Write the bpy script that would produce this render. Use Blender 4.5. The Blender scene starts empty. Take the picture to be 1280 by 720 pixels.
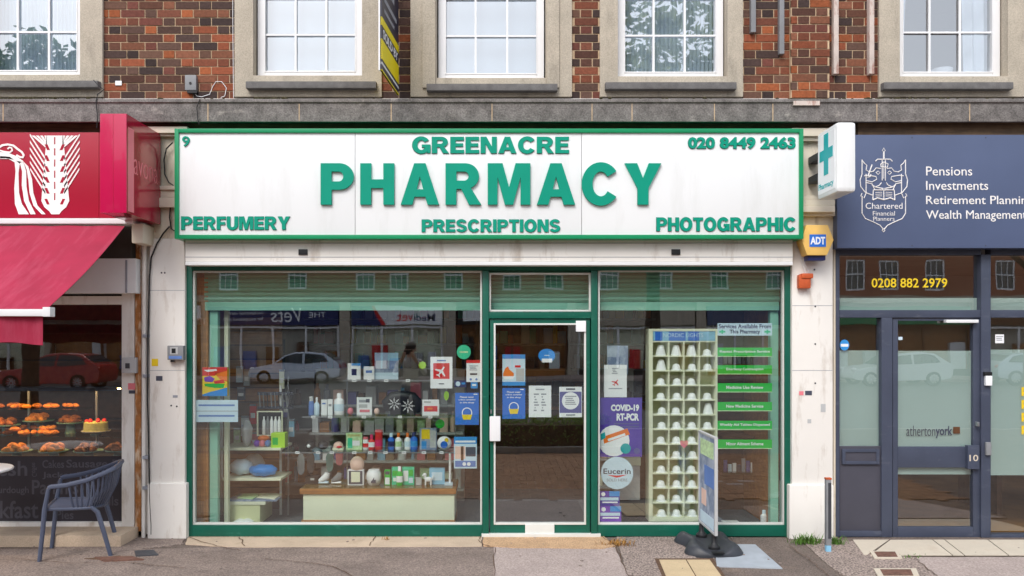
import bpy, bmesh, math, random
from mathutils import Vector, Matrix
R = math.radians
rnd = random.Random(7)
scene = bpy.context.scene
COL = scene.collection

# ---------------------------------------------------------------- camera, sky, sun, exposure
D, F, CX, CY, H = 7.5, 1020.0, 620.0, 425.0, 1.816
cam_d = bpy.data.cameras.new('camera')
cam_d.sensor_width = 36.0
cam_d.lens = F / 1280.0 * 36.0
cam_d.shift_x = (640 - CX) / 1280.0
cam_d.shift_y = (CY - 360) / 1280.0
cam_d.clip_start = 0.05
cam_d.clip_end = 2000
cam = bpy.data.objects.new('camera', cam_d)
COL.objects.link(cam)
cam.location = (0, -D, H)
cam.rotation_euler = (R(90), 0, 0)
scene.camera = cam

SUN = Vector((-0.4, -1.0, 1.15)).normalized()
world = bpy.data.worlds.new('World')
scene.world = world
world.use_nodes = True
wn, wl = world.node_tree.nodes, world.node_tree.links
wn.clear()
sky = wn.new('ShaderNodeTexSky')
sky.sky_type = 'NISHITA'
sky.sun_disc = False
sky.sun_elevation = math.asin(SUN.z)
sky.sun_rotation = math.atan2(SUN.x, SUN.y)
sky.air_density = 1.0
sky.dust_density = 3.0
sky.ozone_density = 1.0
hs = wn.new('ShaderNodeHueSaturation')
hs.inputs['Saturation'].default_value = 0.6
bg = wn.new('ShaderNodeBackground')
bg.inputs['Strength'].default_value = 0.15
wo = wn.new('ShaderNodeOutputWorld')
wl.new(sky.outputs[0], hs.inputs['Color'])
deck = wn.new('ShaderNodeMix'); deck.data_type = 'RGBA'      # a thin even cloud deck over the clear sky
deck.inputs[0].default_value = 0.5
deck.inputs[7].default_value = (6.6, 7.0, 7.6, 1)
wl.new(hs.outputs[0], deck.inputs[6])
wl.new(deck.outputs[2], bg.inputs['Color'])
wl.new(bg.outputs[0], wo.inputs['Surface'])
sun_d = bpy.data.lights.new('sun', 'SUN')
sun_d.energy = 1.25
sun_d.angle = R(24)
sun_d.color = (1.0, 0.96, 0.9)
sun = bpy.data.objects.new('sun', sun_d)
COL.objects.link(sun)
sun.location = (-5, -20, 25)
sun.rotation_euler = (-SUN).to_track_quat('-Z', 'Y').to_euler()
scene.view_settings.view_transform = 'Standard'
scene.view_settings.look = 'None'
scene.view_settings.gamma = 1.0
scene.view_settings.exposure = 0.72
cy = scene.cycles
cy.max_bounces = 10
cy.diffuse_bounces = 4
cy.glossy_bounces = 4
cy.transparent_max_bounces = 24
cy.caustics_reflective = False
cy.caustics_refractive = False
cy.use_denoising = True

# ---------------------------------------------------------------- helpers
def X(px, Y=0.0): return (px - CX) / F * (D + Y)
def Z(py, Y=0.0): return H - (py - CY) / F * (D + Y)
def S(Y=0.0): return (D + Y) / F
def G(px, py, z=0.0):
    d = F * (H - z) / (py - CY)
    return ((px - CX) / F * d, d - D)
def C(r, g, b, k=1.0):
    f = lambda c: ((c / 255.0) / 12.92 if c <= 10 else (((c / 255.0) + 0.055) / 1.055) ** 2.4)
    return (f(r) * k, f(g) * k, f(b) * k, 1.0)

MATS = {}
def mat(name, col, rough=0.6, metal=0.0, var=0.12, scale=6.0, bump=0.0, bscale=80.0, spec=0.4, stain=None, stain_amt=0.5,
        stain_scale=(3, 3, 3), stain_lo=0.55, stain_hi=0.72, speck=0.0, speck_scale=150.0, attr=None, emit=0.0, coat=0.0, translucent=0.0):
    m = bpy.data.materials.new(name)
    m.use_nodes = True
    n, l = m.node_tree.nodes, m.node_tree.links
    b = n['Principled BSDF']
    b.inputs['Roughness'].default_value = rough
    b.inputs['Metallic'].default_value = metal
    b.inputs['Specular IOR Level'].default_value = spec
    if coat: b.inputs['Coat Weight'].default_value = coat
    tc = n.new('ShaderNodeTexCoord')
    nz = n.new('ShaderNodeTexNoise')
    nz.inputs['Scale'].default_value = scale
    nz.inputs['Detail'].default_value = 6
    l.new(tc.outputs['Object'], nz.inputs['Vector'])
    rmp = n.new('ShaderNodeMapRange')
    rmp.inputs['From Min'].default_value = 0.3
    rmp.inputs['From Max'].default_value = 0.7
    rmp.inputs['To Min'].default_value = 1 - var
    rmp.inputs['To Max'].default_value = 1 + var
    l.new(nz.outputs['Fac'], rmp.inputs['Value'])
    mul = n.new('ShaderNodeMix'); mul.data_type = 'RGBA'; mul.blend_type = 'MULTIPLY'
    mul.inputs[0].default_value = 1
    if attr:
        a = n.new('ShaderNodeAttribute'); a.attribute_name = attr
        l.new(a.outputs['Color'], mul.inputs[6])
    else:
        mul.inputs[6].default_value = col
    l.new(rmp.outputs[0], mul.inputs[7])
    out = mul.outputs[2]
    if speck:
        n2 = n.new('ShaderNodeTexNoise'); n2.inputs['Scale'].default_value = speck_scale; n2.inputs['Detail'].default_value = 3
        l.new(tc.outputs['Object'], n2.inputs['Vector'])
        r2 = n.new('ShaderNodeMapRange')
        r2.inputs['From Min'].default_value = 0.32; r2.inputs['From Max'].default_value = 0.68
        r2.inputs['To Min'].default_value = 1 - speck; r2.inputs['To Max'].default_value = 1 + speck
        l.new(n2.outputs['Fac'], r2.inputs['Value'])
        m2 = n.new('ShaderNodeMix'); m2.data_type = 'RGBA'; m2.blend_type = 'MULTIPLY'; m2.inputs[0].default_value = 1
        l.new(out, m2.inputs[6]); l.new(r2.outputs[0], m2.inputs[7])
        out = m2.outputs[2]
    if stain:
        mp = n.new('ShaderNodeMapping'); mp.inputs['Scale'].default_value = stain_scale
        l.new(tc.outputs['Object'], mp.inputs['Vector'])
        n3 = n.new('ShaderNodeTexNoise'); n3.inputs['Scale'].default_value = 1.0; n3.inputs['Detail'].default_value = 8; n3.inputs['Roughness'].default_value = 0.65
        l.new(mp.outputs[0], n3.inputs['Vector'])
        r3 = n.new('ShaderNodeMapRange')
        r3.inputs['From Min'].default_value = stain_lo; r3.inputs['From Max'].default_value = stain_hi
        r3.inputs['To Min'].default_value = 0; r3.inputs['To Max'].default_value = stain_amt
        l.new(n3.outputs['Fac'], r3.inputs['Value'])
        m3 = n.new('ShaderNodeMix'); m3.data_type = 'RGBA'
        l.new(r3.outputs[0], m3.inputs[0]); l.new(out, m3.inputs[6]); m3.inputs[7].default_value = stain
        out = m3.outputs[2]
    l.new(out, b.inputs['Base Color'])
    if emit:
        l.new(out, b.inputs['Emission Color']); b.inputs['Emission Strength'].default_value = emit
    if bump:
        nb = n.new('ShaderNodeTexNoise'); nb.inputs['Scale'].default_value = bscale; nb.inputs['Detail'].default_value = 5
        l.new(tc.outputs['Object'], nb.inputs['Vector'])
        bp = n.new('ShaderNodeBump'); bp.inputs['Strength'].default_value = bump; bp.inputs['Distance'].default_value = 0.01
        l.new(nb.outputs['Fac'], bp.inputs['Height']); l.new(bp.outputs[0], b.inputs['Normal'])
    if translucent:
        o = n['Material Output']; tb = n.new('ShaderNodeBsdfTranslucent'); ms = n.new('ShaderNodeMixShader'); ms.inputs[0].default_value = translucent
        l.new(out, tb.inputs['Color']); l.new(b.outputs[0], ms.inputs[1]); l.new(tb.outputs[0], ms.inputs[2]); l.new(ms.outputs[0], o.inputs['Surface'])
    MATS[name] = m
    return m

def glass(name, ior, tint=(1, 1, 1, 1), wavy=0.0):
    m = bpy.data.materials.new(name); m.use_nodes = True
    n, l = m.node_tree.nodes, m.node_tree.links
    n.clear()
    o = n.new('ShaderNodeOutputMaterial'); mx = n.new('ShaderNodeMixShader'); fr = n.new('ShaderNodeFresnel')
    tr = n.new('ShaderNodeBsdfTransparent'); gl = n.new('ShaderNodeBsdfGlossy')
    fr.inputs['IOR'].default_value = ior
    tr.inputs['Color'].default_value = tint
    gl.inputs['Roughness'].default_value = 0.0
    ge = n.new('ShaderNodeNewGeometry'); iv = n.new('ShaderNodeMath'); iv.operation = 'SUBTRACT'; iv.inputs[0].default_value = 1.0
    mu = n.new('ShaderNodeMath'); mu.operation = 'MULTIPLY'
    l.new(ge.outputs['Backfacing'], iv.inputs[1]); l.new(iv.outputs[0], mu.inputs[0]); l.new(fr.outputs[0], mu.inputs[1])   # one reflection per pane
    l.new(mu.outputs[0], mx.inputs[0]); l.new(tr.outputs[0], mx.inputs[1]); l.new(gl.outputs[0], mx.inputs[2])
    if wavy:
        tc = n.new('ShaderNodeTexCoord'); nb = n.new('ShaderNodeTexNoise'); nb.inputs['Scale'].default_value = 1.6
        l.new(tc.outputs['Object'], nb.inputs['Vector'])
        bp = n.new('ShaderNodeBump'); bp.inputs['Strength'].default_value = wavy; bp.inputs['Distance'].default_value = 0.02
        l.new(nb.outputs['Fac'], bp.inputs['Height']); l.new(bp.outputs[0], gl.inputs['Normal'])
    l.new(mx.outputs[0], o.inputs['Surface'])
    MATS[name] = m
    return m

def film(name, col, clear):
    m = bpy.data.materials.new(name); m.use_nodes = True
    n, l = m.node_tree.nodes, m.node_tree.links
    n.clear()
    o = n.new('ShaderNodeOutputMaterial'); mx = n.new('ShaderNodeMixShader')
    df = n.new('ShaderNodeBsdfDiffuse'); tr = n.new('ShaderNodeBsdfTransparent')
    df.inputs['Color'].default_value = col
    mx.inputs[0].default_value = clear
    l.new(df.outputs[0], mx.inputs[1]); l.new(tr.outputs[0], mx.inputs[2]); l.new(mx.outputs[0], o.inputs['Surface'])
    MATS[name] = m
    return m

def tag(o, label=None, cat=None, group=None, kind=None):
    if label: o['label'] = label
    if cat: o['category'] = cat
    if group: o['group'] = group
    if kind: o['kind'] = kind
    return o

def thing(name, label, cat, loc=(0, 0, 0), group=None, rz=0.0):
    o = bpy.data.objects.new(name, None)
    o.empty_display_size = 0.1
    COL.objects.link(o)
    o.location = loc
    o.rotation_euler = (0, 0, rz)
    return tag(o, label, cat, group)

def root_of(o):
    while o.parent: o = o.parent
    return o

class MB:
    def __init__(s): s.v = []; s.f = []; s.m = []; s.col = []
    def add(s, vs, fs, mi=0):
        k = len(s.v); s.v += [tuple(v) for v in vs]
        for f in fs: s.f.append(tuple(i + k for i in f)); s.m.append(mi)
        return s
    def box(s, x0, x1, y0, y1, z0, z1, mi=0):
        x0, x1 = min(x0, x1), max(x0, x1); y0, y1 = min(y0, y1), max(y0, y1); z0, z1 = min(z0, z1), max(z0, z1)
        return s.add([(x0, y0, z0), (x1, y0, z0), (x1, y1, z0), (x0, y1, z0), (x0, y0, z1), (x1, y0, z1), (x1, y1, z1), (x0, y1, z1)],
                     [(0, 3, 2, 1), (4, 5, 6, 7), (0, 1, 5, 4), (1, 2, 6, 5), (2, 3, 7, 6), (3, 0, 4, 7)], mi)
    def pb(s, a, b, t, u, Y, th, mi=0):
        return s.box(X(a, Y), X(b, Y), Y, Y + th, Z(u, Y), Z(t, Y), mi)
    def rect_frame(s, a, b, t, u, w, Y, th, mi=0):
        s.pb(a, a + w, t, u, Y, th, mi); s.pb(b - w, b, t, u, Y, th, mi)
        s.pb(a + w, b - w, t, t + w, Y, th, mi); s.pb(a + w, b - w, u - w, u, Y, th, mi)
        return s
    def prism(s, poly, y0, y1, mi=0):
        n = len(poly)
        vs = [(x, y0, z) for x, z in poly] + [(x, y1, z) for x, z in poly]
        fs = [tuple(range(n)), tuple(reversed(range(n, 2 * n)))] + [(i, (i + 1) % n, n + (i + 1) % n, n + i) for i in range(n)]
        return s.add(vs, fs, mi)
    def slab(s, poly, z0, z1, mi=0):
        n = len(poly)
        vs = [(x, y, z0) for x, y in poly] + [(x, y, z1) for x, y in poly]
        fs = [tuple(reversed(range(n))), tuple(range(n, 2 * n))] + [(i, (i + 1) % n, n + (i + 1) % n, n + i) for i in range(n)]
        return s.add(vs, fs, mi)
    def sidep(s, poly, x0, x1, mi=0):
        n = len(poly)
        vs = [(x0, y, z) for y, z in poly] + [(x1, y, z) for y, z in poly]
        fs = [tuple(range(n)), tuple(reversed(range(n, 2 * n)))] + [(i, (i + 1) % n, n + (i + 1) % n, n + i) for i in range(n)]
        return s.add(vs, fs, mi)
    def disc(s, cx, cz, r, y0, y1, mi=0, n=24, rz=None):
        rz = r if rz is None else rz
        return s.prism([(cx + r * math.cos(2 * math.pi * i / n), cz + rz * math.sin(2 * math.pi * i / n)) for i in range(n)], y0, y1, mi)
    def tube(s, pts, r, n=8, closed=False, mi=0, flat=1.0):
        pts = [Vector(p) for p in pts]
        N = len(pts)
        rs = r if isinstance(r, (list, tuple)) else [r] * N
        up = Vector((0.02, 0.03, 1)); vs = []; prev = None
        for i, p in enumerate(pts):
            if closed: t = pts[(i + 1) % N] - pts[i - 1]
            else: t = pts[min(i + 1, N - 1)] - pts[max(i - 1, 0)]
            if t.length < 1e-9: t = Vector((0, 0, 1))
            t.normalize()
            if prev is None:
                a = t.cross(up)
                if a.length < 0.1: a = t.cross(Vector((0, 1, 0.02)))
            else:
                a = prev - t * prev.dot(t)
                if a.length < 1e-6: a = t.orthogonal()
            a.normalize(); prev = a
            b = t.cross(a)
            for k in range(n):
                th = 2 * math.pi * k / n
                vs.append(p + (a * math.cos(th) + b * math.sin(th) * flat) * rs[i])
        fs = []
        for i in range(N if closed else N - 1):
            j = (i + 1) % N
            for k in range(n):
                q = (k + 1) % n
                fs.append((i * n + k, i * n + q, j * n + q, j * n + k))
        if not closed:
            fs.append(tuple(reversed(range(n)))); fs.append(tuple(range((N - 1) * n, N * n)))
        return s.add(vs, fs, mi)
    def lathe(s, prof, c, n=16, mi=0, sy=1.0):
        vs = []
        for r, z in prof:
            for k in range(n):
                th = 2 * math.pi * k / n
                vs.append((c[0] + r * math.cos(th), c[1] + r * sy * math.sin(th), c[2] + z))
        fs = []
        for i in range(len(prof) - 1):
            mm = mi[i] if isinstance(mi, (list, tuple)) else mi
            for k in range(n):
                q = (k + 1) % n
                s.add([], [])
                fs.append(((i * n + k, i * n + q, (i + 1) * n + q, (i + 1) * n + k), mm))
        k0 = len(s.v)
        s.v += vs
        for f, mm in fs: s.f.append(tuple(i + k0 for i in f)); s.m.append(mm)
        s.f.append(tuple(k0 + i for i in reversed(range(n)))); s.m.append(mi[0] if isinstance(mi, (list, tuple)) else mi)
        e = k0 + (len(prof) - 1) * n
        s.f.append(tuple(e + i for i in range(n))); s.m.append(mi[-1] if isinstance(mi, (list, tuple)) else mi)
        return s
    def ball(s, c, r, n=14, m=9, mi=0):
        r = r if isinstance(r, (list, tuple)) else (r, r, r)
        prof = [(math.sin(math.pi * (i + 0.02) / (m + 0.04)), -math.cos(math.pi * (i + 0.02) / (m + 0.04))) for i in range(m + 1)]
        vs0 = len(s.v)
        s.lathe(prof, (0, 0, 0), n, mi)
        for i in range(vs0, len(s.v)):
            x, y, z = s.v[i]; s.v[i] = (c[0] + x * r[0], c[1] + y * r[1], c[2] + z * r[2])
        return s
    def build(s, name, mats, parent=None, bevel=0.0, smooth=False, seg=2):
        mats = mats if isinstance(mats, (list, tuple)) else [mats]
        mats = [MATS[m] if isinstance(m, str) else m for m in mats]
        if parent is not None:
            o0 = Vector(root_of(parent).location)
        else:
            xs = [v[0] for v in s.v]; ys = [v[1] for v in s.v]; zs = [v[2] for v in s.v]
            o0 = Vector(((min(xs) + max(xs)) / 2, (min(ys) + max(ys)) / 2, min(zs)))
        me = bpy.data.meshes.new(name)
        me.from_pydata([(v[0] - o0.x, v[1] - o0.y, v[2] - o0.z) for v in s.v], [], s.f)
        for m in mats: me.materials.append(m)
        me.polygons.foreach_set('material_index', s.m)
        bm = bmesh.new(); bm.from_mesh(me)
        bmesh.ops.recalc_face_normals(bm, faces=bm.faces)
        if bevel > 0:
            es = [e for e in bm.edges if len(e.link_faces) == 2 and e.calc_face_angle(0) > R(35)]
            bmesh.ops.bevel(bm, geom=es, offset=bevel, segments=seg, profile=0.7, affect='EDGES', clamp_overlap=True)
        bm.to_mesh(me); bm.free()
        if smooth or bevel > 0:
            me.polygons.foreach_set('use_smooth', [True] * len(me.polygons))
            try: me.set_sharp_from_angle(angle=R(38))
            except Exception: pass
        o = bpy.data.objects.new(name, me)
        COL.objects.link(o)
        if parent is not None: o.parent = parent
        else: o.location = o0
        return o

def text_mesh(s, off=0.0, ext=0.0, res=3, bevel=0.0, shear=0.0, space=1.0):
    c = bpy.data.curves.new('lettering', 'FONT')
    c.body = s; c.size = 1.0; c.extrude = ext; c.offset = off; c.resolution_u = res; c.shear = shear; c.space_character = space
    c.bevel_depth = bevel
    o = bpy.data.objects.new('lettering', c)
    me = bpy.data.meshes.new_from_object(o)
    bpy.data.objects.remove(o); bpy.data.curves.remove(c)
    return me

def text(parent, s, material, x0, x1, z0, z1, Y, ext=0.001, off=0.0, name='lettering', bevel=0.0, shear=0.0, space=1.0, frame=None, outline=None):
    """lettering on a plane facing the street: metres, back of the letters at Y; frame = (origin, right, up, normal) for other planes"""
    me = outline_mesh(s, outline, off) if outline is not None else text_mesh(s, off, 0.5, 3, bevel, shear, space)
    vs = me.vertices
    ax = [v.co.x for v in vs]; ay = [v.co.y for v in vs]; az = [v.co.z for v in vs]
    a0, a1, b0, b1 = min(ax), max(ax), min(ay), max(ay)
    sx = (x1 - x0) / (a1 - a0); sz = (z1 - z0) / (b1 - b0)
    zr = max(az) - min(az); zm = min(az)
    o0 = Vector(root_of(parent).location) if parent is not None else Vector((0, 0, 0))
    for v in vs:
        u = x0 + (v.co.x - a0) * sx; w = z0 + (v.co.y - b0) * sz; t = (v.co.z - zm) / zr * ext
        if frame is None: p = Vector((u, Y - t, w))
        else: p = frame[0] + frame[1] * u + frame[2] * w + frame[3] * (t + Y)
        v.co = p - o0
    me.materials.append(MATS[material] if isinstance(material, str) else material)
    o = bpy.data.objects.new(name, me)
    COL.objects.link(o)
    o.parent = parent
    return o

def ptext(parent, s, material, a, b, t, u, Y, **k):
    return text(parent, s, material, X(a, Y), X(b, Y), Z(u, Y), Z(t, Y), Y, **k)

def copy_tree(o, parent=None):
    c = o.copy(); COL.objects.link(c)
    if parent is not None: c.parent = parent
    for ch in list(o.children): copy_tree(ch, c)
    return c

# ---------------------------------------------------------------- heavy sans-serif sign lettering, drawn as outlines
def _arc(cx, cz, rx, rz, a0, a1, n=18):
    return [(cx + rx * math.cos(R(a0 + (a1 - a0) * i / n)), cz + rz * math.sin(R(a0 + (a1 - a0) * i / n))) for i in range(n + 1)]
def _thick(cl, t, tz):
    l, r = [], []
    for i, p in enumerate(cl):
        a = cl[max(i - 1, 0)]; b = cl[min(i + 1, len(cl) - 1)]
        dx, dz = b[0] - a[0], b[1] - a[1]; L = math.hypot(dx, dz) or 1
        nx, nz = -dz / L * t / 2, dx / L * tz / 2
        l.append((p[0] + nx, p[1] + nz)); r.append((p[0] - nx, p[1] - nz))
    return l + r[::-1]
GLY = {
    'H': (.78, [[(0, 0), (0, 1), (.25, 1), (.25, .61), (.53, .61), (.53, 1), (.78, 1), (.78, 0), (.53, 0), (.53, .4), (.25, .4), (.25, 0)]]),
    'A': (.88, [[(0, 0), (.31, 1), (.57, 1), (.88, 0), (.615, 0), (.565, .19), (.315, .19), (.265, 0)], [(.365, .37), (.44, .68), (.515, .37)]]),
    'M': (.98, [[(0, 0), (0, 1), (.34, 1), (.49, .42), (.64, 1), (.98, 1), (.98, 0), (.755, 0), (.755, .66), (.585, 0), (.395, 0), (.225, .66), (.225, 0)]]),
    'P': (.76, [[(0, 0), (0, 1)] + _arc(.43, .68, .33, .32, 90, -90) + [(.25, .36), (.25, 0)], [(.25, .8)] + _arc(.42, .68, .1, .12, 90, -90) + [(.25, .56)]]),
    'R': (.82, [[(0, 0), (0, 1)] + _arc(.45, .69, .32, .31, 90, -66) + [(.82, 0), (.54, 0), (.36, .38), (.25, .38), (.25, 0)], [(.25, .8)] + _arc(.43, .69, .1, .11, 90, -90) + [(.25, .58)]]),
    'C': (.84, [_arc(.44, .5, .44, .525, 36, 324, 30) + _arc(.44, .5, .19, .3, 324, 36, 30)]),
    'G': (.88, [_arc(.44, .5, .44, .525, 36, 318, 30) + [(.7, 0.02), (.88, .02), (.88, .54), (.47, .54), (.47, .36), (.63, .36)] + _arc(.44, .5, .19, .3, 320, 36, 30)]),
    'O': (.88, [_arc(.44, .5, .44, .525, 0, 350, 35), _arc(.44, .5, .185, .3, 0, 350, 35)]),
    'U': (.78, [[(0, 1)] + _arc(.39, .35, .39, .375, 180, 360) + [(.78, 1), (.53, 1)] + _arc(.39, .35, .14, .165, 360, 180) + [(.25, 1)]]),
    'E': (.66, [[(0, 0), (0, 1), (.65, 1), (.65, .79), (.25, .79), (.25, .61), (.61, .61), (.61, .41), (.25, .41), (.25, .21), (.66, .21), (.66, 0)]]),
    'F': (.62, [[(0, 0), (0, 1), (.62, 1), (.62, .79), (.25, .79), (.25, .59), (.57, .59), (.57, .38), (.25, .38), (.25, 0)]]),
    'T': (.7, [[(.225, 0), (.225, .79), (0, .79), (0, 1), (.7, 1), (.7, .79), (.475, .79), (.475, 0)]]),
    'N': (.78, [[(0, 0), (0, 1), (.28, 1), (.54, .42), (.54, 1), (.78, 1), (.78, 0), (.5, 0), (.24, .58), (.24, 0)]]),
    'I': (.25, [[(0, 0), (0, 1), (.25, 1), (.25, 0)]]),
    'Y': (.84, [[(0, 1), (.285, 1), (.42, .64), (.555, 1), (.84, 1), (.545, .4), (.545, 0), (.295, 0), (.295, .4)]]),
    'S': (.76, [_thick(_arc(.38, .72, .245, .2, 15, 270, 22) + _arc(.38, .285, .265, .2, 85, -165, 22), .23, .2)]),
    ' ': (.3, [])}
def outline_mesh(s, gap=0.09, grow=0.0):
    c = bpy.data.curves.new('lettering', 'CURVE'); c.dimensions = '2D'; c.fill_mode = 'BOTH'; c.extrude = 0.5; c.offset = grow
    x = 0.0
    for ch in s:
        w, loops = GLY[ch]
        for lp in loops:
            sp = c.splines.new('POLY'); sp.points.add(len(lp) - 1)
            for p, (u, v) in zip(sp.points, lp): p.co = (x + u, v, 0, 1)
            sp.use_cyclic_u = True
        x += w + gap
    o = bpy.data.objects.new('lettering', c)
    me = bpy.data.meshes.new_from_object(o)
    bpy.data.objects.remove(o); bpy.data.curves.remove(c)
    return me

ORD = ['first', 'second', 'third', 'fourth', 'fifth', 'sixth', 'seventh', 'eighth', 'ninth', 'tenth', 'eleventh', 'twelfth']

# ---------------------------------------------------------------- materials
mat('brick', (1, 1, 1, 1), 0.85, var=0.22, scale=45, bump=0.35, bscale=120, spec=0.2, attr='tone')
mat('mortar', C(205, 180, 150, .9), 0.95, var=0.2, scale=20, spec=0.1)
mat('stone', C(196, 186, 170, .85), 0.9, var=0.08, scale=5, speck=0.16, speck_scale=110, bump=0.15, bscale=150, spec=0.2, stain=C(110, 105, 98), stain_amt=0.45, stain_scale=(6, 6, 1.2))
mat('stone_dark', C(128, 124, 122, .9), 0.95, var=0.28, scale=9, speck=0.3, speck_scale=90, bump=0.3, bscale=90, spec=0.15, stain=C(196, 190, 182), stain_amt=0.5, stain_scale=(7, 7, 16), stain_lo=0.6, stain_hi=0.72)
mat('moss', C(70, 66, 40, .8), 0.95, var=0.4, scale=60, bump=0.6, bscale=120, spec=0.1)
mat('upvc', C(246, 247, 250, .92), 0.35, var=0.02)
mat('sill_paint', C(112, 110, 110, .9), 0.85, var=0.2, scale=14, speck=0.2, bump=0.1)
mat('white_paint', C(238, 235, 230, .93), 0.6, var=0.03, scale=2.5, stain=C(150, 128, 102), stain_amt=0.7, stain_scale=(6, 6, 1.6), stain_lo=0.54, stain_hi=0.76, bump=0.05, bscale=40)
mat('cream_paint', C(226, 216, 198, .92), 0.6, var=0.05, scale=3, stain=C(120, 92, 62), stain_amt=0.6, stain_scale=(9, 9, 3), stain_lo=0.58, stain_hi=0.74, bump=0.05)
mat('rust', C(176, 118, 68, .9), 0.8, var=0.3, scale=16, stain=C(225, 205, 180), stain_amt=0.8, stain_scale=(20, 20, 5), stain_lo=0.5, stain_hi=0.62)
mat('sign_white', C(243, 246, 248, .9), 0.25, var=0.02, scale=1.2, spec=0.4, stain=C(205, 208, 204, .9), stain_amt=0.3, stain_scale=(5, 5, 0.9), stain_lo=0.52, stain_hi=0.75)
mat('sign_green', C(22, 148, 98, .9), 0.3, var=0.06, scale=3)
mat('letter_green', C(0, 154, 128, .9), 0.5, var=0.05, scale=3, spec=0.2)
mat('letter_edge', C(50, 112, 100, .9), 0.5, var=0.05)
mat('shop_green', C(18, 100, 82, .8), 0.35, var=0.1, scale=5, stain=C(70, 140, 122), stain_amt=0.4, stain_scale=(4, 4, 14), stain_lo=0.6, stain_hi=0.7)
mat('bead', C(222, 224, 220, .9), 0.4, var=0.04)
mat('shutter_green', C(110, 178, 152, .95), 0.4, var=0.05, scale=3, spec=0.5)
mat('shutter_bar', C(150, 212, 192, .98), 0.4, var=0.04)
mat('bakery_red', C(172, 20, 52, .9), 0.3, var=0.05, scale=2)
mat('box_red', C(200, 12, 78, .9), 0.25, var=0.05, scale=2, coat=0.3)
mat('box_side', C(176, 32, 62, .9), 0.12, var=0.1, scale=3, spec=0.7, coat=0.5)
mat('awning_red', C(182, 44, 78, .7), 0.85, var=0.1, scale=4, bump=0.15, bscale=9, stain=C(205, 96, 122, .8), stain_amt=0.45, stain_scale=(9, 1.6, 1.6), stain_lo=0.5, stain_hi=0.75)
mat('logo_white', C(245, 242, 240, .95), 0.5, var=0.02)
mat('alu_white', C(236, 238, 240, .92), 0.35, var=0.03)
mat('office_blue', C(86, 99, 132, .88), 0.45, var=0.07, scale=1.6)
mat('office_frame', C(72, 79, 98, .85), 0.42, var=0.12, scale=4, stain=C(120, 124, 136), stain_amt=0.35, stain_scale=(5, 5, 14), stain_lo=0.58, stain_hi=0.74)
mat('office_panel', C(76, 76, 88, .85), 0.5, var=0.06)
mat('yellow', C(240, 208, 40, .95), 0.45, var=0.03)
mat('black', C(30, 31, 34, .9), 0.45, var=0.1)
mat('black_rubber', C(52, 55, 62, .9), 0.5, var=0.12, scale=12, spec=0.5)
mat('dark_grey', C(66, 68, 74, .9), 0.55, var=0.1)
mat('grey', C(140, 142, 146, .9), 0.5, var=0.08)
mat('light_grey', C(192, 194, 196, .9), 0.5, var=0.06)
mat('steel', C(180, 184, 190, .9), 0.3, 0.8, var=0.08)
mat('chair_blue', C(82, 90, 112, .85), 0.45, var=0.05, spec=0.45)
mat('white', C(244, 246, 250, .95), 0.45, var=0.02)
mat('cream', C(238, 240, 214, .95), 0.5, var=0.03, scale=3)
mat('cabinet', C(222, 226, 178, .95), 0.5, var=0.03)
mat('wood', C(180, 122, 66, .9), 0.5, var=0.2, scale=14, stain=C(120, 74, 36), stain_amt=0.5, stain_scale=(2, 40, 40), stain_lo=0.45, stain_hi=0.6)
mat('wood_dark', C(112, 74, 46, .8), 0.6, var=0.25, scale=10)
mat('beam_wood', C(120, 96, 72, .75), 0.8, var=0.3, scale=8, stain=C(70, 55, 44), stain_amt=0.7, stain_scale=(3, 10, 40), stain_lo=0.45, stain_hi=0.6)
mat('room_brown', C(150, 128, 106, .85), 0.85, var=0.25, scale=3)
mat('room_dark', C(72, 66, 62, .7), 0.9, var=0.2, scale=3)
mat('room_pale', C(190, 186, 176, .9), 0.8, var=0.1, scale=2)
mat('carpet', C(98, 102, 110, .8), 0.95, var=0.15, scale=40)
mat('matting', C(46, 48, 56, .8), 0.95, var=0.2, scale=60, bump=0.3)
mat('floor_wood', C(150, 108, 66, .8), 0.5, var=0.2, scale=5)
mat('blue', C(40, 112, 214, .95), 0.4, var=0.03)
mat('mid_blue', C(60, 150, 224, .95), 0.4, var=0.05)
mat('sky_blue', C(140, 196, 228, .95), 0.45, var=0.1, scale=20)
mat('pale_blue', C(205, 228, 244, .97), 0.45, var=0.05)
mat('navy', C(40, 48, 104, .9), 0.4, var=0.05)
mat('purple', C(84, 62, 168, .95), 0.4, var=0.08, scale=4)
mat('violet', C(120, 60, 190, .95), 0.4, var=0.15, scale=12)
mat('red', C(222, 50, 52, .95), 0.4, var=0.05)
mat('orange', C(240, 122, 40, .95), 0.5, var=0.1)
mat('peach', C(240, 204, 190, .95), 0.55, var=0.05)
mat('pink', C(232, 128, 140, .95), 0.5, var=0.08)
mat('magenta', C(220, 50, 110, .95), 0.4, var=0.05)
mat('lime', C(176, 226, 50, .95), 0.5, var=0.08)
mat('green_label', C(22, 186, 62, .97), 0.4, var=0.03)
mat('leaf_box', C(196, 226, 176, .95), 0.5, var=0.25, scale=40)
mat('mint', C(70, 206, 160, .95), 0.4, var=0.03)
mat('teal', C(0, 170, 176, .95), 0.4, var=0.04)
mat('bright_blue', C(20, 140, 226, .95), 0.4, var=0.05, scale=10)
mat('print_grey', C(150, 154, 164), 0.6)
mat('print_dark', C(70, 74, 90), 0.6)
mat('print_blue', C(96, 130, 196), 0.6)
mat('mauve', C(96, 94, 156, .95), 0.5, var=0.04)
mat('adt_yellow', C(240, 196, 110, .95), 0.4, var=0.06, scale=8)
mat('adt_side', C(206, 150, 60, .9), 0.4, var=0.06)
mat('bell_orange', C(200, 92, 50, .9), 0.5, var=0.15, scale=20)
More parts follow.
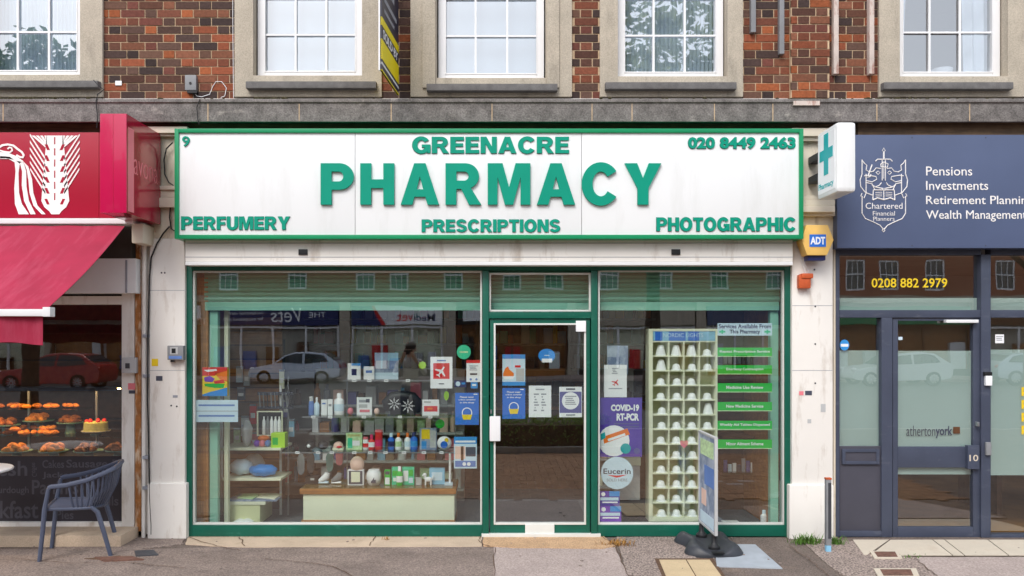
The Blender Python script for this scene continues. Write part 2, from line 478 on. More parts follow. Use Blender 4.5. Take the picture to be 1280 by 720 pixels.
mat('asphalt', C(150, 135, 127, .76), 0.92, var=0.16, scale=2.6, speck=0.4, speck_scale=85, bump=0.35, bscale=220, spec=0.25, stain=C(92, 82, 80), stain_amt=0.5, stain_scale=(3, 5, 3))
mat('asphalt_dark', C(126, 113, 106, .74), 0.92, var=0.2, scale=3, speck=0.45, speck_scale=80, bump=0.4, bscale=180, spec=0.25, stain=C(150, 128, 112), stain_amt=0.4, stain_scale=(5, 5, 5))
mat('aggregate', C(168, 152, 144, .72), 0.9, var=0.1, scale=4, speck=0.75, speck_scale=62, bump=0.5, bscale=100, spec=0.25)
mat('concrete_pink', C(192, 176, 170, .72), 0.9, var=0.1, scale=3, speck=0.28, speck_scale=80, bump=0.15, bscale=160, spec=0.25, stain=C(150, 134, 130), stain_amt=0.5, stain_scale=(4, 4, 4))
mat('concrete_cream', C(220, 198, 174, .74), 0.9, var=0.1, scale=4, speck=0.14, speck_scale=160, bump=0.2, spec=0.25, stain=C(160, 140, 120), stain_amt=0.6, stain_scale=(6, 10, 6))
mat('doorstep', C(212, 176, 140, .74), 0.9, var=0.12, scale=8, speck=0.35, speck_scale=110, bump=0.3, bscale=110, spec=0.25)
mat('tactile', C(222, 198, 160, .72), 0.9, var=0.08, scale=6, speck=0.1, bump=0.15)
mat('tile', C(226, 214, 196, .78), 0.6, var=0.05, scale=5, speck=0.06, stain=C(180, 160, 140), stain_amt=0.4, stain_scale=(6, 6, 6))
mat('pad_grey', C(186, 194, 204, .74), 0.7, var=0.08, scale=8, stain=C(140, 146, 152), stain_amt=0.5, stain_scale=(6, 6, 6))
mat('soil', C(110, 84, 66, .7), 0.95, var=0.3, scale=30)
mat('lamp_warm', C(255, 196, 120), 0.5, emit=26.0)
mat('rust_dark', C(122, 88, 76, .75), 0.9, var=0.3, scale=30)
mat('block_paving', C(158, 122, 96, .75), 0.9, var=0.25, scale=9, speck=0.25, speck_scale=60)
mat('leaf_hedge', C(124, 160, 78, .8), 0.7, var=0.35, scale=5, translucent=0.35)
mat('gum', C(158, 144, 136, .74), 0.9, var=0.25, scale=30)
mat('joint', C(96, 84, 74, .7), 0.95, var=0.2)
mat('road_asphalt', C(104, 104, 106, .7), 0.95, var=0.12, scale=2, speck=0.2)
mat('kerb_stone', C(170, 168, 164, .8), 0.9, var=0.1)
mat('terrain_soil', C(120, 124, 96, .6), 0.95, var=0.2)
mat('grass', C(96, 140, 52, .7), 0.8, var=0.3, scale=30)
mat('dry_grass', C(176, 130, 66, .8), 0.9, var=0.3, scale=30)
mat('leaf', C(150, 160, 84, .8), 0.7, var=0.35, scale=3, translucent=0.5)
mat('leaf_dark', C(96, 130, 60, .7), 0.7, var=0.35, scale=3, translucent=0.45)
mat('bark', C(92, 80, 68, .7), 0.95, var=0.3, scale=20, bump=0.4)
mat('roof_tile', C(120, 84, 70, .8), 0.9, var=0.2, scale=12)
mat('slate', C(98, 100, 106, .8), 0.8, var=0.15, scale=12)
mat('far_brick', C(164, 104, 80, .9), 0.9, var=0.25, scale=20)
mat('car_silver', C(206, 216, 232, .9), 0.25, 0.35, var=0.02, coat=0.6)
mat('car_red', C(190, 28, 36, .9), 0.25, var=0.02, coat=0.6)
mat('car_white', C(228, 232, 236, .95), 0.25, var=0.02, coat=0.6)
mat('car_glass', C(40, 48, 56, .8), 0.08, var=0.05, spec=0.8)
mat('tyre', C(34, 34, 36, .8), 0.8, var=0.1)
mat('rim', C(190, 194, 200, .9), 0.3, 0.6)
mat('tail_red', C(190, 24, 30, .9), 0.25)
mat('skin', C(214, 170, 146, .9), 0.55, var=0.05)
mat('jumper', C(204, 204, 198, .9), 0.85, var=0.15, scale=20)
mat('denim', C(62, 74, 104, .8), 0.85, var=0.12, scale=20)
mat('hair', C(120, 112, 104, .7), 0.7, var=0.2, scale=40)
mat('pastry', C(226, 140, 60, .9), 0.6, var=0.35, scale=30, bump=0.3)
mat('pastry_dark', C(150, 84, 40, .9), 0.6, var=0.35, scale=30, bump=0.3)
mat('cake', C(196, 196, 130, .9), 0.6, var=0.2, scale=30)
mat('teal_ceramic', C(120, 160, 160, .85), 0.3, var=0.05)
mat('faint_print', C(90, 88, 98, .75), 0.6)
mat('dark_panel', C(56, 52, 60, .75), 0.4, var=0.08)
mat('curtain', C(226, 232, 240, .95), 0.9, var=0.05)
mat('blind', C(206, 220, 232, .97), 0.8, var=0.03)
mat('board_navy', C(52, 54, 74, .8), 0.4, var=0.05)
mat('board_yellow', C(248, 228, 20, .97), 0.4, var=0.03)
mat('poster_mix', C(172, 184, 206, .9), 0.4, var=0.2, scale=7, stain=C(90, 110, 150), stain_amt=0.7, stain_scale=(9, 9, 6), stain_lo=0.45, stain_hi=0.55)
mat('batten', C(214, 200, 192, .9), 0.8, var=0.1, scale=10, stain=C(150, 86, 66), stain_amt=0.7, stain_scale=(20, 20, 6), stain_lo=0.5, stain_hi=0.64)
glass('shop_glass', 3.0, (0.97, 1.0, 0.985, 1), wavy=0.03)
glass('bakery_glass', 2.3, (0.97, 1.0, 0.985, 1), wavy=0.03)
glass('upper_glass', 4.6, (0.95, 0.98, 1, 1), wavy=0.03)
glass('clear_acrylic', 1.35, (0.96, 0.97, 0.97, 1))
glass('shelf_glass', 1.5, (0.88, 0.97, 0.93, 1))
film('frosting', C(196, 214, 212, .9), 0.18)
film('blind_film', C(206, 220, 230, .95), 0.1)
# ---------------------------------------------------------------- ground (structure)
def sheet(name, poly, z, m, th=0.05):
    o = MB().slab(poly, z - th, z).build(name, m)
    return tag(o, kind='structure')
def gsheet(name, pts, z, m): return sheet(name, [G(*p) for p in pts], z, m, 0.03)
sheet('ground', [(-400, -400), (400, -400), (400, 60), (-400, 60)], -0.2, 'terrain_soil')
sheet('pavement', [(-30, -9), (30, -9), (30, 0.3), (-30, 0.3)], 0.0, 'asphalt_dark', 0.19)
sheet('kerb', [(-30, -9.15), (30, -9.15), (30, -9.0), (-30, -9.0)], 0.004, 'kerb_stone', 0.19)
sheet('road', [(-60, -30), (60, -30), (60, -9.15), (-60, -9.15)], -0.12, 'road_asphalt', 0.05)
sheet('opposite_pavement', [(-60, -34), (60, -34), (60, -30), (-60, -30)], 0.0, 'concrete_pink', 0.19)
def rough(pts, amp=1.2, n=10):
    """break straight edges so poured patches do not look cut with a ruler"""
    out = []
    for i, a in enumerate(pts):
        b = pts[(i + 1) % len(pts)]
        for k in range(n):
            t = k / n
            j = amp if 0 < k else 0
            out.append((a[0] + (b[0] - a[0]) * t + rnd.uniform(-j, j), a[1] + (b[1] - a[1]) * t + rnd.uniform(-j, j) * 0.35))
    return out
gsheet('asphalt_patch', rough([(-500, 687), (180, 687), (300, 684), (604, 684), (617, 686), (618, 735), (619, 830), (-500, 830)], 0.8), 0.004, 'asphalt')
gsheet('concrete_strip', rough([(236, 669), (602, 669), (602, 684), (300, 685), (232, 681)], 0.8), 0.008, 'concrete_cream')
gsheet('concrete_patch', rough([(60, 669), (234, 669), (228, 681), (150, 690), (70, 688)], 1.5), 0.0075, 'asphalt')
gsheet('doorstep', rough([(604, 668), (750, 668), (770, 684), (752, 687), (640, 686), (604, 683)], 0.9), 0.012, 'doorstep')
gsheet('concrete_slab', rough([(617, 684), (768, 684), (784, 718), (838, 830), (617, 830)], 0.5), 0.006, 'concrete_pink')
gsheet('aggregate_slab', rough([(770, 669), (842, 669), (872, 700), (820, 700), (834, 722), (784, 720)], 0.5), 0.0065, 'aggregate')
for a, b, c, d in ((824, 857, 874, 836), (858.5, 887, 908, 875.5)):
    gsheet('tactile_slab', [(a, 701), (b, 701), (c, 730), (d, 730)], 0.010, 'tactile')
gsheet('slab_joint', [(818, 699), (891, 699), (914, 732), (832, 732)], 0.0075, 'soil')
gsheet('painted_pad', [(893, 681), (944, 681.5), (978, 711.5), (896, 709)], 0.008, 'pad_grey')
gsheet('gravel_patch', rough([(1000, 676), (1068, 677), (1085, 693), (1142, 697), (1176, 726), (1060, 724), (1034, 706)], 1.0), 0.007, 'aggregate')
gsheet('slab_bed', [(1062, 676), (1330, 676), (1340, 696.5), (1082, 696.5)], 0.006, 'joint')
for pts in ([(1066, 676), (1111, 676), (1084, 695), (1080, 695)], [(1113, 676.3), (1165, 676), (1190, 695.5), (1088, 695.5)], [(1166.5, 676), (1180, 676), (1205, 695.5), (1191.5, 695.5)],
            [(1181.5, 676), (1234, 676), (1260, 695.5), (1206.5, 695.5)], [(1235.5, 676), (1330, 676), (1360, 695.5), (1261.5, 695.5)]):
    gsheet('entrance_tile', pts, 0.011, 'tile')
gsheet('concrete_slab', rough([(1142, 697.5), (1400, 697.5), (1500, 830), (1240, 830), (1172, 722)], 0.6), 0.0085, 'concrete_pink')
gsheet('crack', [(134, 697), (150, 695.6), (153, 697.4), (128, 700.5), (105, 699.5)], 0.0085, 'soil')
q = random.Random(3)
bp = MB(); bl, bw = 0.2, 0.1
for i in range(-52, 53):
    for j in range(42):
        x, y = i * 0.1 , -5.4 + j * 0.1
        k = (i + j) % 4
        if y > -1.75: continue
        if k == 0: bp.box(x + .003, x + .197, y + .003, y + .097, -.05, .008 + q.uniform(0, .003))
        elif k == 2: bp.box(x + .003, x + .097, y + .003, y + .197, -.05, .008 + q.uniform(0, .003))
tag(bp.build('block_paving', 'block_paving'), kind='structure')
wm = MB(); q = random.Random(12)
for _ in range(70):
    x, y = q.uniform(-6, 6), q.uniform(-1.15, -0.05); r_ = q.uniform(0.004, 0.014)
    wm.slab([(x + r_ * q.uniform(.7, 1.2) * math.cos(a), y + r_ * q.uniform(.7, 1.2) * math.sin(a)) for a in [k * 0.785 for k in range(8)]], 0.004, 0.0135)
tag(wm.build('pavement_stain', 'gum'), kind='structure')
def crack(pts, w=0.005):
    P = [Vector(G(*p)) for p in pts]; out = []
    for a, b in zip(P, P[1:]):
        for k in range(6):
            f = k / 6; out.append(a.lerp(b, f) + Vector((q.uniform(-.012, .012), q.uniform(-.012, .012))))
    out.append(P[-1]); m = MB(); n = len(out)
    L = [(p.x - w * q.uniform(.3, 1), p.y - w * .5) for p in out]; Rr = [(p.x + w * q.uniform(.3, 1), p.y + w * .5) for p in out]
    m.add([(x, y, 0.0138) for x, y in L + Rr], [(i, i + 1, n + i + 1, n + i) for i in range(n - 1)])
    tag(m.build('pavement_crack', 'soil'), kind='structure')
for pts in ([(600, 671), (598, 678), (606, 683), (618, 686)], [(752, 672), (770, 684), (776, 700), (786, 722)], [(236, 673), (270, 684), (300, 690)], [(1142, 696), (1150, 705), (1172, 722)], [(985, 683), (1010, 700), (1036, 722)], [(618, 686), (618, 722)], [(20, 700), (90, 706), (150, 704), (230, 712)], [(330, 700), (410, 708), (440, 722)], [(300, 673), (306, 684)], [(470, 672), (462, 684)]): crack(pts)
def grate(px0, px1, py0, py1):
    t = thing('drain_cover', None, 'drain cover', (G((px0 + px1) / 2, (py0 + py1) / 2) + (0.012,)))
    a, b, c, d = G(px0, py1), G(px1, py1), G(px1 - 5, py0), G(px0 - 6, py0)
    MB().slab([a, b, c, d], 0.006, 0.017).build('rim', 'tile', t)
    cx = sum(p[0] for p in (a, b, c, d)) / 4; cyy = sum(p[1] for p in (a, b, c, d)) / 4
    sh = lambda p: (cx + (p[0] - cx) * 0.72, cyy + (p[1] - cyy) * 0.72)
    MB().slab([sh(a), sh(b), sh(c), sh(d)], 0.0172, 0.0195).build('cover', 'rust_dark', t)
    return t
g1 = grate(1093, 1128, 691, 700); g1['label'] = 'small square drain cover beside the beige tiles of the blue entrance'
g2 = grate(1098, 1150, 713, 724); g2['label'] = 'brown drain cover out in the gravel patch near the pavement edge'
p = MB().slab([G(118, 698), (G(165, 697)), G(180, 701), G(130, 703)], 0.0, 0.014).build('access_cover', 'rust_dark')
tag(p, 'flat rust brown metal plate set in asphalt by the chair', 'access cover')
p = MB().slab([G(168, 690), G(192, 689), G(198, 695), G(170, 696.5)], 0.0, 0.014).build('drain_grating', 'dark_grey')
tag(p, 'dark grey slotted grating in asphalt near white drainpipe', 'drain cover')
def tuft(px, py, n, w, h, m, label):
    mb = MB()
    x, y = G(px, py)
    for _ in range(n):
        a = rnd.uniform(0, 6.28); bx = x + rnd.gauss(0, w); by = y + rnd.gauss(0, w * 0.5)
        hh = h * rnd.uniform(0.4, 1.1); dx, dy = math.cos(a) * hh * 0.7, math.sin(a) * hh * 0.7; q = 0.003
        ca, sa = -math.sin(a) * q, math.cos(a) * q
        mb.add([(bx - ca, by - sa, 0.005), (bx + ca, by + sa, 0.005), (bx + dx * 0.5 + ca, by + dy * 0.5 + sa, hh * 0.7), (bx + dx * 0.5 - ca, by + dy * 0.5 - sa, hh * 0.7), (bx + dx, by + dy, hh)],
               [(0, 1, 2, 3), (3, 2, 4)])
    o = mb.build('grass', m); tag(o, label, 'grass', kind='stuff')
tuft(1008, 680, 170, 0.07, 0.09, 'grass', 'green grass tuft at the foot of the white pillar')
tuft(1044, 681, 80, 0.035, 0.08, 'grass', 'green grass by the grey post')
tuft(772, 682, 130, 0.08, 0.06, 'dry_grass', 'dry brown weeds at the corner of the doorstep')
tuft(1140, 697, 40, 0.06, 0.025, 'grass', 'moss in the slab joint')
tuft(482, 676, 12, 0.02, 0.04, 'dry_grass', 'dry weed by the green shopfront base')

# ---------------------------------------------------------------- terrace building above the shops
YB = 0.10
bld = thing('brick_terrace', 'brown brick terrace with stone framed white windows above the shops', 'building', (0, YB, 3.9))
TOPZ = 8.2
WIN = [  # surround a,b ; frame a,b ; bottom py ; glazing bar px ; bar py
    (-62, 128, -18, 105, 97, (22, 61), 40),
    (293, 477, 322, 453, 98, (369.5, 408), 43.5),
    (513, 715, 548, 680, 101, (594.5, 634), 45),
    (750, 929, 772, 904, 99, (817, 856), 44.5),
    (1099, 1310, 1120, 1250, 99, (1162, 1200), 40.5)]
YW = 0.17
PALK = 0.7
pal = [C(88, 70, 66), C(78, 64, 62), C(100, 76, 68), C(118, 80, 66), C(132, 82, 66), C(144, 86, 66), C(162, 92, 66), C(128, 78, 68), C(110, 84, 74), C(124, 92, 78), C(178, 102, 66), C(150, 98, 76), C(104, 72, 62)]
def bricks(name, x_lo, x_hi, z_lo, z_hi, Y, openings, depth=0.1, parent=bld, shift=0.0, ends=()):
    ch, jt = 0.0762, 0.0105
    vs, fs, cols = [], [], []
    r = random.Random(int(x_lo * 100) + 5)
    row = 0
    z = z_hi
    n = int((z_hi - z_lo) / ch) + 1
    for row in range(n):
        za = z_lo + row * ch; zb = za + ch - jt
        if za > z_hi: break
        free = [(x_lo, x_hi)]
        for (a, b, c, d) in openings:
            if zb > c and za < d:
                nf = []
                for (p, q) in free:
                    if b <= p or a >= q: nf.append((p, q)); continue
                    if a > p: nf.append((p, a))
                    if b < q: nf.append((b, q))
                free = nf
        x = x_lo - 0.4 + (0.169 if row % 2 else 0.0) + shift
        k = 0
        while x < x_hi:
            L = 0.216 if k % 2 == 0 else 0.101
            k += 1
            xa, xb = x, x + L
            x += L + jt
            tone = pal[r.randrange(len(pal))]
            kk = r.uniform(0.8, 1.15)
            for (p, q) in free:
                a, b = max(xa, p), min(xb, q)
                if b - a < 0.015: continue
                i = len(vs); yy = Y + r.uniform(-0.002, 0.002)
                vs += [(a, yy, za), (b, yy, za), (b, yy, zb), (a, yy, zb), (a, Y + 0.02, za), (b, Y + 0.02, za), (b, Y + 0.02, zb), (a, Y + 0.02, zb)]
                fs += [(i, i + 1, i + 2, i + 3), (i, i + 4, i + 5, i + 1), (i + 3, i + 2, i + 6, i + 7), (i, i + 3, i + 7, i + 4), (i + 1, i + 5, i + 6, i + 2)]
                cols += [tuple(c * kk * PALK for c in tone[:3]) + (1,)] * 8
    nb = len(fs)
    # mortar bed behind, cut round the openings
    xs = sorted({x_lo, x_hi} | {v for o in openings for v in o[:2] if x_lo < v < x_hi})
    for a, b in zip(xs, xs[1:]):
        zs = [z_lo, z_hi]
        blk = [(c, d) for (p, q, c, d) in openings if p <= a + 1e-6 and q >= b - 1e-6]
        segs = [(z_lo, z_hi)]
        for (c, d) in blk:
            ns = []
            for (p, q) in segs:
                if d <= p or c >= q: ns.append((p, q)); continue
                if c > p: ns.append((p, c))
                if d < q: ns.append((d, q))
            segs = ns
        for (c, d) in segs:
            i = len(vs)
            y0, y1 = Y + 0.006, Y + depth
            vs += [(a, y0, c), (b, y0, c), (b, y0, d), (a, y0, d), (a, y1, c), (b, y1, c), (b, y1, d), (a, y1, d)]
            fs += [(i, i + 1, i + 2, i + 3), (i, i + 3, i + 7, i + 4), (i + 1, i + 5, i + 6, i + 2), (i + 3, i + 2, i + 6, i + 7), (i, i + 4, i + 5, i + 1), (i + 4, i + 7, i + 6, i + 5)]
            cols += [(1, 1, 1, 1)] * 8
    o0 = Vector(parent.location)
    me = bpy.data.meshes.new(name)
    me.from_pydata([(v[0] - o0.x, v[1] - o0.y, v[2] - o0.z) for v in vs], [], fs)
    me.materials.append(MATS['brick']); me.materials.append(MATS['mortar'])
    me.polygons.foreach_set('material_index', [0] * nb + [1] * (len(fs) - nb))
    at = me.attributes.new('tone', 'FLOAT_COLOR', 'POINT')
    at.data.foreach_set('color', [c for q in cols for c in q])
    o = bpy.data.objects.new(name, me); COL.objects.link(o); o.parent = parent
    return o
ZL = Z(123.5, YB)
opens = [(X(w[0], YB), X(w[1], YB), 0, Z(-112, YB)) for w in WIN]
for extra in (-2.4, 1.75):     # a little more of the row beyond the frame
    pass
bricks('brick_wall', -8.5, 8.5, ZL, TOPZ, YB, opens)
bricks('brick_pier', X(989, 0.05), X(1037, 0.05), Z(122, 0.05), TOPZ, 0.05, [], 0.048, shift=0.07)
# stone band over the shops
lg = MB()
zb, zt = Z(152, -0.15), Z(124, -0.15)
lg.sidep([(-0.15, zb), (-0.15, zt - 0.035), (-0.165, zt - 0.03), (-0.165, zt), (0.02, zt + 0.022), (YB + 0.01, zt + 0.022), (YB + 0.01, zb + 0.03), (-0.10, zb + 0.02), (-0.12, zb)], -8.6, 8.6)
ledge = lg.build('stone_ledge', 'stone_dark', bld, bevel=0.006)
jl = MB()
for px in (4, 260, 374, 489, 615, 740, 790, 893, 966, 1096, 1212):
    jl.box(X(px, -0.15) - 0.004, X(px, -0.15) + 0.004, -0.1525, -0.14, zb + 0.004, zt - 0.04)
jl.build('ledge_joint', 'mortar', bld)
mm = MB()
for _ in range(420):
    px = rnd.choice([rnd.gauss(30, 30), rnd.gauss(35, 25), rnd.gauss(335, 10), rnd.uniform(-30, 1300), rnd.gauss(1130, 40)])
    s = rnd.uniform(0.004, 0.016)
    x = X(px, -0.1); y = rnd.uniform(-0.16, -0.02)
    mm.ball((x, y, zt + 0.004 + (y + 0.165) * 0.12), (s * 1.4, s, s * 0.8), 6, 4)
tag(mm.build('moss', 'moss', bld), kind='stuff')
# timber beam between the stone band and the fascias
MB().box(-8.5, X(1075, 0.0), 0.0, 0.09, Z(170, 0.0), zb + 0.02).build('timber_beam', 'beam_wood', bld)
MB().box(X(1072, -0.05), 8.5, -0.06, 0.09, Z(169, -0.06), zb + 0.018).build('timber_beam', 'beam_wood', bld)
MB().box(-8.5, 8.5, 0.09, 0.2, 2.6, ZL).build('lintel_wall', 'white_paint', bld)
# stone surrounds with sills and reveals, windows with panes
for i, (sa, sb, fa, fb, bot, bars, hb) in enumerate(WIN):
    YS = 0.07
    xa, xb, xfa, xfb = X(sa, YS), X(sb, YS), X(fa, YW), X(fb, YW)
    zb0, zt0 = ZL + 0.012, Z(-110, YS)
    zwb, zwt = Z(bot, YW), Z(-96, YW)
    s = MB()
    ch = 0.03
    s.box(xa, xfa - 0.012, YS, 0.26, zb0, zt0); s.box(xfb + 0.012, xb, YS, 0.26, zb0, zt0)
    s.box(xfa - 0.012, xfb + 0.012, YS, 0.26, zb0, zwb - 0.004); s.box(xfa - 0.012, xfb + 0.012, YS, 0.26, zwt + 0.004, zt0)
    if i == 2:   # raised inner step on this surround
        s.box(X(528, YS - 0.02), xfa - 0.02, YS - 0.02, YS + 0.01, zwb - 0.1, zt0 - 0.05); s.box(xfb + 0.02, X(699, YS - 0.02), YS - 0.02, YS + 0.01, zwb - 0.1, zt0 - 0.05)
    so = s.build('window_surround', 'stone', bld, bevel=0.004)
    lab = MB()
    zs0, zs1 = Z(bot + 12, 0.0), Z(bot + 3.5, 0.0)
    xs0, xs1 = X(fa - 15, 0.0), X(fb + 17, 0.0)
    lab.sidep([(0.0, zs0), (0.0, zs1), (0.15, zs1 + 0.012), (0.15, zs0)], xs0, xs1)
    lab.build('sill', 'sill_paint', so, bevel=0.006)
    w = MB()
    a, b, t, u = fa, fb, -96, bot
    w.rect_frame(a, b, t, u, 9.5, YW, 0.07)
    w.rect_frame(a + 8, b - 8, t + 8, u - 8, 1.6, YW - 0.006, 0.05)
    wo_ = w.build('window', 'upvc', bld, bevel=0.005)
    gb = MB()
    for px in bars: gb.pb(px - 1.25, px + 1.25, t + 9, u - 9, YW + 0.012, 0.02)
    for k in range(4):
        py = hb - 46.5 * k
        xsb = [a + 9.5] + list(bars) + [b - 9.5]
        for p, q in zip(xsb, xsb[1:]):
            gb.pb(p + (1.3 if p in bars else 0), q - (1.3 if q in bars else 0), py - 1.1, py + 1.1, YW + 0.013, 0.018)
    gb.build('glazing_bar', 'upvc', wo_)
    MB().pb(a + 9, b - 9, t + 9, u - 9, YW + 0.036, 0.006).build('pane', 'upper_glass', wo_)
    # what hangs behind the glass
    xl, xr = X(a, 0.3), X(b, 0.3)
    if i in (1, 2):
        bm_ = MB(); n = 34
        for k in range(n):
            x = xl + (xr - xl) * (k + 0.5) / n; wv = (xr - xl) / n
            bm_.add([(x - wv * .56, 0.30, zwb), (x + wv * .56, 0.30 + 0.018, zwb), (x + wv * .56, 0.30 + 0.018, zwt), (x - wv * .56, 0.30, zwt)], [(0, 1, 2, 3)])
        bm_.build('vertical_blinds', 'blind', wo_)
    if i in (0, 3):
        bm_ = MB(); n = 26
        lo = zwb + (0.06 if i == 3 else 0.0)
        for k in range(n):
            x = xl + (xr - xl) * (k + 0.5) / n; wv = (xr - xl) / n
            bm_.add([(x - wv * .55, 0.36, lo), (x, 0.342, lo), (x + wv * .55, 0.36, lo), (x + wv * .55, 0.36, zwt), (x, 0.342, zwt), (x - wv * .55, 0.36, zwt)], [(0, 1, 4, 5), (1, 2, 3, 4)])
        bm_.build('brightening_net', 'blind', wo_)  # pale net added behind these panes to make them read brighter
    if i == 4:
        for (p, q, q2) in ((1121, 1136, 1126), (1201, 1243, 1206)):
            bm_ = MB(); n = 18; va = []; vb = []
            for k in range(n + 1):
                f = k / n; dy = 0.025 * math.sin(f * 17 + p)
                va.append((X(p + (q2 - p) * f if q2 < q and p == 1121 else p + (q - p) * f, 0.33) , 0.33 + dy, zwb - .02)); vb.append((X(p + (q - p) * f, 0.33), 0.33 + dy, zwt))
            if p != 1121: va = [(X(q2 + (q - q2) * k / n, 0.33), v[1], v[2]) for k, v in enumerate(va)]
            bm_.add(va + vb, [(k, k + 1, n + 2 + k, n + 1 + k) for k in range(n)])
            bm_.build('curtain', 'curtain', wo_, smooth=True)
rm = MB()
rm.box(-8.5, 8.5, 3.2, 3.3, 3.7, 6.2); rm.box(-8.5, 8.5, 0.3, 3.2, 6.1, 6.2); rm.box(-8.5, 8.5, 0.21, 3.2, 3.62, 3.72)
for x in (-8.4, -3.6, -1.2, 0.95, 3.2, 8.4): rm.box(x - 0.05, x + 0.05, 0.28, 3.2, 3.72, 6.1)
rm.build('room_wall', 'room_pale', bld)
rf = MB(); rf.sidep([(-0.25, TOPZ), (3.4, TOPZ + 3.0), (7.2, TOPZ), (7.2, TOPZ - 0.12), (-0.25, TOPZ - 0.12)], -8.7, 8.7); rf.build('roof', 'slate', bld)
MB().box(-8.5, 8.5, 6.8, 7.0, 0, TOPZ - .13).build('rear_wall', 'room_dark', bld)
for x in (-8.5, 8.4): MB().box(x, x + 0.1, 0.21, 6.8, 0, TOPZ - .13).build('end_wall', 'far_brick', bld)

# ---------------------------------------------------------------- shop rooms
def room(x0, x1, y1, z1, wall, floor, z0=0.03, y0=0.12):
    o = MB().box(x0, x1, y0, y1, z0 - 0.05, z0).build('shop_floor', floor); tag(o, kind='structure')
    w = MB().box(x0, x1, y1, y1 + 0.08, z0, z1).box(x0 - 0.06, x0, y0, y1 + 0.08, z0 - 0.05, z1).box(x1, x1 + 0.06, y0, y1 + 0.08, z0 - 0.05, z1)
    tag(w.build('shop_wall', wall), kind='structure')
    tag(MB().box(x0, x1, y0, y1, z1, z1 + 0.06).build('shop_ceiling', 'room_pale'), kind='structure')
room(X(240, 0.1), X(981, 0.1), 4.6, 2.62, 'room_brown', 'carpet')
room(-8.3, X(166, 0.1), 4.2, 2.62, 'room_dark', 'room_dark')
room(X(1050, 0.1), 8.3, 4.4, 2.75, 'room_pale', 'floor_wood')

# ---------------------------------------------------------------- pillars
def pillar(label, a, b, c, d, cap):
    t = thing('pillar', label, 'pillar', (X((a + b) / 2, -0.04), -0.04, 0))
    MB().box(X(a, -0.04), X(b, -0.04), -0.04, 0.2, Z(c, -0.04), Z(298, -0.04)).build('shaft', 'white_paint', t, bevel=0.006)
    MB().box(X(a - 3, -0.07), X(b + 1.5, -0.07), -0.065, 0.2, 0.0, Z(c, -0.065) - 0.002).build('plinth', 'white_paint', t, bevel=0.012)
    k = MB()
    for (p, q, y) in cap: k.box(X(a - 4 if a < 400 else a, y), X(b + 3, y), y, 0.2, Z(q, y), Z(p, y))
    k.build('capital', 'cream_paint', t, bevel=0.006)
    j = MB()
    for py in ((363, 463) if a < 400 else (382, 463)): j.box(X(a, -0.042) + .003, X(b, -0.042) - .003, -0.0412, -0.035, Z(py, -0.04) - 0.002, Z(py, -0.04) + 0.002)
    j.build('joint', 'print_grey', t)
    h = MB()
    spots = ((202, 341), (206, 341), (214, 507), (221, 508)) if a < 400 else ((1019, 383), (1019, 430), (1019, 479), (1020, 619), (1019, 611), (1019, 657), (1018, 337))
    for (px, py) in spots: h.disc(X(px, -0.04), Z(py, -0.04), 0.008, -0.0425, -0.03, n=10)
    h.build('screw_hole', 'dark_grey', t)
    return t
pl1 = pillar('white painted pillar between the pharmacy and the red bakery', 187, 231, 604, 672, [(158, 166, -0.1), (166, 170, -0.07), (170, 232, -0.02), (232, 237, -0.08), (237, 247, -0.06), (247, 259, -0.09), (259, 298, -0.03)])
pl2 = pillar('white painted pillar between the pharmacy and the blue office', 990, 1041, 606, 678, [(160, 170, -0.1), (170, 176, -0.07), (176, 244, -0.02), (244, 250, -0.06), (250, 257, -0.10), (257, 265, -0.13), (265, 270, -0.08), (270, 298, -0.03)])
MB().pb(1042, 1047, 300, 676, 0.0, 0.1).build('edge_board', 'cream_paint', pl2)

# ---------------------------------------------------------------- pharmacy fascia sign
Ysg = -0.24
sg = thing('fascia_sign', 'long white shop sign with green frame reading PHARMACY', 'shop sign', (X(611, Ysg), Ysg, Z(300, Ysg)))
MB().rect_frame(218, 1004.5, 160.5, 298.5, 5.2, Ysg, 0.21).build('frame', 'sign_green', sg, bevel=0.006)
for (a, b) in ((222.5, 443.6), (444.2, 726.8), (727.4, 999.8)):
    MB().pb(a, b, 165, 294, Ysg + 0.018, 0.02).build('panel', 'sign_white', sg, bevel=0.001)
MB().pb(223, 999, 165.5, 293.5, Ysg + 0.05, 0.02).build('back_panel', 'light_grey', sg)
Yp = Ysg + 0.018
def raised(s, a, b, t, u, ext=0.011, gap=0.07, edge=True):
    num = s[0].isdigit()
    kw = dict(off=0.045 if edge else 0.012, space=1.04) if num else dict(outline=gap)
    if edge:   # dark painted edge of the cut-out letters
        ptext(sg, s, 'letter_edge', a - .45, b + .45, t - .45, u + .45, Yp, ext=ext * 0.55, name='lettering_edge', **(dict(off=0.055, space=1.04) if num else dict(outline=gap)))
    ptext(sg, s, 'letter_green', a, b, t, u, Yp, ext=ext, name='lettering', **kw)
raised('PHARMACY', 401.5, 826, 203.5, 257.5, 0.026, 0.15, False)
raised('GREENACRE', 515.5, 711, 171, 192.3)
raised('PERFUMERY', 227, 362.5, 271, 287.5, gap=0.07)
raised('PRESCRIPTIONS', 527.5, 700, 274.3, 290.3, gap=0.06)
raised('PHOTOGRAPHIC', 820.5, 993.5, 271.8, 289.3, gap=0.06)
raised('020 8449 2463', 860, 994, 171.5, 186.3)
raised('9', 228, 237.5, 170.5, 183.5, edge=False)

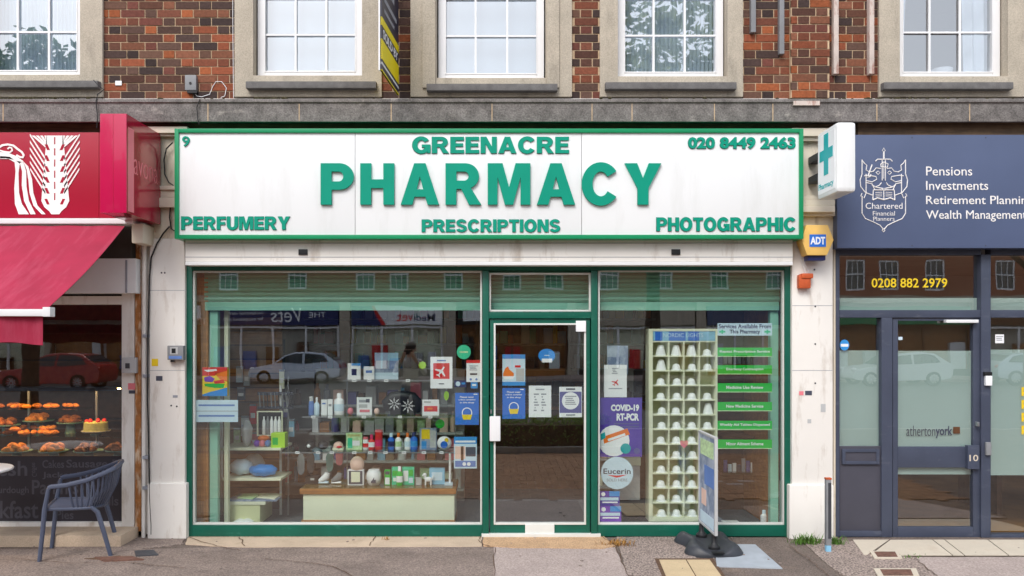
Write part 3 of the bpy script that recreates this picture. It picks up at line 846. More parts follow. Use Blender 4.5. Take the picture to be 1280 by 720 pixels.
# ---------------------------------------------------------------- roller shutter box
sh = thing('shutter_box', 'long cream roller shutter housing under the pharmacy sign', 'shutter housing', (X(611, -0.1), -0.1, Z(331, -0.1)))
s = MB(); yk = -0.13
s.sidep([(yk, Z(327, yk)), (yk, Z(300, yk)), (0.05, Z(300, yk)), (0.05, Z(331.5, yk)), (yk + 0.03, Z(331.5, yk)), (yk + 0.03, Z(327, yk))], X(231.5, yk), X(991, yk))
s.build('housing', 'white_paint', sh, bevel=0.004)
s = MB().pb(231.5, 991, 327.2, 331.5, yk - 0.012, 0.04); s.build('bottom_rail', 'alu_white', sh, bevel=0.003)
s = MB().pb(231.5, 991, 303.5, 304.2, yk - 0.002, 0.01).pb(231.5, 991, 321, 321.7, yk - 0.002, 0.01); s.build('groove', 'print_grey', sh)
for px in (378.5, 845): MB().pb(px - 5.5, px + 5.5, 311.5, 318.5, yk - 0.012, 0.03).build('sensor', 'black', sh, bevel=0.002)

# ---------------------------------------------------------------- pharmacy shopfront
sf = thing('pharmacy_shopfront', 'green framed pharmacy shopfront with two display windows and a glass door', 'shopfront', (X(611), 0, 0))
fr = MB()
fr.pb(232, 240, 333, 670.5, 0.0, 0.12); fr.pb(981, 988.5, 333, 671, 0.0, 0.12)
fr.pb(240, 981, 333, 338, 0.0, 0.12); fr.pb(603, 611, 338, 670.5, -0.012, 0.13); fr.pb(739, 747, 338, 670.5, -0.012, 0.13)
fr.pb(611, 739, 390, 398, -0.006, 0.12)
fr.build('frame', 'shop_green', sf, bevel=0.005)
for (a, b) in ((240, 603), (747, 981)):
    MB().pb(a, b, 656.5, 670.5, 0.0, 0.12).build('stall_riser', 'shop_green', sf, bevel=0.004)
def glazed(name, a, b, t, u, Yg=0.05, par=sf, w=2.2):
    bd = MB().rect_frame(a, b, t, u, w, Yg - 0.03, 0.045).build(name, 'bead', par, bevel=0.003)
    MB().pb(a + 1, b - 1, t + 1, u - 1, Yg, 0.008).build('pane', 'shop_glass', bd)
    return bd
glazed('display_window', 241, 602.5, 338.5, 656)
glazed('display_window', 747.5, 980.5, 337.5, 656)
glazed('transom_window', 611.5, 738.5, 341, 389.5)
MB().pb(602, 751, 667.5, 671.5, -0.03, 0.17).build('threshold', 'bead', sf, bevel=0.003)
dr = MB()
dr.rect_frame(612.5, 737.5, 398.8, 667, 6, 0.012, 0.05)
dr.pb(618, 732, 655.5, 661.5, 0.012, 0.05)
do = dr.build('door', 'shop_green', sf, bevel=0.004)
bd = MB().rect_frame(617.2, 732.6, 404, 656, 2.2, 0.004, 0.05).build('door_bead', 'bead', do, bevel=0.003)
MB().pb(618.5, 731.5, 405.5, 655, 0.04, 0.008).build('pane', 'shop_glass', do)
MB().pb(612, 625.5, 520.5, 551.5, -0.03, 0.03).build('handle', 'alu_white', do, bevel=0.008)
MB().pb(656.5, 693, 655.5, 668, -0.006, 0.02).build('letter_plate', 'bead', do, bevel=0.003)
MB().pb(720, 732.5, 401, 414.5, -0.01, 0.03).build('door_contact', 'white', do, bevel=0.004)
MB().pb(613, 615, 512, 517, -0.004, 0.02).build('lock', 'steel', do)
# inner green shutters, half lowered, and their guide rails
def lath(a, b, t, u, Yq, bar=True):
    r = thing('roller_shutter', None, 'roller shutter', (X((a + b) / 2, Yq), Yq, Z(u, Yq)))
    m = MB(); n = max(3, int((u - t) / 5.2)); h = (Z(t, Yq) - Z(u, Yq)) / n
    prof = []
    for k in range(n):
        z = Z(t, Yq) - k * h
        for f, d in ((0.0, 0.0), (0.12, -0.010), (0.5, -0.016), (0.85, -0.008), (0.99, 0.0)): prof.append((Yq + d, z - f * h))
    prof += [(Yq + 0.012, Z(u, Yq)), (Yq + 0.012, Z(t, Yq))]
    m.sidep(prof, X(a, Yq), X(b, Yq)).build('slats', 'shutter_green', r)
    if bar: MB().pb(a, b, u + 0.3, u + 11, Yq - 0.012, 0.03).build('bottom_bar', 'shutter_bar', r, bevel=0.004)
    return r
q = lath(256, 602, 336, 377, 0.17); q['label'] = 'half lowered green slatted shutter inside the wide pharmacy window'
q = lath(612, 738, 339, 378, 0.17); q['label'] = 'green slatted shutter behind the small window above the door'
q = lath(748, 974, 336, 377, 0.17); q['label'] = 'half lowered green slatted shutter above the white dome cabinet'
for px, lb in ((267, 'pale green upright shutter rail beside the wood panelled edge of the wide window'), (968, 'pale green upright shutter rail beside the green service labels')):
    o = MB().box(X(px - 5, 0.19), X(px + 5, 0.19), 0.19, 0.26, 0.035, Z(389, 0.19)).build('shutter_rail', 'shutter_bar', bevel=0.004)
    tag(o, lb, 'shutter rail')
o = MB()
for k in range(6): o.box(X(241, .16) + k * 0.024, X(241, .16) + k * 0.024 + 0.022, 0.16, 0.19, 0.035, 2.4)
tag(o.build('panelling', 'wood'), 'narrow brown wood panelling at the end of the wide window', 'panelling')
for px in (281, 287):
    pass
o = MB().box(X(280, .3), X(285, .3), 0.3, 0.36, 0.035, 2.2).build('window_post', 'cream', bevel=0.003); tag(o, 'cream upright post inside the wide window beside the shutter rail', 'post')
o = MB().box(X(953, .5), X(976, .5), 0.3, 1.1, 0.035, 2.3).build('panelling', 'wood'); tag(o, 'brown wood panel behind the green service labels', 'panelling')

# ---------------------------------------------------------------- bakery front
bk = thing('bakery_shopfront', 'bakery shopfront with white frame, dark window and printed lower panel', 'shopfront', (X(80), 0, 0))
f = MB()
f.pb(152, 168, 366, 664, 0.0, 0.12); f.pb(-220, 152, 370, 380.5, 0.0, 0.12); f.pb(-220, 152, 653, 669.5, -0.01, 0.13)
f.build('frame', 'white_paint', bk, bevel=0.005)
MB().pb(-220, 170, 323, 366.5, -0.1, 0.2).build('soffit_box', 'alu_white', bk, bevel=0.006)
MB().pb(156.5, 159, 325, 366, -0.104, 0.02).build('soffit_joint', 'print_grey', bk)
MB().pb(-220, 152, 380.5, 570, 0.05, 0.008).build('pane', 'bakery_glass', bk)
dp = MB().pb(-220, 152, 570, 653, 0.04, 0.02).build('printed_panel', 'dark_panel', bk)
for s_, a, b, t, u in (('Fresh', -28, 34, 576, 595), ('Cakes', 53, 80, 575, 585), ('Sausage Rolls', 83, 176, 574.5, 587.5), ('Jacket Potatoes', 53, 150, 590, 599), ('Paninis', 40, 98, 600, 618),
                       ('Sourdough', -14, 36, 608, 619), ('Breakfast', -48, 48, 626, 648), ('Pies', 70, 92, 638, 649), ('Tea', 100, 120, 602, 613), ('Rolls', 118, 148, 620, 632)):
    if b > 151: b2 = 151; 
    text_ok = b <= 151
    if not text_ok:
        s_ = {'Sausage Rolls': 'Sausage R'}[s_]; b = 150
    ptext(dp, s_, 'faint_print', a, b, t, u, 0.0395, ext=0.0008, off=0.012)
text(dp, 'Coffee', 'faint_print', 0, 0.13, 0, 0.045, 0, ext=0.0008, frame=(Vector((X(40, .0395), 0.0395, Z(596, .0395))), Vector((0, 0, 1)), Vector((1, 0, 0)), Vector((0, -1, 0))))
MB().box(X(-220, -0.36), X(151, -0.36), -0.36, 0.0, 0.0, 0.105).build('step', 'concrete_cream', bk, bevel=0.015)
MB().pb(169, 176, 300, 664, -0.005, 0.1).build('rusty_board', 'rust', bk)
MB().pb(176.3, 186.5, 300, 668, 0.01, 0.1).build('white_board', 'white_paint', bk, bevel=0.003)
# red fascia with the wheat emblem
Yr = -0.12
rf_ = thing('bakery_sign', 'dark red bakery fascia with white wheat ear emblem', 'shop sign', (X(60, Yr), Yr, Z(272, Yr)))
MB().pb(-220, 123.5, 165.5, 272.5, Yr, 0.12).pb(124, 166, 165.5, 272.5, Yr, 0.12).build('panel', 'bakery_red', rf_, bevel=0.002)
em = MB(); Ye = Yr - 0.006
def pz(pts, mb=em, mi=0, Yq=Ye): mb.prism([(X(a, Yq), Z(b, Yq)) for a, b in pts], Yq, Yr + 0.0005, mi)
z2 = lambda x, y: (x / 5.146, y / 5.146 + 150)          # from the enlarged view of the emblem
pz([z2(*p) for p in ((300, 100), (405, 100), (440, 470), (445, 520), (425, 560), (395, 585), (380, 606), (330, 606), (318, 588), (285, 560), (266, 520), (270, 470))])
for k in range(6):
    for sgn in (-1, 1):
        y0 = 395 + 0 - k * 44
        xo, yo = (352 - sgn * 162, y0 - 70) if True else (0, 0)
        a = (352 - sgn * 60, y0 + 75); b = (352 - sgn * (160 if k else 158), y0 - 80)
        w_ = 9
        pz([z2(a[0], a[1] - w_), z2(a[0], a[1] + w_), z2(b[0], b[1] + w_ * .8), z2(b[0], b[1] - w_ * .8)])
for k in range(4):
    for sgn in (-1, 1):
        a = (352 - sgn * 50, 175 - k * 12); b = (352 - sgn * (140 - k * 27), 100)
        pz([z2(a[0], a[1] - 6), z2(a[0], a[1] + 10), z2(b[0] - sgn * 9, b[1]), z2(b[0] + sgn * 9, b[1])])
for (pts) in (((0, 232), (60, 236), (100, 262), (128, 275), (118, 340), (122, 470), (140, 540), (185, 606), (120, 606), (96, 540), (92, 440), (100, 330), (94, 272), (55, 250), (0, 250)),
              ((105, 262), (150, 272), (168, 330), (170, 430), (185, 520), (228, 606), (196, 606), (155, 520), (140, 420), (142, 330), (130, 285)),
              ((150, 268), (182, 300), (205, 380), (214, 470), (240, 550), (292, 606), (268, 606), (215, 550), (190, 470), (183, 390), (172, 320))):
    pz([z2(*p) for p in pts])
pz([z2(*p) for p in ((-60, 208), (0, 206), (50, 210), (100, 230), (152, 266), (128, 276), (90, 256), (40, 246), (-60, 248))])
for k, (cl, w_) in enumerate((([(-50, 188), (-10, 178), (15, 162), (50, 157), (85, 164), (112, 186), (140, 206), (152, 226), (146, 240), (128, 238), (104, 226)], 13), ([(-50, 204), (0, 196), (28, 204), (62, 208), (78, 196), (74, 180), (60, 176), (48, 186)], 10))):
    pz([z2(*p) for p in _thick(cl, w_, w_)], em, 0, Ye - 0.0005 * (k + 1))
em.build('emblem', 'logo_white', rf_)
dk = MB()
for k in range(6):
    for sgn in (-1, 1):
        cxx, cyy = 352 - sgn * (48 + (2 if k else 0)), 175 + k * 70
        pz([z2(cxx - 9 + sgn * 8, cyy + 18), z2(cxx + 9 + sgn * 8, cyy + 18), z2(cxx + 9 - sgn * 8, cyy - 18), z2(cxx - 9 - sgn * 8, cyy - 18)], dk, 0, Ye - 0.0015)
    pz([z2(348, 110 + k * 72), z2(355, 110 + k * 72), z2(355, 155 + k * 72), z2(348, 155 + k * 72)], dk, 0, Ye - 0.0015)
dk.build('emblem_cut', 'bakery_red', rf_)
# projecting red box sign
ya, yb_ = -0.75, -0.06
bx = thing('box_sign', 'bright red box sign sticking out above the awning end', 'projecting sign', (X(142, ya), ya, Z(266, ya)))
x0, x1, z0, z1 = X(125, ya), X(158, ya), Z(266, ya), Z(142, ya)
MB().box(x0, x1, ya, ya + 0.012, z0, z1).build('front_face', 'box_red', bx, bevel=0.003)
MB().box(x0, x0 + 0.012, ya + 0.013, yb_, z0, z1).build('side_face', 'box_side', bx)
MB().box(x1 - 0.012, x1, ya + 0.013, yb_, z0, z1).build('side_face', 'box_side', bx)
MB().box(x0 + 0.013, x1 - 0.013, ya + 0.013, yb_, z1 - 0.012, z1 - 0.001).box(x0 + 0.013, x1 - 0.013, ya + 0.013, yb_, z0 + 0.001, z0 + 0.012).build('end_cap', 'box_side', bx)
MB().box((x0 + x1) / 2 - 0.001, (x0 + x1) / 2 + 0.001, ya - 0.001, ya + 0.004, z0 + .004, z1 - .004).build('seam', 'bakery_red', bx)
MB().box(x0 + 0.03, x1 - 0.03, yb_, 0.0, (z0 + z1) / 2 - 0.2, (z0 + z1) / 2 - 0.14).box(x0 + 0.03, x1 - 0.03, yb_, 0.0, (z0 + z1) / 2 + 0.2, (z0 + z1) / 2 + 0.26).build('bracket', 'dark_grey', bx)
fr_ = (Vector((x1, ya, 0)), Vector((0, 1, 0)), Vector((0, 0, 1)), Vector((1, 0, 0)))
text(bx, 'savona', 'pink', 0.06, 0.62, (z0 + z1) / 2 - 0.06, (z0 + z1) / 2 + 0.07, 0, ext=0.002, off=-0.012, frame=fr_)
MB().box(x1 - 0.001, x1 + 0.0008, ya + 0.03, ya + 0.14, z0 + .02, z1 - .1).build('pink_strip', 'pink', bx)  # flat pink strip on the side face near its front edge
# awning with white bars and scalloped valance
aw = thing('awning', 'open red fabric awning with white front bar over the bakery window', 'awning', (-4.0, -0.4, 2.0))
yt, zt_, yf = -0.28, Z(282, -0.28), -1.5
zf = Z(390, yf)
xr_ = X(156, yt); xf = X(55, yf)
n = 24; vs = []; fs = []
for i in range(n + 1):
    f = i / n
    y = yt + (yf - yt) * f; z = zt_ + (zf - zt_) * f - 0.035 * math.sin(math.pi * f)
    xe = xr_ + (xf - xr_) * f
    for k in range(41):
        u = k / 40; vs.append((-6.6 + (xe + 6.6) * u, y, z + 0.004 * math.sin(u * 61 + f * 3) - 0.012 * abs(math.sin(u * 5 * math.pi)) * math.sin(math.pi * f)))
top = len(vs)
for i in range(n):
    for k in range(40): fs.append((i * 41 + k, i * 41 + k + 1, (i + 1) * 41 + k + 1, (i + 1) * 41 + k))
vs += [(v[0], v[1], v[2] - 0.004) for v in vs[:top]]
fs += [tuple(reversed([q + top for q in t])) for t in fs]
MB().add(vs, fs).build('canopy', 'awning_red', aw, smooth=True)
MB().box(-6.6, X(62, yf), yf - 0.035, yf + 0.03, Z(395.5, yf), Z(386.5, yf)).build('front_bar', 'alu_white', aw, bevel=0.01)
MB().box(X(53, yf - .04), X(62.5, yf - .04), yf - 0.04, yf + 0.03, Z(396, yf), Z(384, yf)).build('bar_end_cap', 'alu_white', aw, bevel=0.006)
m = MB(); N = 120; xe = X(53.5, yf)
va, vb = [], []
for i in range(N + 1):
    x = -6.6 + (xe + 6.6) * i / N
    d = xe - x
    y = yf + 0.006 * math.sin(d * 14) + 0.004 * math.sin(d * 33)
    drop = 0.215 - 0.022 * (0.5 - 0.5 * math.cos(2 * math.pi * (d + .0) / 0.52)) 
    va.append((x, y, Z(395, yf))); vb.append((x, y + 0.012 * math.sin(d * 9), Z(395, yf) - drop))
k0 = N + 1
m.add(va + vb + [(x, y + .003, z) for x, y, z in va + vb], [(i, i + 1, k0 + i + 1, k0 + i) for i in range(N)] + [(2 * k0 + i + 1, 2 * k0 + i, 3 * k0 + i, 3 * k0 + i + 1) for i in range(N)])
m.build('valance', 'awning_red', aw, smooth=True)
MB().pb(-220, 166, 272.7, 279.5, -0.3, 0.16).build('cassette', 'alu_white', aw, bevel=0.006)
MB().pb(164, 179, 279, 304, -0.26, 0.3).build('bracket', 'cream_paint', aw, bevel=0.02)
MB().tube([(X(140, -.2), -0.2, 2.72), (-3.75, -0.8, 2.36), (-3.62, yf + .06, zf - .04)], 0.018).build('arm', 'alu_white', aw)
MB().pb(-220, 164, 282, 323, -0.1, 0.12).build('gap_shade_board', 'room_dark', aw)  # dark board fills the gap; its shade is put in the colour

# ---------------------------------------------------------------- office front
of = thing('office_shopfront', 'dark blue framed office shopfront with frosted glass and door numbered 10', 'shopfront', (X(1170), 0, 0))
f = MB()
f.pb(1045, 1049.5, 310, 671, -0.01, 0.13); f.pb(1226.5, 1238.5, 318, 672, -0.01, 0.13); f.pb(1049.5, 1226.5, 310, 318.5, 0.0, 0.12); f.pb(1238.5, 1500, 310, 318.5, 0.0, 0.12)
f.pb(1049.5, 1226.5, 387.5, 397, 0.0, 0.12); f.pb(1238.5, 1500, 387.5, 397, 0.0, 0.12)
f.pb(1102, 1115.5, 397, 671.5, 0.0, 0.12); f.pb(1238.5, 1500, 669, 676, 0.0, 0.12); f.pb(1049.5, 1102, 664, 671, 0.0, 0.12)
f.build('frame', 'office_frame', of, bevel=0.004)
def oglass(name, a, b, t, u, f0, f1, Yg=0.05, par=of):
    g = MB().pb(a, b, t, u, Yg, 0.008).build(name, 'shop_glass', par)
    if f0: MB().pb(a, b, f0, f1, Yg + 0.010, 0.002).build('frosting', 'frosting', g)
    return g
oglass('top_window', 1049.5, 1226.5, 318.5, 387.5, 372.5, 387.5)
oglass('top_window', 1238.5, 1500, 318.5, 387.5, 372.5, 387.5)
oglass('side_window', 1049.5, 1102, 397, 558, 438, 558)
big = oglass('big_window', 1238.5, 1500, 397, 669, 437, 594)
MB().pb(1049.5, 1102, 558, 664, 0.02, 0.08).build('lower_panel', 'office_panel', of, bevel=0.003)
lb = MB().rect_frame(1053, 1099.5, 561.5, 580.5, 4, 0.0, 0.03).build('letterbox', 'office_frame', of, bevel=0.003)
MB().pb(1057, 1095.5, 565.5, 576.5, 0.008, 0.02).build('flap', 'office_panel', lb)
d = MB()
d.pb(1116, 1122.5, 398, 671.5, 0.015, 0.06); d.pb(1216.5, 1226, 398, 671.5, 0.015, 0.06); d.pb(1122.5, 1216.5, 398, 401, 0.015, 0.06)
d.pb(1122.5, 1216.5, 558.5, 584.5, 0.012, 0.06); d.pb(1122.5, 1216.5, 659, 671.5, 0.012, 0.06)
od = d.build('door', 'office_frame', of, bevel=0.004)
oglass('door_pane', 1122.5, 1216.5, 401, 558.5, 438.5, 558.5, 0.04, od)
oglass('door_pane', 1122.5, 1216.5, 584.5, 659, 584.5, 593, 0.04, od)
MB().pb(1183, 1223.5, 399.5, 403.5, -0.04, 0.05).build('door_closer', 'alu_white', od, bevel=0.006)
nb = MB().pb(1210, 1224.5, 557, 586.5, -0.03, 0.05).build('number_box', 'office_frame', od, bevel=0.006)
ptext(nb, '10', 'tile', 1211.8, 1222.8, 568.5, 576.5, -0.0305, ext=0.001, off=0.01)
MB().pb(1222, 1224.5, 527.5, 533, -0.03, 0.05).build('lock', 'steel', od, bevel=0.004)
dl = [o for o in od.children if o.name.startswith('door_pane')][0]
ptext(dl, 'atherton', 'office_panel', 1133, 1169, 532, 545, 0.0395, ext=0.0008, off=-0.008)
ptext(dl, 'york', 'print_dark', 1169.5, 1190.5, 532.5, 547.5, 0.0395, ext=0.0008, off=0.02)
MB().pb(1191.5, 1200, 533.5, 542, 0.0385, 0.001).build('logo_square', 'wood_dark', dl)
tw = [o for o in of.children if o.name.startswith('top_window')][0]
ptext(tw, '0208 882 2979', 'yellow', 1089.5, 1184, 347.8, 359.5, 0.0492, ext=0.001, off=0.012)
yl = MB()
for py in (484, 500, 516, 532): yl.pb(1277, 1285, py, py + 2.5, 0.0485, 0.001).pb(1277, 1279.5, py + 2.5, py + 11, 0.0485, 0.001).pb(1279.5, 1285, py + 6, py + 8.5, 0.0485, 0.001)
yl.build('lettering', 'yellow', big)
o = thing('intercom', 'black and white door intercom on the blue post', 'intercom', (X(1237, -.03), -0.03, Z(482, -.03)))
MB().pb(1231, 1240.5, 465, 469.5, -0.04, 0.03).build('sensor', 'black', o, bevel=0.003)
MB().pb(1232.5, 1240.5, 469.8, 482, -0.04, 0.03).build('body', 'white', o, bevel=0.004)
o = MB().pb(1233, 1239.5, 561 - 8, 570 - 1, -0.035, 0.025).build('door_lock_box', 'grey', bevel=0.004); tag(o, 'small grey metal box on the blue post by the door number', 'lock box')
# blue fascia
Yo = -0.12
ofs = thing('office_sign', 'blue office fascia listing pensions and investments beside a white crest', 'shop sign', (X(1160, Yo), Yo, Z(310, Yo)))
MB().pb(1046.5, 1500, 168.5, 310, Yo, 0.12).build('panel', 'office_blue', ofs, bevel=0.002)
for s_, b, t, u in (('Pensions', 1215, 208.2, 219.5), ('Investments', 1235, 226.3, 237.5), ('Retirement Planning', 1291, 244.8, 258.6), ('Wealth Management', 1283, 263, 277)):
    ptext(ofs, s_, 'logo_white', 1157.5, b, t, u, Yo, ext=0.003, off=0.0)
ptext(ofs, 'Chartered', 'logo_white', 1082, 1128, 253.5, 261, Yo, ext=0.002, off=-0.004)
ptext(ofs, 'Financial', 'logo_white', 1091, 1118.5, 264, 269.5, Yo, ext=0.002, off=-0.006)
ptext(ofs, 'Planners', 'logo_white', 1091.5, 1118, 271, 276, Yo, ext=0.002, off=-0.006)
cr = MB()
def line(pts, w=0.8, closed=False):
    cr.tube([(X(a / 6 + 1070, Yo), Yo - 0.001, Z(b / 6 + 180, Yo)) for a, b in pts], w * 0.75 * S(Yo), 6, closed)
def mline(pts, w=0.8):
    line(pts, w); line([(416 - a, b) for a, b in pts], w)
line([(208, 60), (208, 110)], 1.3); line([(197, 50), (208, 30), (219, 50), (208, 60)], .6, True); line([(145, 130), (160, 115), (256, 115), (272, 130)], .9)
line([(196, 120), (196, 275), (220, 275), (220, 120)], .7); line([(208, 140), (208, 260)], .5); line([(185, 150), (208, 135), (240, 150), (235, 175), (185, 170), (185, 150)], .8)
mline([(45, 390), (45, 520), (70, 560), (130, 585), (180, 610), (205, 640)]); line([(195, 648), (205, 636), (217, 648), (205, 660)], .8, True)
mline([(45, 225), (45, 118), (62, 145), (80, 160), (75, 195), (100, 210), (130, 205), (150, 180), (185, 185)])
mline([(45, 225), (30, 270), (35, 320), (70, 365), (125, 385)]); mline([(75, 225), (75, 370), (60, 405), (35, 390), (45, 370)])
mline([(60, 240), (90, 235), (150, 245), (155, 265), (120, 285), (75, 275)]); mline([(80, 290), (120, 300), (140, 345)])
mline([(150, 215), (165, 203), (180, 215), (165, 230), (150, 215)], .6); mline([(120, 310), (150, 325), (205, 335)], .9); mline([(125, 420), (130, 345), (205, 345)], 1.0); mline([(125, 420), (160, 405), (208, 418)], 1.2)
mline([(145, 365), (195, 362)], .5); mline([(145, 378), (195, 376)], .5); mline([(145, 391), (195, 390)], .5); line([(208, 345), (208, 415)], .8)
mline([(190, 290), (175, 310), (150, 320)], .8); line([(90, 240), (120, 155)], 1.0); line([(85, 250), (105, 245), (112, 228)], .9)
cr.build('crest', 'logo_white', ofs)
for px in (1140, 1232):
    for py in (172, 307): MB().disc(X(px, Yo), Z(py, Yo), 0.006, Yo - 0.002, Yo).build('screw', 'print_dark', ofs)
# ---------------------------------------------------------------- things fixed to the front
t = thing('pharmacy_light_box', 'white rounded projecting box with teal cross and the word Pharmacy', 'projecting sign', (X(1058, -.7), -0.7, Z(240, -.75)))
y0, y1 = -0.75, -0.33
x0, x1, z0, z1 = X(1046, y0), X(1070.5, y0), Z(240, y0), Z(152, y0)
bm_ = MB().box(x0, x1, y0, y1, z0, z1).build('case', 'sign_white', t, bevel=0.045, seg=4)
fm = (Vector((x0 - 0.001, y1, 0)), Vector((0, -1, 0)), Vector((0, 0, 1)), Vector((-1, 0, 0)))
MB().sidep([(y1 - 0.035, z0 + .04), (y0 + 0.035, z0 + .04), (y0 + 0.035, z1 - .04), (y1 - 0.035, z1 - .04)], x0 - 0.003, x0 + 0.004).build('face_panel', 'white', t)
zc = z0 + 0.36; yc = (y0 + y1) / 2; a = 0.045; b = 0.135
MB().sidep([(yc + a, zc + b + .04), (yc - a, zc + b + .04), (yc - a, zc + a), (yc - b, zc + a), (yc - b, zc - a), (yc - a, zc - a), (yc - a, zc - b - .04), (yc + a, zc - b - .04), (yc + a, zc - a), (yc + b, zc - a), (yc + b, zc + a), (yc + a, zc + a)], x0 - 0.006, x0 - 0.002).build('cross', 'teal', t)
text(t, 'Pharmacy', 'teal', 0.05, 0.36, z0 + 0.06, z0 + 0.125, 0.002, ext=0.002, off=0.01, frame=fm)
MB().box(x0 + 0.04, x1 - 0.04, y1, -0.03, z1 - 0.2, z1 - 0.14).box(x0 + 0.04, x1 - 0.04, y1, -0.03, z0 + 0.2, z0 + 0.26).build('bracket', 'dark_grey', t)

t = thing('alarm_box', 'yellow six sided burglar alarm box with blue badge reading ADT', 'alarm', (X(1022), -0.12, Z(322, -.12)))
hx = [(X(1008, -.2), Z(281, -.2)), (X(1035, -.2), Z(281, -.2)), (X(1042.5, -.2), Z(300, -.2)), (X(1034, -.2), Z(319, -.2)), (X(1009, -.2), Z(319, -.2)), (X(1002, -.2), Z(300, -.2))]
MB().prism(hx, -0.2, -0.06).build('case', 'adt_yellow', t, bevel=0.01)
bd = MB().pb(1012, 1032.5, 293, 308.5, -0.203, 0.005).build('badge', 'blue', t)
ptext(bd, 'ADT', 'white', 1013, 1031.5, 296, 305.5, -0.2035, ext=0.001, off=0.04)
MB().pb(1010, 1032, 318.5, 325.5, -0.17, 0.1).build('strobe', 'navy', t, bevel=0.008)
t = thing('alarm_bell', 'small weathered orange alarm box with thin white wires', 'alarm', (X(1009), -0.08, Z(362)))
MB().pb(998.5, 1014, 343, 360.5, -0.10, 0.06).build('case', 'bell_orange', t, bevel=0.02)
MB().pb(1002, 1017, 341.5, 348, -0.11, 0.07).build('cap', 'bell_orange', t, bevel=0.015)
w = MB()
for dx in (0, 3): w.tube([(X(1000 + dx, -.06), -0.06, Z(320, -.06)), (X(1003 + dx, -.06), -0.06, Z(330, -.06)), (X(1007 + dx * 1.5, -.07), -0.07, Z(341, -.07))], 0.003, 5)
w.build('wire', 'white', t)

def cable(label, pts, r, m='black', Yq=-0.06, name='cable'):
    o = MB().tube([(X(a, Yq), Yq, Z(b, Yq)) for a, b in pts], r, 6).build(name, m, smooth=True)
    return tag(o, label, 'cable')
cable('black cable running down the pillar beside the white drainpipe', [(212, 283), (204, 292), (196, 305), (189, 322), (187, 345), (185, 420), (184.5, 500), (186, 560), (187, 620), (189, 655), (189, 668)], 0.007)
cable('black cable looping beside the white pharmacy sign', [(216, 178), (208, 186), (205, 200), (206, 218), (211, 228), (217, 232)], 0.006)
cable('black cable with a kink at the lower corner of the sign', [(200, 248), (207, 250), (213, 258), (212, 272), (214, 286), (219, 289)], 0.006)
cable('thin black cables hanging over the stone band', [(117, 100), (124, 108), (130, 112), (122, 118), (120, 128), (122, 146), (121, 160)], 0.004, Yq=-0.172)
cable('black cable on the stone band above the white sign', [(250, 124), (246, 134), (247, 148), (249, 156)], 0.004, Yq=-0.172)
cable('thin white cable looped over the bricks by the grey box', [(241, 113), (246, 120), (252, 121), (262, 118), (266, 108), (270, 102), (277, 102), (283, 110), (281, 120), (276, 122)], 0.003, 'white', Yq=0.092)
cable('white cable running straight down beside the stone surround', [(291, -60), (291, 20), (291.5, 80), (292, 122)], 0.003, 'white', Yq=0.09)
t = thing('drainpipe', 'thin white drainpipe down the pillar edge by the bakery', 'drainpipe', (X(181, -.03), -0.03, 0))
MB().tube([(X(181, -.03), -0.03, Z(300, -.03)), (X(180, -.03), -0.03, Z(450, -.03)), (X(179.5, -.03), -0.03, 0.01)], 0.018, 10).build('pipe', 'white_paint', t, smooth=True)
for py in (420, 470, 572, 610): MB().pb(178, 186, py - 2, py + 2, -0.055, 0.05).build('clip', 'print_grey', t)
t = thing('key_switch', 'grey electric key switch box on the white pillar', 'switch box', (X(218), -0.08, Z(451)))
MB().pb(209, 229, 432, 450, -0.1, 0.06).build('case', 'grey', t, bevel=0.008)
MB().pb(212.5, 222, 434, 443, -0.103, 0.01).build('dial', 'light_grey', t); MB().pb(214.5, 219.5, 435.5, 441.5, -0.1045, 0.004).build('display', 'black', t)
MB().pb(211, 227, 445, 448.5, -0.103, 0.006).build('strip', 'print_blue', t); MB().pb(213, 217, 450, 452.5, -0.09, 0.03).build('terminal', 'black', t)
t = thing('switch_box', 'small dull grey box on the bakery window frame', 'switch box', (X(161), -0.02, Z(467)))
MB().pb(152.5, 170, 447, 466.5, -0.05, 0.05).build('case', 'light_grey', t, bevel=0.006); MB().pb(156.5, 162, 454, 460.5, -0.053, 0.005).build('button', 'dark_grey', t)
def sticker(label, a, b, c, d, m, Yq=-0.0425):
    o = MB().pb(a, b, c, d, Yq, 0.0018).build('sticker', m); tag(o, label, 'sticker')
sticker('yellow warning sticker under the grey key switch', 189.5, 197.5, 448.5, 457.5, 'yellow')
sticker('small dark sticker on the white pillar', 195, 203, 470, 476, 'print_dark'); sticker('faint grey label low on the white pillar', 216, 222, 494, 497, 'print_grey')
sticker('red and white torn sticker on the bakery frame', 160, 169.5, 479, 487, 'pink', -0.0025); sticker('dark sticker under the torn red one', 161, 169.5, 488, 492, 'print_dark', -0.0025)
sticker('small black sticker on the pillar by the blue office', 1006.5, 1015, 488.5, 494, 'print_dark'); sticker('torn pink sticker on the pillar', 999, 1004.5, 489, 494, 'pink')
sticker('pale grey sticker lower on the office pillar', 1009.5, 1014, 524, 529, 'light_grey')
sticker('grey scuffed label on the office pillar', 1026, 1032, 505, 515, 'light_grey')
t = thing('junction_box', 'small grey junction box on the brick wall', 'junction box', (X(238, .06), 0.08, Z(114, .06)))
MB().pb(231, 245, 93.5, 112.5, 0.06, 0.05).build('case', 'grey', t, bevel=0.006); MB().disc(X(238, .06), Z(104, .06), 0.012, 0.056, 0.07).build('gland', 'black', t); MB().pb(234, 246, 113, 116, 0.06, 0.05).build('foot', 'black', t)
sticker('white patch of filler on the bricks', 144, 152, 101, 106.5, 'white', 0.092)
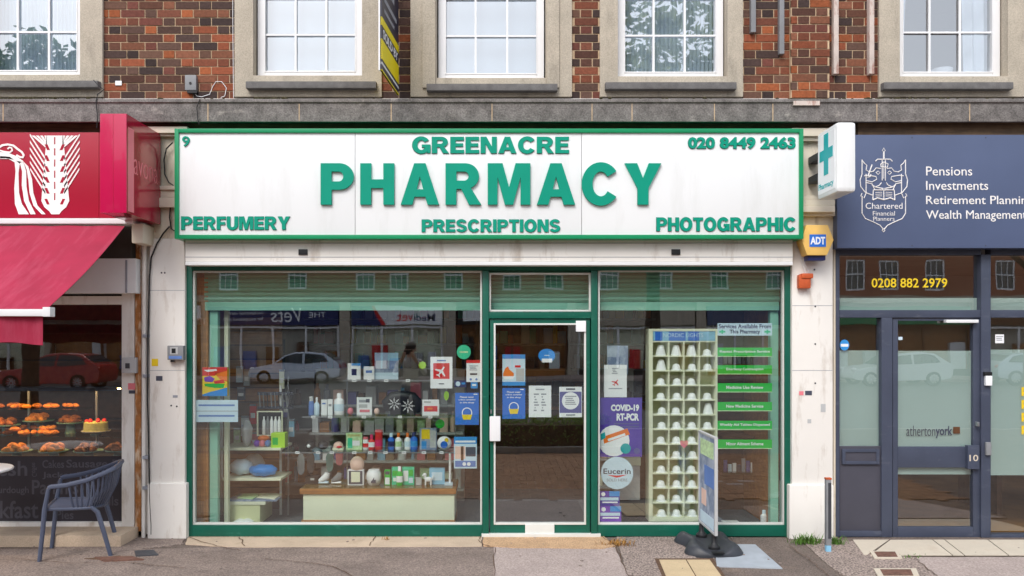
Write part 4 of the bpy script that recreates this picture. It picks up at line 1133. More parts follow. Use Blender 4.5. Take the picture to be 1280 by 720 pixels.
for px, c, Yq, lb in ((942, 40, 0.05, 'short grey metal batten on the bricks beside a stone surround'), (977.5, 67, 0.05, 'grey batten on the bricks close to the brick pier'), (1045.5, 92, 0.04, 'flaking white batten beside the brick pier'), (1090, 92, 0.04, 'flaking white batten beside the stone surround over the blue office')):
    o = MB().pb(px - 3, px + 3, -90, c, Yq, 0.06).build('batten', 'batten' if px > 1000 else 'grey', bevel=0.003); tag(o, lb, 'batten')
o = MB().pb(992, 1025, 126, 131.5, -0.172, 0.12).build('timber_strip', 'batten'); tag(o, 'white painted strip lying on the stone band', 'timber strip')
# agent's board standing out from the brickwork
t = thing('agent_board', 'black and yellow estate agent board sticking out between two stone surrounds', 'board', (X(490, 0), 0.0, 4.1))
pa = Vector((X(476.3, -0.62), -0.62, 0)); pb_ = Vector((X(497.5, 0.08), 0.08, 0))
dirv = (pb_ - pa); Lb = dirv.length; dirv.normalize(); nrm = Vector((-dirv.y, dirv.x, 0)) * -1
zb0 = Z(88, -0.62)
def quad(mb, u0, u1, v0, v1, th, mi=0):
    q = [pa + dirv * u0 + Vector((0, 0, zb0 + v0)), pa + dirv * u1 + Vector((0, 0, zb0 + v0)), pa + dirv * u1 + Vector((0, 0, zb0 + v1)), pa + dirv * u0 + Vector((0, 0, zb0 + v1))]
    nn = nrm * th
    mb.add([p + nn for p in q] + [p - nn for p in q], [(0, 1, 2, 3), (7, 6, 5, 4), (0, 4, 5, 1), (1, 5, 6, 2), (2, 6, 7, 3), (3, 7, 4, 0)], mi)
m = MB(); quad(m, 0, Lb, 0, 1.05, 0.006); m.build('board', 'board_navy', t)
m = MB(); quad(m, 0.0, Lb, 0.10, 0.27, 0.008); quad(m, 0, Lb, 0.385, 0.455, 0.008); quad(m, 0, Lb, 0.0, 0.012, 0.008); m.build('yellow_band', 'board_yellow', t)
m = MB(); quad(m, 0.0, Lb, 0.055, 0.075, 0.008); m.build('white_band', 'white', t)
fb = (pa + Vector((0, 0, zb0)), dirv, Vector((0, 0, 1)), nrm if nrm.x > 0 else -nrm)
text(t, 'SOLD BY', 'white', 0.05, Lb - 0.05, 0.29, 0.37, 0.0065, ext=0.002, off=0.02, frame=fb)
m = MB(); quad(m, 0.1, Lb - .1, 0.62, 0.66, 0.0075); quad(m, 0.1, Lb - .2, 0.53, 0.56, 0.0075); quad(m, 0.15, Lb - .2, 0.75, 0.84, 0.0075); m.build('print', 'print_grey', t)
m = MB(); m.box(pa.x - 0.02, pa.x - 0.008, pa.y - .012, pa.y + .012, zb0, zb0 + 1.4); m.build('batten', 'white', t)
# grey post
t = thing('post', 'grey metal post with rusty top and blue foot beside the office pillar', 'post', (X(1034, -.42), -0.42, 0))
pc = G(1035, 690)
MB().box(pc[0] - 0.022, pc[0] + 0.022, pc[1] - 0.02, pc[1] + 0.02, 0.06, Z(599, pc[1])).build('upright', 'grey', t, bevel=0.003)
MB().box(pc[0] - 0.006, pc[0] + 0.02, pc[1] - 0.024, pc[1] - 0.019, 0.12, Z(603, pc[1])).build('channel', 'dark_grey', t)
MB().box(pc[0] - 0.02, pc[0] + 0.02, pc[1] - 0.018, pc[1] + 0.018, 0.0, 0.06).build('foot', 'sky_blue', t); MB().box(pc[0] - 0.024, pc[0] + 0.024, pc[1] - 0.022, pc[1] + 0.022, Z(599, pc[1]), Z(597, pc[1])).build('top_plate', 'bell_orange', t)

# ---------------------------------------------------------------- chair, table and swing sign on the pavement
def rot(p, a, c): return (c[0] + p[0] * math.cos(a) - p[1] * math.sin(a), c[1] + p[0] * math.sin(a) + p[1] * math.cos(a), p[2])
A_, B_, C_, D_ = G(51, 701), G(66, 686), G(133, 694.5), G(143, 681)
cc = ((A_[0] + B_[0] + C_[0] + D_[0]) / 4 , (A_[1] + B_[1] + C_[1] + D_[1]) / 4)
chair = thing('cafe_chair', 'blue grey ribbed plastic armchair outside the bakery window', 'chair', (cc[0], cc[1], 0.0))
th = math.atan2((C_[1] - A_[1]) + (D_[1] - B_[1]), (C_[0] - A_[0]) + (D_[0] - B_[0]))
Tc = lambda p: rot(p, th, cc)
fx, bx_ = -0.235, 0.235
def leg(pts): MB().tube([Tc(p) for p in pts], [0.017, 0.019, 0.02, 0.016][:len(pts)] if len(pts) == 4 else 0.018, 8).build('leg', 'chair_blue', chair, smooth=True)
for s in (-1, 1):
    leg([(fx - 0.02, s * 0.235, 0.0), (fx + 0.005, s * 0.238, 0.25), (fx + 0.02, s * 0.24, 0.43), (fx + 0.05, s * 0.25, 0.60)])
    leg([(bx_ + 0.04, s * 0.215, 0.0), (bx_ - 0.01, s * 0.22, 0.2), (bx_ - 0.06, s * 0.225, 0.38), (bx_ - 0.11, s * 0.225, 0.425)])
arm = [(fx + 0.05, -0.25, 0.60), (fx + 0.07, -0.255, 0.612), (-0.05, -0.27, 0.622), (0.1, -0.275, 0.655), (0.22, -0.262, 0.70), (0.30, -0.22, 0.735), (0.325, -0.12, 0.75), (0.33, 0, 0.752)]
arm = arm + [(x, -y, z) for x, y, z in arm[-2::-1]]
MB().tube([Tc(p) for p in arm], 0.016, 8, flat=1.25).build('top_rail', 'chair_blue', chair, smooth=True)
seat_o = [(fx + .02, -0.225, 0.425), (-0.05, -0.232, 0.42), (0.12, -0.215, 0.415), (0.2, -0.12, 0.412), (0.215, 0, 0.411)]
seat_o = seat_o + [(x, -y, z) for x, y, z in seat_o[-2::-1]]
MB().tube([Tc(p) for p in seat_o], 0.015, 8, closed=True).build('seat_rim', 'chair_blue', chair, smooth=True)
m = MB()
for k in range(12):
    y = -0.2 + 0.4 * k / 11
    m.tube([Tc((fx + .03, y, 0.427)), Tc((-0.05, y, 0.418)), Tc((0.1, y, 0.413)), Tc((0.2 - abs(y) * .35, y, 0.414))], 0.0115, 6, flat=0.5)
m.build('seat', 'chair_blue', chair, smooth=True)
m = MB()
def lerp_path(P, f):
    n = len(P) - 1; i = min(int(f * n), n - 1); q = f * n - i
    return tuple(P[i][k] + (P[i + 1][k] - P[i][k]) * q for k in range(3))
NB = 30
for k in range(NB + 1):
    f = 0.16 + 0.68 * k / NB
    a = lerp_path(seat_o, f); b = lerp_path(arm, 0.15 + 0.70 * k / NB)
    mid = ((a[0] + b[0]) / 2 + 0.02 * (1 if b[0] > 0.1 else 0), (a[1] + b[1]) / 2 * 1.05, (a[2] + b[2]) / 2 - 0.01)
    m.tube([Tc(a), Tc(mid), Tc(b)], 0.0085, 5)
m.build('back_slat', 'chair_blue', chair, smooth=True)
t = thing('cafe_table', 'round white cafe table edge at the bakery', 'table', (-4.43, -0.74, 0))
MB().lathe([(0.02, 0.72), (0.36, 0.72), (0.375, 0.727), (0.378, 0.737), (0.372, 0.744), (0.02, 0.745)], (-4.43, -0.74, 0), 48).build('tabletop', 'white', t, smooth=True)
MB().lathe([(0.03, 0.03), (0.03, 0.72)], (-4.43, -0.74, 0), 16).build('column', 'steel', t, smooth=True)
MB().lathe([(0.22, 0.0), (0.22, 0.015), (0.05, 0.035), (0.03, 0.05)], (-4.43, -0.74, 0), 32).build('base', 'black', t, smooth=True)
# swing sign
sw = thing('swing_sign', 'freestanding poster sign in a silver frame on a black rubber base', 'pavement sign', (1.75, -0.5, 0))
nA = Vector((X(895.5, -0.66), -0.66, 0)); fA = Vector((X(874.5, -0.10), -0.10, 0))
dv = (fA - nA); Ls = dv.length; dv.normalize(); nv = Vector((dv.y, -dv.x, 0)); nv = nv if nv.x < 0 else -nv
def sq(mb, u0, u1, v0, v1, a0, a1, mi=0):
    q = [nA + dv * u + Vector((0, 0, v)) for u, v in ((u0, v0), (u1, v0), (u1, v1), (u0, v1))]
    mb.add([p + nv * a0 for p in q] + [p + nv * a1 for p in q], [(0, 1, 2, 3), (7, 6, 5, 4), (0, 4, 5, 1), (1, 5, 6, 2), (2, 6, 7, 3), (3, 7, 4, 0)], mi)
zp0, zp1 = 0.17, 1.0
m = MB(); w_ = 0.022
sq(m, 0, w_, zp0, zp1, -0.014, 0.014); sq(m, Ls - w_, Ls, zp0, zp1, -0.014, 0.014); sq(m, w_, Ls - w_, zp1 - w_, zp1, -0.014, 0.014); sq(m, w_, Ls - w_, zp0, zp0 + w_, -0.014, 0.014)
m.build('frame', 'light_grey', sw, bevel=0.008)
m = MB(); sq(m, w_, Ls - w_, zp0 + w_, zp1 - w_, -0.007, 0.007)
po = m.build('poster', 'poster_mix', sw)
m = MB(); sq(m, 0.06, Ls - .06, 0.80, 0.94, 0.007, 0.0085); m.build('print', 'leaf_box', po)
m = MB(); sq(m, 0.05, Ls - .2, 0.55, 0.72, 0.007, 0.0085); m.build('print', 'print_blue', po)
m = MB(); sq(m, 0.3, Ls - .1, 0.36, 0.5, 0.007, 0.0085); m.build('print', 'peach', po)
m = MB(); sq(m, 0.06, Ls - .06, 0.20, 0.30, 0.007, 0.0085); m.build('print', 'pale_blue', po)
for u in (0.07, Ls - 0.07):
    p = nA + dv * u
    MB().lathe([(0.05, 0.04), (0.05, 0.07), (0.03, 0.09), (0.022, 0.10), (0.022, 0.17)], (p.x, p.y, 0), 14).build('spring', 'black', sw, smooth=True)
bc = (nA + dv * (Ls / 2)); ang = math.atan2(dv.y, dv.x)
NU, NV = 48, 28
def base_pt(i, j):
    u = -1 + 2 * i / NU; v = -1 + 2 * j / NV
    ends = math.sqrt(max(0.0, 1 - abs(u) ** 5))
    half = (0.265 - 0.075 * math.exp(-(u / 0.42) ** 2)) * (0.15 + 0.85 * ends)
    lobe = math.exp(-((abs(v) - 0.72) / 0.30) ** 2)
    edge = (1 - abs(v) ** 8) * (1 - abs(u) ** 10)
    z = 0.02 + edge * (0.028 + 0.055 * lobe * (0.4 + 0.6 * ends))
    return rot((u * 0.335, v * half, 0), ang, bc)[:2] + (z,)
m = MB(); vs = [base_pt(i, j) for i in range(NU + 1) for j in range(NV + 1)]
k1 = len(vs); vs += [(x, y, 0.0) for x, y, z in vs]
fs = [(i * (NV + 1) + j, (i + 1) * (NV + 1) + j, (i + 1) * (NV + 1) + j + 1, i * (NV + 1) + j + 1) for i in range(NU) for j in range(NV)]
fs += [tuple(reversed([q + k1 for q in f])) for f in fs]
rim = [j for j in range(NV + 1)] + [(i + 1) * (NV + 1) + NV for i in range(NU)] + [NU * (NV + 1) + j for j in range(NV - 1, -1, -1)] + [i * (NV + 1) for i in range(NU - 1, 0, -1)]
fs += [(rim[i], rim[(i + 1) % len(rim)], rim[(i + 1) % len(rim)] + k1, rim[i] + k1) for i in range(len(rim))]
m.add(vs, fs).build('base', 'black_rubber', sw, smooth=True)
p = nA - dv * 0.06
MB().slab([rot((q[0], q[1], 0), ang, (p.x, p.y))[:2] for q in ((-.025, -.05), (.025, -.05), (.025, .05), (-.025, .05))], 0.049, 0.054).build('handle_slot', 'black', sw)

# ---------------------------------------------------------------- posters and labels stuck to the inside of the glass
def poster(name, label, cat, a, b, c, d, base, items=(), Yq=0.063, th=0.002, group=None, shape=None, parent=None):
    if shape == 'round':
        m = MB().disc(X((a + b) / 2, Yq), Z((c + d) / 2, Yq), (b - a) / 2 * S(Yq), Yq, Yq + th, n=36, rz=(d - c) / 2 * S(Yq))
    else: m = MB().pb(a, b, c, d, Yq, th)
    mats = [base]; lay = Yq
    fx_ = lambda u: X(a + (b - a) * u, Yq); fz = lambda v: Z(c + (d - c) * v, Yq)
    texts = []
    for it in items:
        if it[0] == 't': texts.append(it); continue
        mm_ = it[-1]
        if mm_ not in mats: mats.append(mm_)
        mi = mats.index(mm_); lay -= 0.0004
        if it[0] == 'r': m.box(fx_(it[1]), fx_(it[2]), lay, Yq, fz(it[4]), fz(it[3]), mi)
        elif it[0] == 'c': m.disc(fx_(it[1]), fz(it[2]), it[3] * (b - a) * S(Yq), lay, Yq, mi, 24)
        elif it[0] == 'p': m.prism([(fx_(u), fz(v)) for u, v in it[1]], lay, Yq, mi)
        elif it[0] == 'l':
            for k in range(it[5]):
                v0 = it[3] + (it[4] - it[3]) * k / it[5]
                m.box(fx_(it[1] + (0.02 * (k % 3))), fx_(it[2] - 0.05 * ((k * 7) % 4)), lay, Yq, fz(v0 + (it[4] - it[3]) / it[5] * 0.5), fz(v0), mi)
    o = m.build(name, mats, parent)
    if parent is None: tag(o, label, cat, group)
    for it in texts:
        _, s_, u0, u1, v0, v1, mm_, off = it
        text(o, s_, mm_, fx_(u0), fx_(u1), fz(v1), fz(v0), lay - 0.0003, ext=0.0006, off=off)
    return o
plane_ic = [(.44, .12), (.56, .12), (.56, .42), (.95, .62), (.95, .72), (.56, .62), (.54, .82), (.66, .92), (.66, .98), (.5, .94), (.34, .98), (.34, .92), (.46, .82), (.44, .62), (.05, .72), (.05, .62), (.44, .42)]
def ic(u0, u1, v0, v1, ang_=0.6):
    out = []
    for u, v in plane_ic:
        du, dv_ = u - .5, v - .5
        uu = du * math.cos(ang_) - dv_ * math.sin(ang_); vv = du * math.sin(ang_) + dv_ * math.cos(ang_)
        out.append((u0 + (u1 - u0) * (uu + .5), v0 + (v1 - v0) * (vv + .5)))
    return out
mask_items = [('t', 'Please wear', .2, .8, .1, .16, 'white', .02), ('t', 'a face covering', .14, .86, .19, .25, 'white', .02), ('t', 'in this shop', .2, .8, .28, .34, 'white', .02), ('c', .5, .62, .22, 'white'), ('c', .5, .62, .18, 'blue'), ('p', [(.28, .68), (.72, .68), (.66, .84), (.34, .84)], 'yellow'), ('r', .78, .94, .03, .06, 'white')]
poster('poster', 'white poster with red square and white aeroplane on the wide window', 'poster', 538, 565.5, 446, 485.5, 'white', [('r', .13, .87, .2, .7, 'red'), ('p', ic(.2, .8, .24, .66), 'white'), ('r', .3, .7, .1, .14, 'print_blue'), ('r', .38, .62, .84, .87, 'print_dark')])
poster('poster', 'bright blue face covering poster with yellow mask next to the door frame', 'poster', 569, 598.5, 491, 531, 'blue', mask_items)
poster('poster', 'blue face covering poster with yellow mask on the door glass', 'poster', 628, 656.5, 485, 523.5, 'blue', mask_items)
poster('poster', 'white notice with red header stuck high beside the door frame', 'notice', 583, 601, 450, 477.5, 'white', [('r', 0, 1, 0, .14, 'red'), ('l', .2, .8, .25, .5, 4, 'print_grey'), ('r', .25, .75, .6, .68, 'print_dark'), ('c', .3, .88, .08, 'print_blue'), ('c', .7, .88, .08, 'print_blue')])
poster('poster', 'light blue photo poster low beside the door frame', 'poster', 567.5, 596, 546, 585.5, 'pale_blue', [('r', 0, 1, 0, .22, 'mid_blue'), ('r', .06, .94, .12, .18, 'white'), ('r', .05, .5, .3, .7, 'peach'), ('r', .52, .95, .32, .62, 'print_dark'), ('r', .3, .42, .3, .75, 'wood_dark'), ('r', .05, .95, .76, .95, 'print_blue'), ('c', .45, .86, .08, 'white'), ('c', .65, .86, .08, 'white')])
poster('sticker', 'small dark blue sticker under the aeroplane poster', 'sticker', 568, 583, 475.5, 484, 'navy', [('c', .3, .5, .2, 'pale_blue'), ('r', .6, .9, .3, .6, 'mid_blue')])
poster('sticker', 'small square sky blue sticker under the red headed notice', 'sticker', 588.5, 597, 477.8, 485.5, 'mid_blue', [('r', .2, .8, .3, .6, 'white')])
poster('sticker', 'round mint green sticker high on the wide window', 'sticker', 571, 588.5, 431, 449, 'mint', [('r', .2, .8, .44, .56, 'leaf_box')], shape='round')
poster('poster', 'blue and white poster with orange picture on the door glass', 'poster', 628, 656.5, 443, 482, 'pale_blue', [('r', 0, 1, 0, .14, 'mid_blue'), ('r', 0, 1, .88, 1, 'mid_blue'), ('p', [(.03, .62), (.12, .45), (.25, .38), (.3, .48), (.5, .6), (.5, .7), (.03, .7)], 'orange'), ('p', [(.03, .7), (.55, .7), (.45, .8), (.1, .8)], 'white'), ('r', .55, .8, .35, .42, 'red'), ('r', .6, .95, .45, .85, 'light_grey')])
poster('notice', 'white opening hours sheet on the door glass', 'notice', 661, 689, 482, 521.5, 'white', [('r', .3, .7, .1, .14, 'print_grey'), ('l', .22, .45, .25, .85, 7, 'print_grey'), ('l', .55, .78, .25, .85, 7, 'print_grey')])
poster('notice', 'purple notice with white circle on the door glass', 'notice', 699, 727.5, 483.5, 521.5, 'white', [('r', .02, .98, .16, .86, 'mauve'), ('c', .5, .46, .38, 'white'), ('l', .25, .75, .3, .62, 5, 'print_grey'), ('r', .3, .7, .05, .1, 'print_dark'), ('r', .3, .7, .9, .95, 'print_grey')])
poster('sticker', 'round bright blue sticker hanging at the top of the door glass', 'sticker', 673, 694, 436, 453, 'bright_blue', [('r', .2, .82, .72, 1.0, 'white'), ('r', .35, .65, .45, .52, 'pale_blue')], shape='round')
o = thing('packet', 'colourful red and yellow packet stuck in the corner of the wide window', 'packet', (X(268), 0.065, Z(495)))
MB().pb(253, 284, 459, 495, 0.063, 0.05).build('box', 'yellow', o)
m = MB()
q = lambda pts, Yq, mi: m.prism([(X(253 + 31 * u, Yq), Z(459 + 36 * v, Yq)) for u, v in pts], Yq, 0.0635, mi)
q([(0, 0), (1, 0), (1, .12), (.6, .22), (.5, .3), (.0, .3)], .0625, 0); q([(.5, .22), (1, .12), (1, .5), (.7, .42)], .0625, 1); q([(0, .95), (.35, .85), (.6, .8), (1, .7), (1, 1), (0, 1)], .0625, 2); q([(.06, .36), (.3, .3), (.5, .4), (.4, .52), (.1, .5)], .0622, 3); q([(.45, .48), (.85, .42), (.9, .54), (.5, .58)], .062, 0)
q([(.08, .58), (.5, .56), (.9, .58), (.85, .72), (.5, .72), (.1, .66)], .0622, 4); q([(.05, .1), (.55, .06), (.6, .12), (.2, .17)], .062, 5)
m.build('print', ['red', 'orange', 'bright_blue', 'violet', 'green_label', 'white'], o)
poster('sign', 'pale blue two line notice strip on the glass under the colourful packet', 'notice', 245, 297.5, 500, 527.5, 'pale_blue', [('r', 0, 1, .49, .52, 'print_grey'), ('l', .06, .92, .2, .36, 1, 'print_blue'), ('l', .06, .92, .68, .84, 1, 'print_blue')])
# services list
poster('sign', 'white header label reading services available with green crosses', 'label', 897, 965, 404, 419.5, 'pale_blue', [('t', 'Services Available From', .02, .98, .08, .42, 'navy', .02), ('t', 'This Pharmacy', .22, .78, .52, .92, 'navy', .02),
       ('p', [(.07, .52), (.1, .52), (.1, .62), (.14, .62), (.14, .76), (.1, .76), (.1, .86), (.07, .86), (.07, .76), (.03, .76), (.03, .62), (.07, .62)], 'mint'), ('p', [(.9, .52), (.93, .52), (.93, .62), (.97, .62), (.97, .76), (.93, .76), (.93, .86), (.9, .86), (.9, .76), (.86, .76), (.86, .62), (.9, .62)], 'mint')])
for k, (c, d, s_) in enumerate(((434.5, 446, 'Repeat Prescription Service'), (456.5, 468, 'Emergency Contraception'), (479, 490.5, 'Medicine Use Review'), (502.5, 514, 'New Medicine Service'), (526, 537.5, 'Weekly Aid Tablets Dispensed'), (549.5, 561, 'Minor Ailment Scheme'))):
    ins = .04 + .0 * k if len(s_) > 24 else .16
    poster('label', '%s bright green service label down from the white header' % ORD[k], 'label', 897, 965, c, d, 'green_label', [('r', 0, 1, .92, 1, 'leaf_box'), ('t', s_, ins, 1 - ins, .28, .62, 'white', .02)], group='green service labels')
# right window: banner, round badge, small stack
bn = poster('banner', 'purple banner advertising COVID-19 RT-PCR tests with a test kit picture', 'banner', 748.5, 802.5, 497, 571, 'purple', [('c', .35, .73, .36, 'white'), ('p', [(.1, .66), (.66, .52), (.72, .62), (.12, .78)], 'orange'), ('p', [(.2, .7), (.6, .6), (.62, .64), (.22, .74)], 'white'), ('c', .62, .86, .12, 'teal'), ('p', [(.04, .62), (.14, .58), (.16, .68), (.05, .72)], 'teal'), ('c', .88, .9, .07, 'mauve'),
     ('t', 'COVID-19', .28, .93, .115, .23, 'white', .05), ('t', 'RT-PCR', .41, .93, .265, .39, 'white', .05), ('l', .35, .93, .43, .47, 1, 'mauve'), ('l', .5, .93, .48, .52, 1, 'mauve')], Yq=0.10)
poster('badge', 'round white badge reading Eucerin in the window corner', 'badge', 751, 791.5, 571, 611.5, 'pale_blue', [('p', [(.2, .56), (.5, .58), (.82, .55), (.6, .62), (.48, .645), (.36, .61)], 'red'), ('t', 'Eucerin', .08, .92, .36, .53, 'print_dark', .015), ('t', 'SOLD HERE', .18, .82, .67, .76, 'print_grey', .01)], shape='round', Yq=0.075)
for k, (c, d, mm_, s_) in enumerate(((614, 632.5, 'purple', 'Book here'), (632.8, 652, 'violet', 'Ask for'))):
    poster('sticker', ('purple and blue sticker directly under the round badge', 'violet sticker at the very bottom of the window corner')[k], 'sticker', 749, 774.5 + k * 2, c, d, mm_, [('r', .5, 1, 0, .35, 'mid_blue'), ('r', .05, .95, .42, .62, 'pale_blue'), ('l', .15, .9, .7, .9, 1, 'white'), ('c', .2, .2, .1, 'white')])
o = thing('leaflet_holder', 'clear plastic leaflet holder hanging behind the purple banner', 'leaflet holder', (X(775, .15), 0.15, Z(500, .15)))
MB().pb(755, 792, 430, 470, 0.14, 0.04).build('upper_pocket', 'clear_acrylic', o); MB().pb(752, 796, 455, 500, 0.13, 0.05).build('lower_pocket', 'clear_acrylic', o)
MB().pb(759, 785, 432, 468, 0.15, 0.01).build('leaflet', 'poster_mix', o)
poster('poster', 'white leaflet with small red aeroplane in the clear holder', 'leaflet', 755, 783.5, 456, 496.5, 'white', [('p', ic(.32, .72, .42, .66), 'red'), ('l', .35, .65, .1, .3, 4, 'print_grey'), ('l', .2, .8, .72, .78, 1, 'print_grey')], Yq=0.12)
o = MB().pb(768, 800, 575, 625, 0.35, 0.15).build('box', 'light_grey', bevel=0.004); tag(o, 'grey box standing behind the round white badge', 'box')
MB().pb(765, 801, 572, 582, 0.34, 0.16).build('lid', 'cream', o, bevel=0.004).location = Vector((0, 0, 0))
# ---------------------------------------------------------------- white dome cabinet in the right hand window
Yc = 0.26
cb = thing('display_cabinet', 'tall cream pigeonhole cabinet with blue header in the pharmacy window', 'cabinet', (X(853, Yc), Yc, 0.03))
cols = [817, 836.2, 855, 874.5, 894.5]
rows = [427 + 18.35 * k for k in range(13)]
m = MB(); yb = Yc + 0.16
m.box(X(811, Yc), X(816, Yc), Yc, yb + .02, Z(652, Yc), Z(411, Yc)); m.box(X(894.5, Yc), X(897, Yc), Yc, yb + .02, Z(652, Yc), Z(411, Yc))
m.box(X(816, Yc), X(894.5, Yc), Yc, yb + .02, Z(414, Yc), Z(411, Yc)); m.box(X(816, Yc), X(894.5, Yc), Yc, yb + .02, Z(652, Yc), Z(rows[-1] + .8, Yc))
m.build('frame', 'cream', cb, bevel=0.003)
MB().box(X(816, Yc), X(894.5, Yc), yb, yb + 0.018, Z(650, Yc), Z(414, Yc)).build('back_panel', 'cabinet', cb)
m = MB()
for r_ in rows[:-1]: m.box(X(816.2, Yc), X(894.3, Yc), Yc + 0.004, yb - .001, Z(r_ + .7, Yc), Z(r_ - .7, Yc))
m.box(X(816.2, Yc), X(894.3, Yc), Yc + 0.004, yb - .001, Z(rows[-1] + .7, Yc), Z(rows[-1] - .7, Yc))
m.build('shelf_panel', 'cream', cb)
m = MB()
for c_ in cols[1:-1]: m.box(X(c_ - .7, Yc), X(c_ + .7, Yc), Yc, yb - .002, Z(rows[-1], Yc), Z(rows[0], Yc))
m.build('divider_panel', 'cream', cb)
hd_ = MB().pb(816.5, 894, 414.3, 426, Yc + 0.003, 0.01).build('header', 'sky_blue', cb)
m = MB()
for a, b in ((819, 828), (836, 857), (860, 874)): m.pb(a, b, 414.5, 425.8, Yc + .0015, 0.004)
m.build('header_print', 'blue', hd_)
ptext(hd_, 'NORDIC LIGHTS', 'pale_blue', 829, 879, 416.5, 421.5, Yc + .001, ext=0.001, off=0.0)
def dome_mesh(tall):
    s = S(Yc)
    if tall: pr = [(6.6 * s, 0), (6.4 * s, 2 * s), (4.6 * s, 9 * s), (3.6 * s, 12.5 * s), (2.6 * s, 13.3 * s), (0.5 * s, 13.5 * s)]
    else: pr = [(6.8 * s, 0), (6.7 * s, 0.9 * s), (5.2 * s, 1.2 * s), (5.1 * s, 3.6 * s), (4.4 * s, 6 * s), (3.0 * s, 7.6 * s), (1.2 * s, 8.2 * s), (0.2 * s, 8.3 * s)]
    return pr
protos = {}
for ri in range(12):
    for ci in range(4):
        if (ri, ci) in ((2, 3),): continue
        if ri >= 7 and ci == 3: continue
        tall = (ri == 0 and ci < 3) or (ri == 1 and ci == 0) or (ri == 4 and ci == 3)
        cx_ = (cols[ci] + cols[ci + 1]) / 2 + rnd.uniform(-.8, .8); zf_ = Z(rows[ri + 1] - .7, Yc + .06)
        loc = (X(cx_, Yc + .06), Yc + 0.065, Z(rows[ri + 1] - 0.7, Yc))
        if tall not in protos:
            o = MB().lathe(dome_mesh(tall), loc, 16).build('night_light', 'white', smooth=True); protos[tall] = o
        else:
            o = protos[tall].copy(); COL.objects.link(o); o.location = (loc[0], loc[1], loc[2])
        o.location = loc
        tag(o, '%s in the %s compartment of the %s row of the cream cabinet' % ('tall white cone' if tall else 'small white dome', ORD[ci], ORD[ri]), 'night light', 'white lights in the cream cabinet')
o = MB().prism([(X(855.2 + u, .2), Z(555 - v, .2)) for u, v in ((0, -5.5), (4.5, -1), (5, 3), (3, 4.6), (0, 3.4), (-3, 4.6), (-5, 3), (-4.5, -1))], 0.2, 0.206).build('tag', 'pink'); tag(o, 'small coral red heart shaped tag in front of the cream cabinet', 'tag')

# ---------------------------------------------------------------- left window: plinth, glass shelves and goods
Yq = 0.34
pl = thing('display_plinth', 'low cream display plinth with wooden edges in the wide window', 'plinth', (X(473, Yq), Yq, 0.03))
MB().box(X(379, Yq), X(568, Yq), Yq, 0.84, 0.03, Z(617, Yq)).build('front_panel', 'cream', pl, bevel=0.003)
MB().box(X(375, Yq), X(570, Yq), Yq - 0.02, 0.86, Z(617.5, Yq) + .001, Z(610.5, Yq)).build('top_edge', 'wood', pl, bevel=0.006)
MB().box(X(377, Yq), X(568.5, Yq), Yq - 0.012, 0.845, 0.03, Z(650, Yq)).build('bottom_edge', 'wood', pl, bevel=0.003)
ztop = Z(610.5, Yq)
MB().box(X(376, Yq), X(569, Yq), Yq - 0.015, 0.855, ztop + .001, ztop + 0.006).build('glass_top', 'shelf_glass', pl)
ztop += 0.0065
def shelf(label, a, b, py, y0=0.42, y1=0.82):
    z = Z(py, 0.6)
    t = thing('glass_shelf', label, 'shelf', (X((a + b) / 2, .6), 0.62, z - 0.01))
    MB().box(X(a, .6), X(b, .6), y0, y1, z - 0.009, z - 0.001).build('board', 'shelf_glass', t)
    MB().box(X(a, .6), X(b, .6), y0 - 0.006, y0 - 0.0005, z - 0.012, z + 0.001).build('front_strip', 'steel', t)
    m = MB(); m.box(X(a, .6), X(a, .6) + .012, y1, y1 + 0.012, z - 0.04, z); m.box(X(b, .6) - .012, X(b, .6), y1, y1 + 0.012, z - 0.04, z); m.build('bracket', 'steel', t)
    return z
z1 = shelf('lower glass shelf above the cream plinth', 358, 572, 562)
z2_ = shelf('middle glass shelf holding white bottles and a black pillow', 383, 566, 518.5)
z3 = shelf('upper glass shelf holding small white boxes', 433, 566, 474)
for px, lb in ((359, 'steel upright at the inner end of the glass shelves'), (569, 'steel upright carrying the glass shelves near the door frame'), (433, 'slim steel upright in the middle of the glass shelves')):
    o = MB().box(X(px, .8) - .006, X(px, .8) + .006, 0.835, 0.85, ztop if px > 380 else 0.03, Z(470, .8)).build('upright', 'steel'); tag(o, lb, 'upright')
o = MB().tube([(X(562.5, .5), 0.5, ztop), (X(562.5, .5), 0.5, z1 - 0.012)], 0.012, 10).build('shelf_prop', 'white', smooth=True); tag(o, 'white round prop under the lower glass shelf', 'prop')
def bottle(label, px, z, w, h, mats, kind='bottle', cat='bottle', Y=0.6, cap=0.25, neck=0.5, shoulder=0.12, group=None, taper=1.0, sy=0.6):
    s = S(Y); r = w * s / 2; H_ = h * s
    hb_ = H_ * (1 - cap)
    pr = [(r * .94, 0), (r, 0.02 * H_), (r * taper, hb_ - shoulder * H_), (r * neck * 1.05, hb_ - 0.005), (r * neck, hb_), (r * neck, H_ * .98), (r * neck * .8, H_)]
    mi = [0, 0, 0, 0, 1, 1]
    m = MB().lathe(pr, (X(px, Y), Y, z), 14, mi, sy)
    if len(mats) > 2:
        pr2 = [(r * 1.02, H_ * .18), (r * (1.02 * (0.6 + .4 * taper)), H_ * .5)]
        m.lathe(pr2, (X(px, Y), Y, z), 14, 2, sy)
    o = m.build(kind, list(mats), smooth=True)
    return tag(o, label, cat, group)
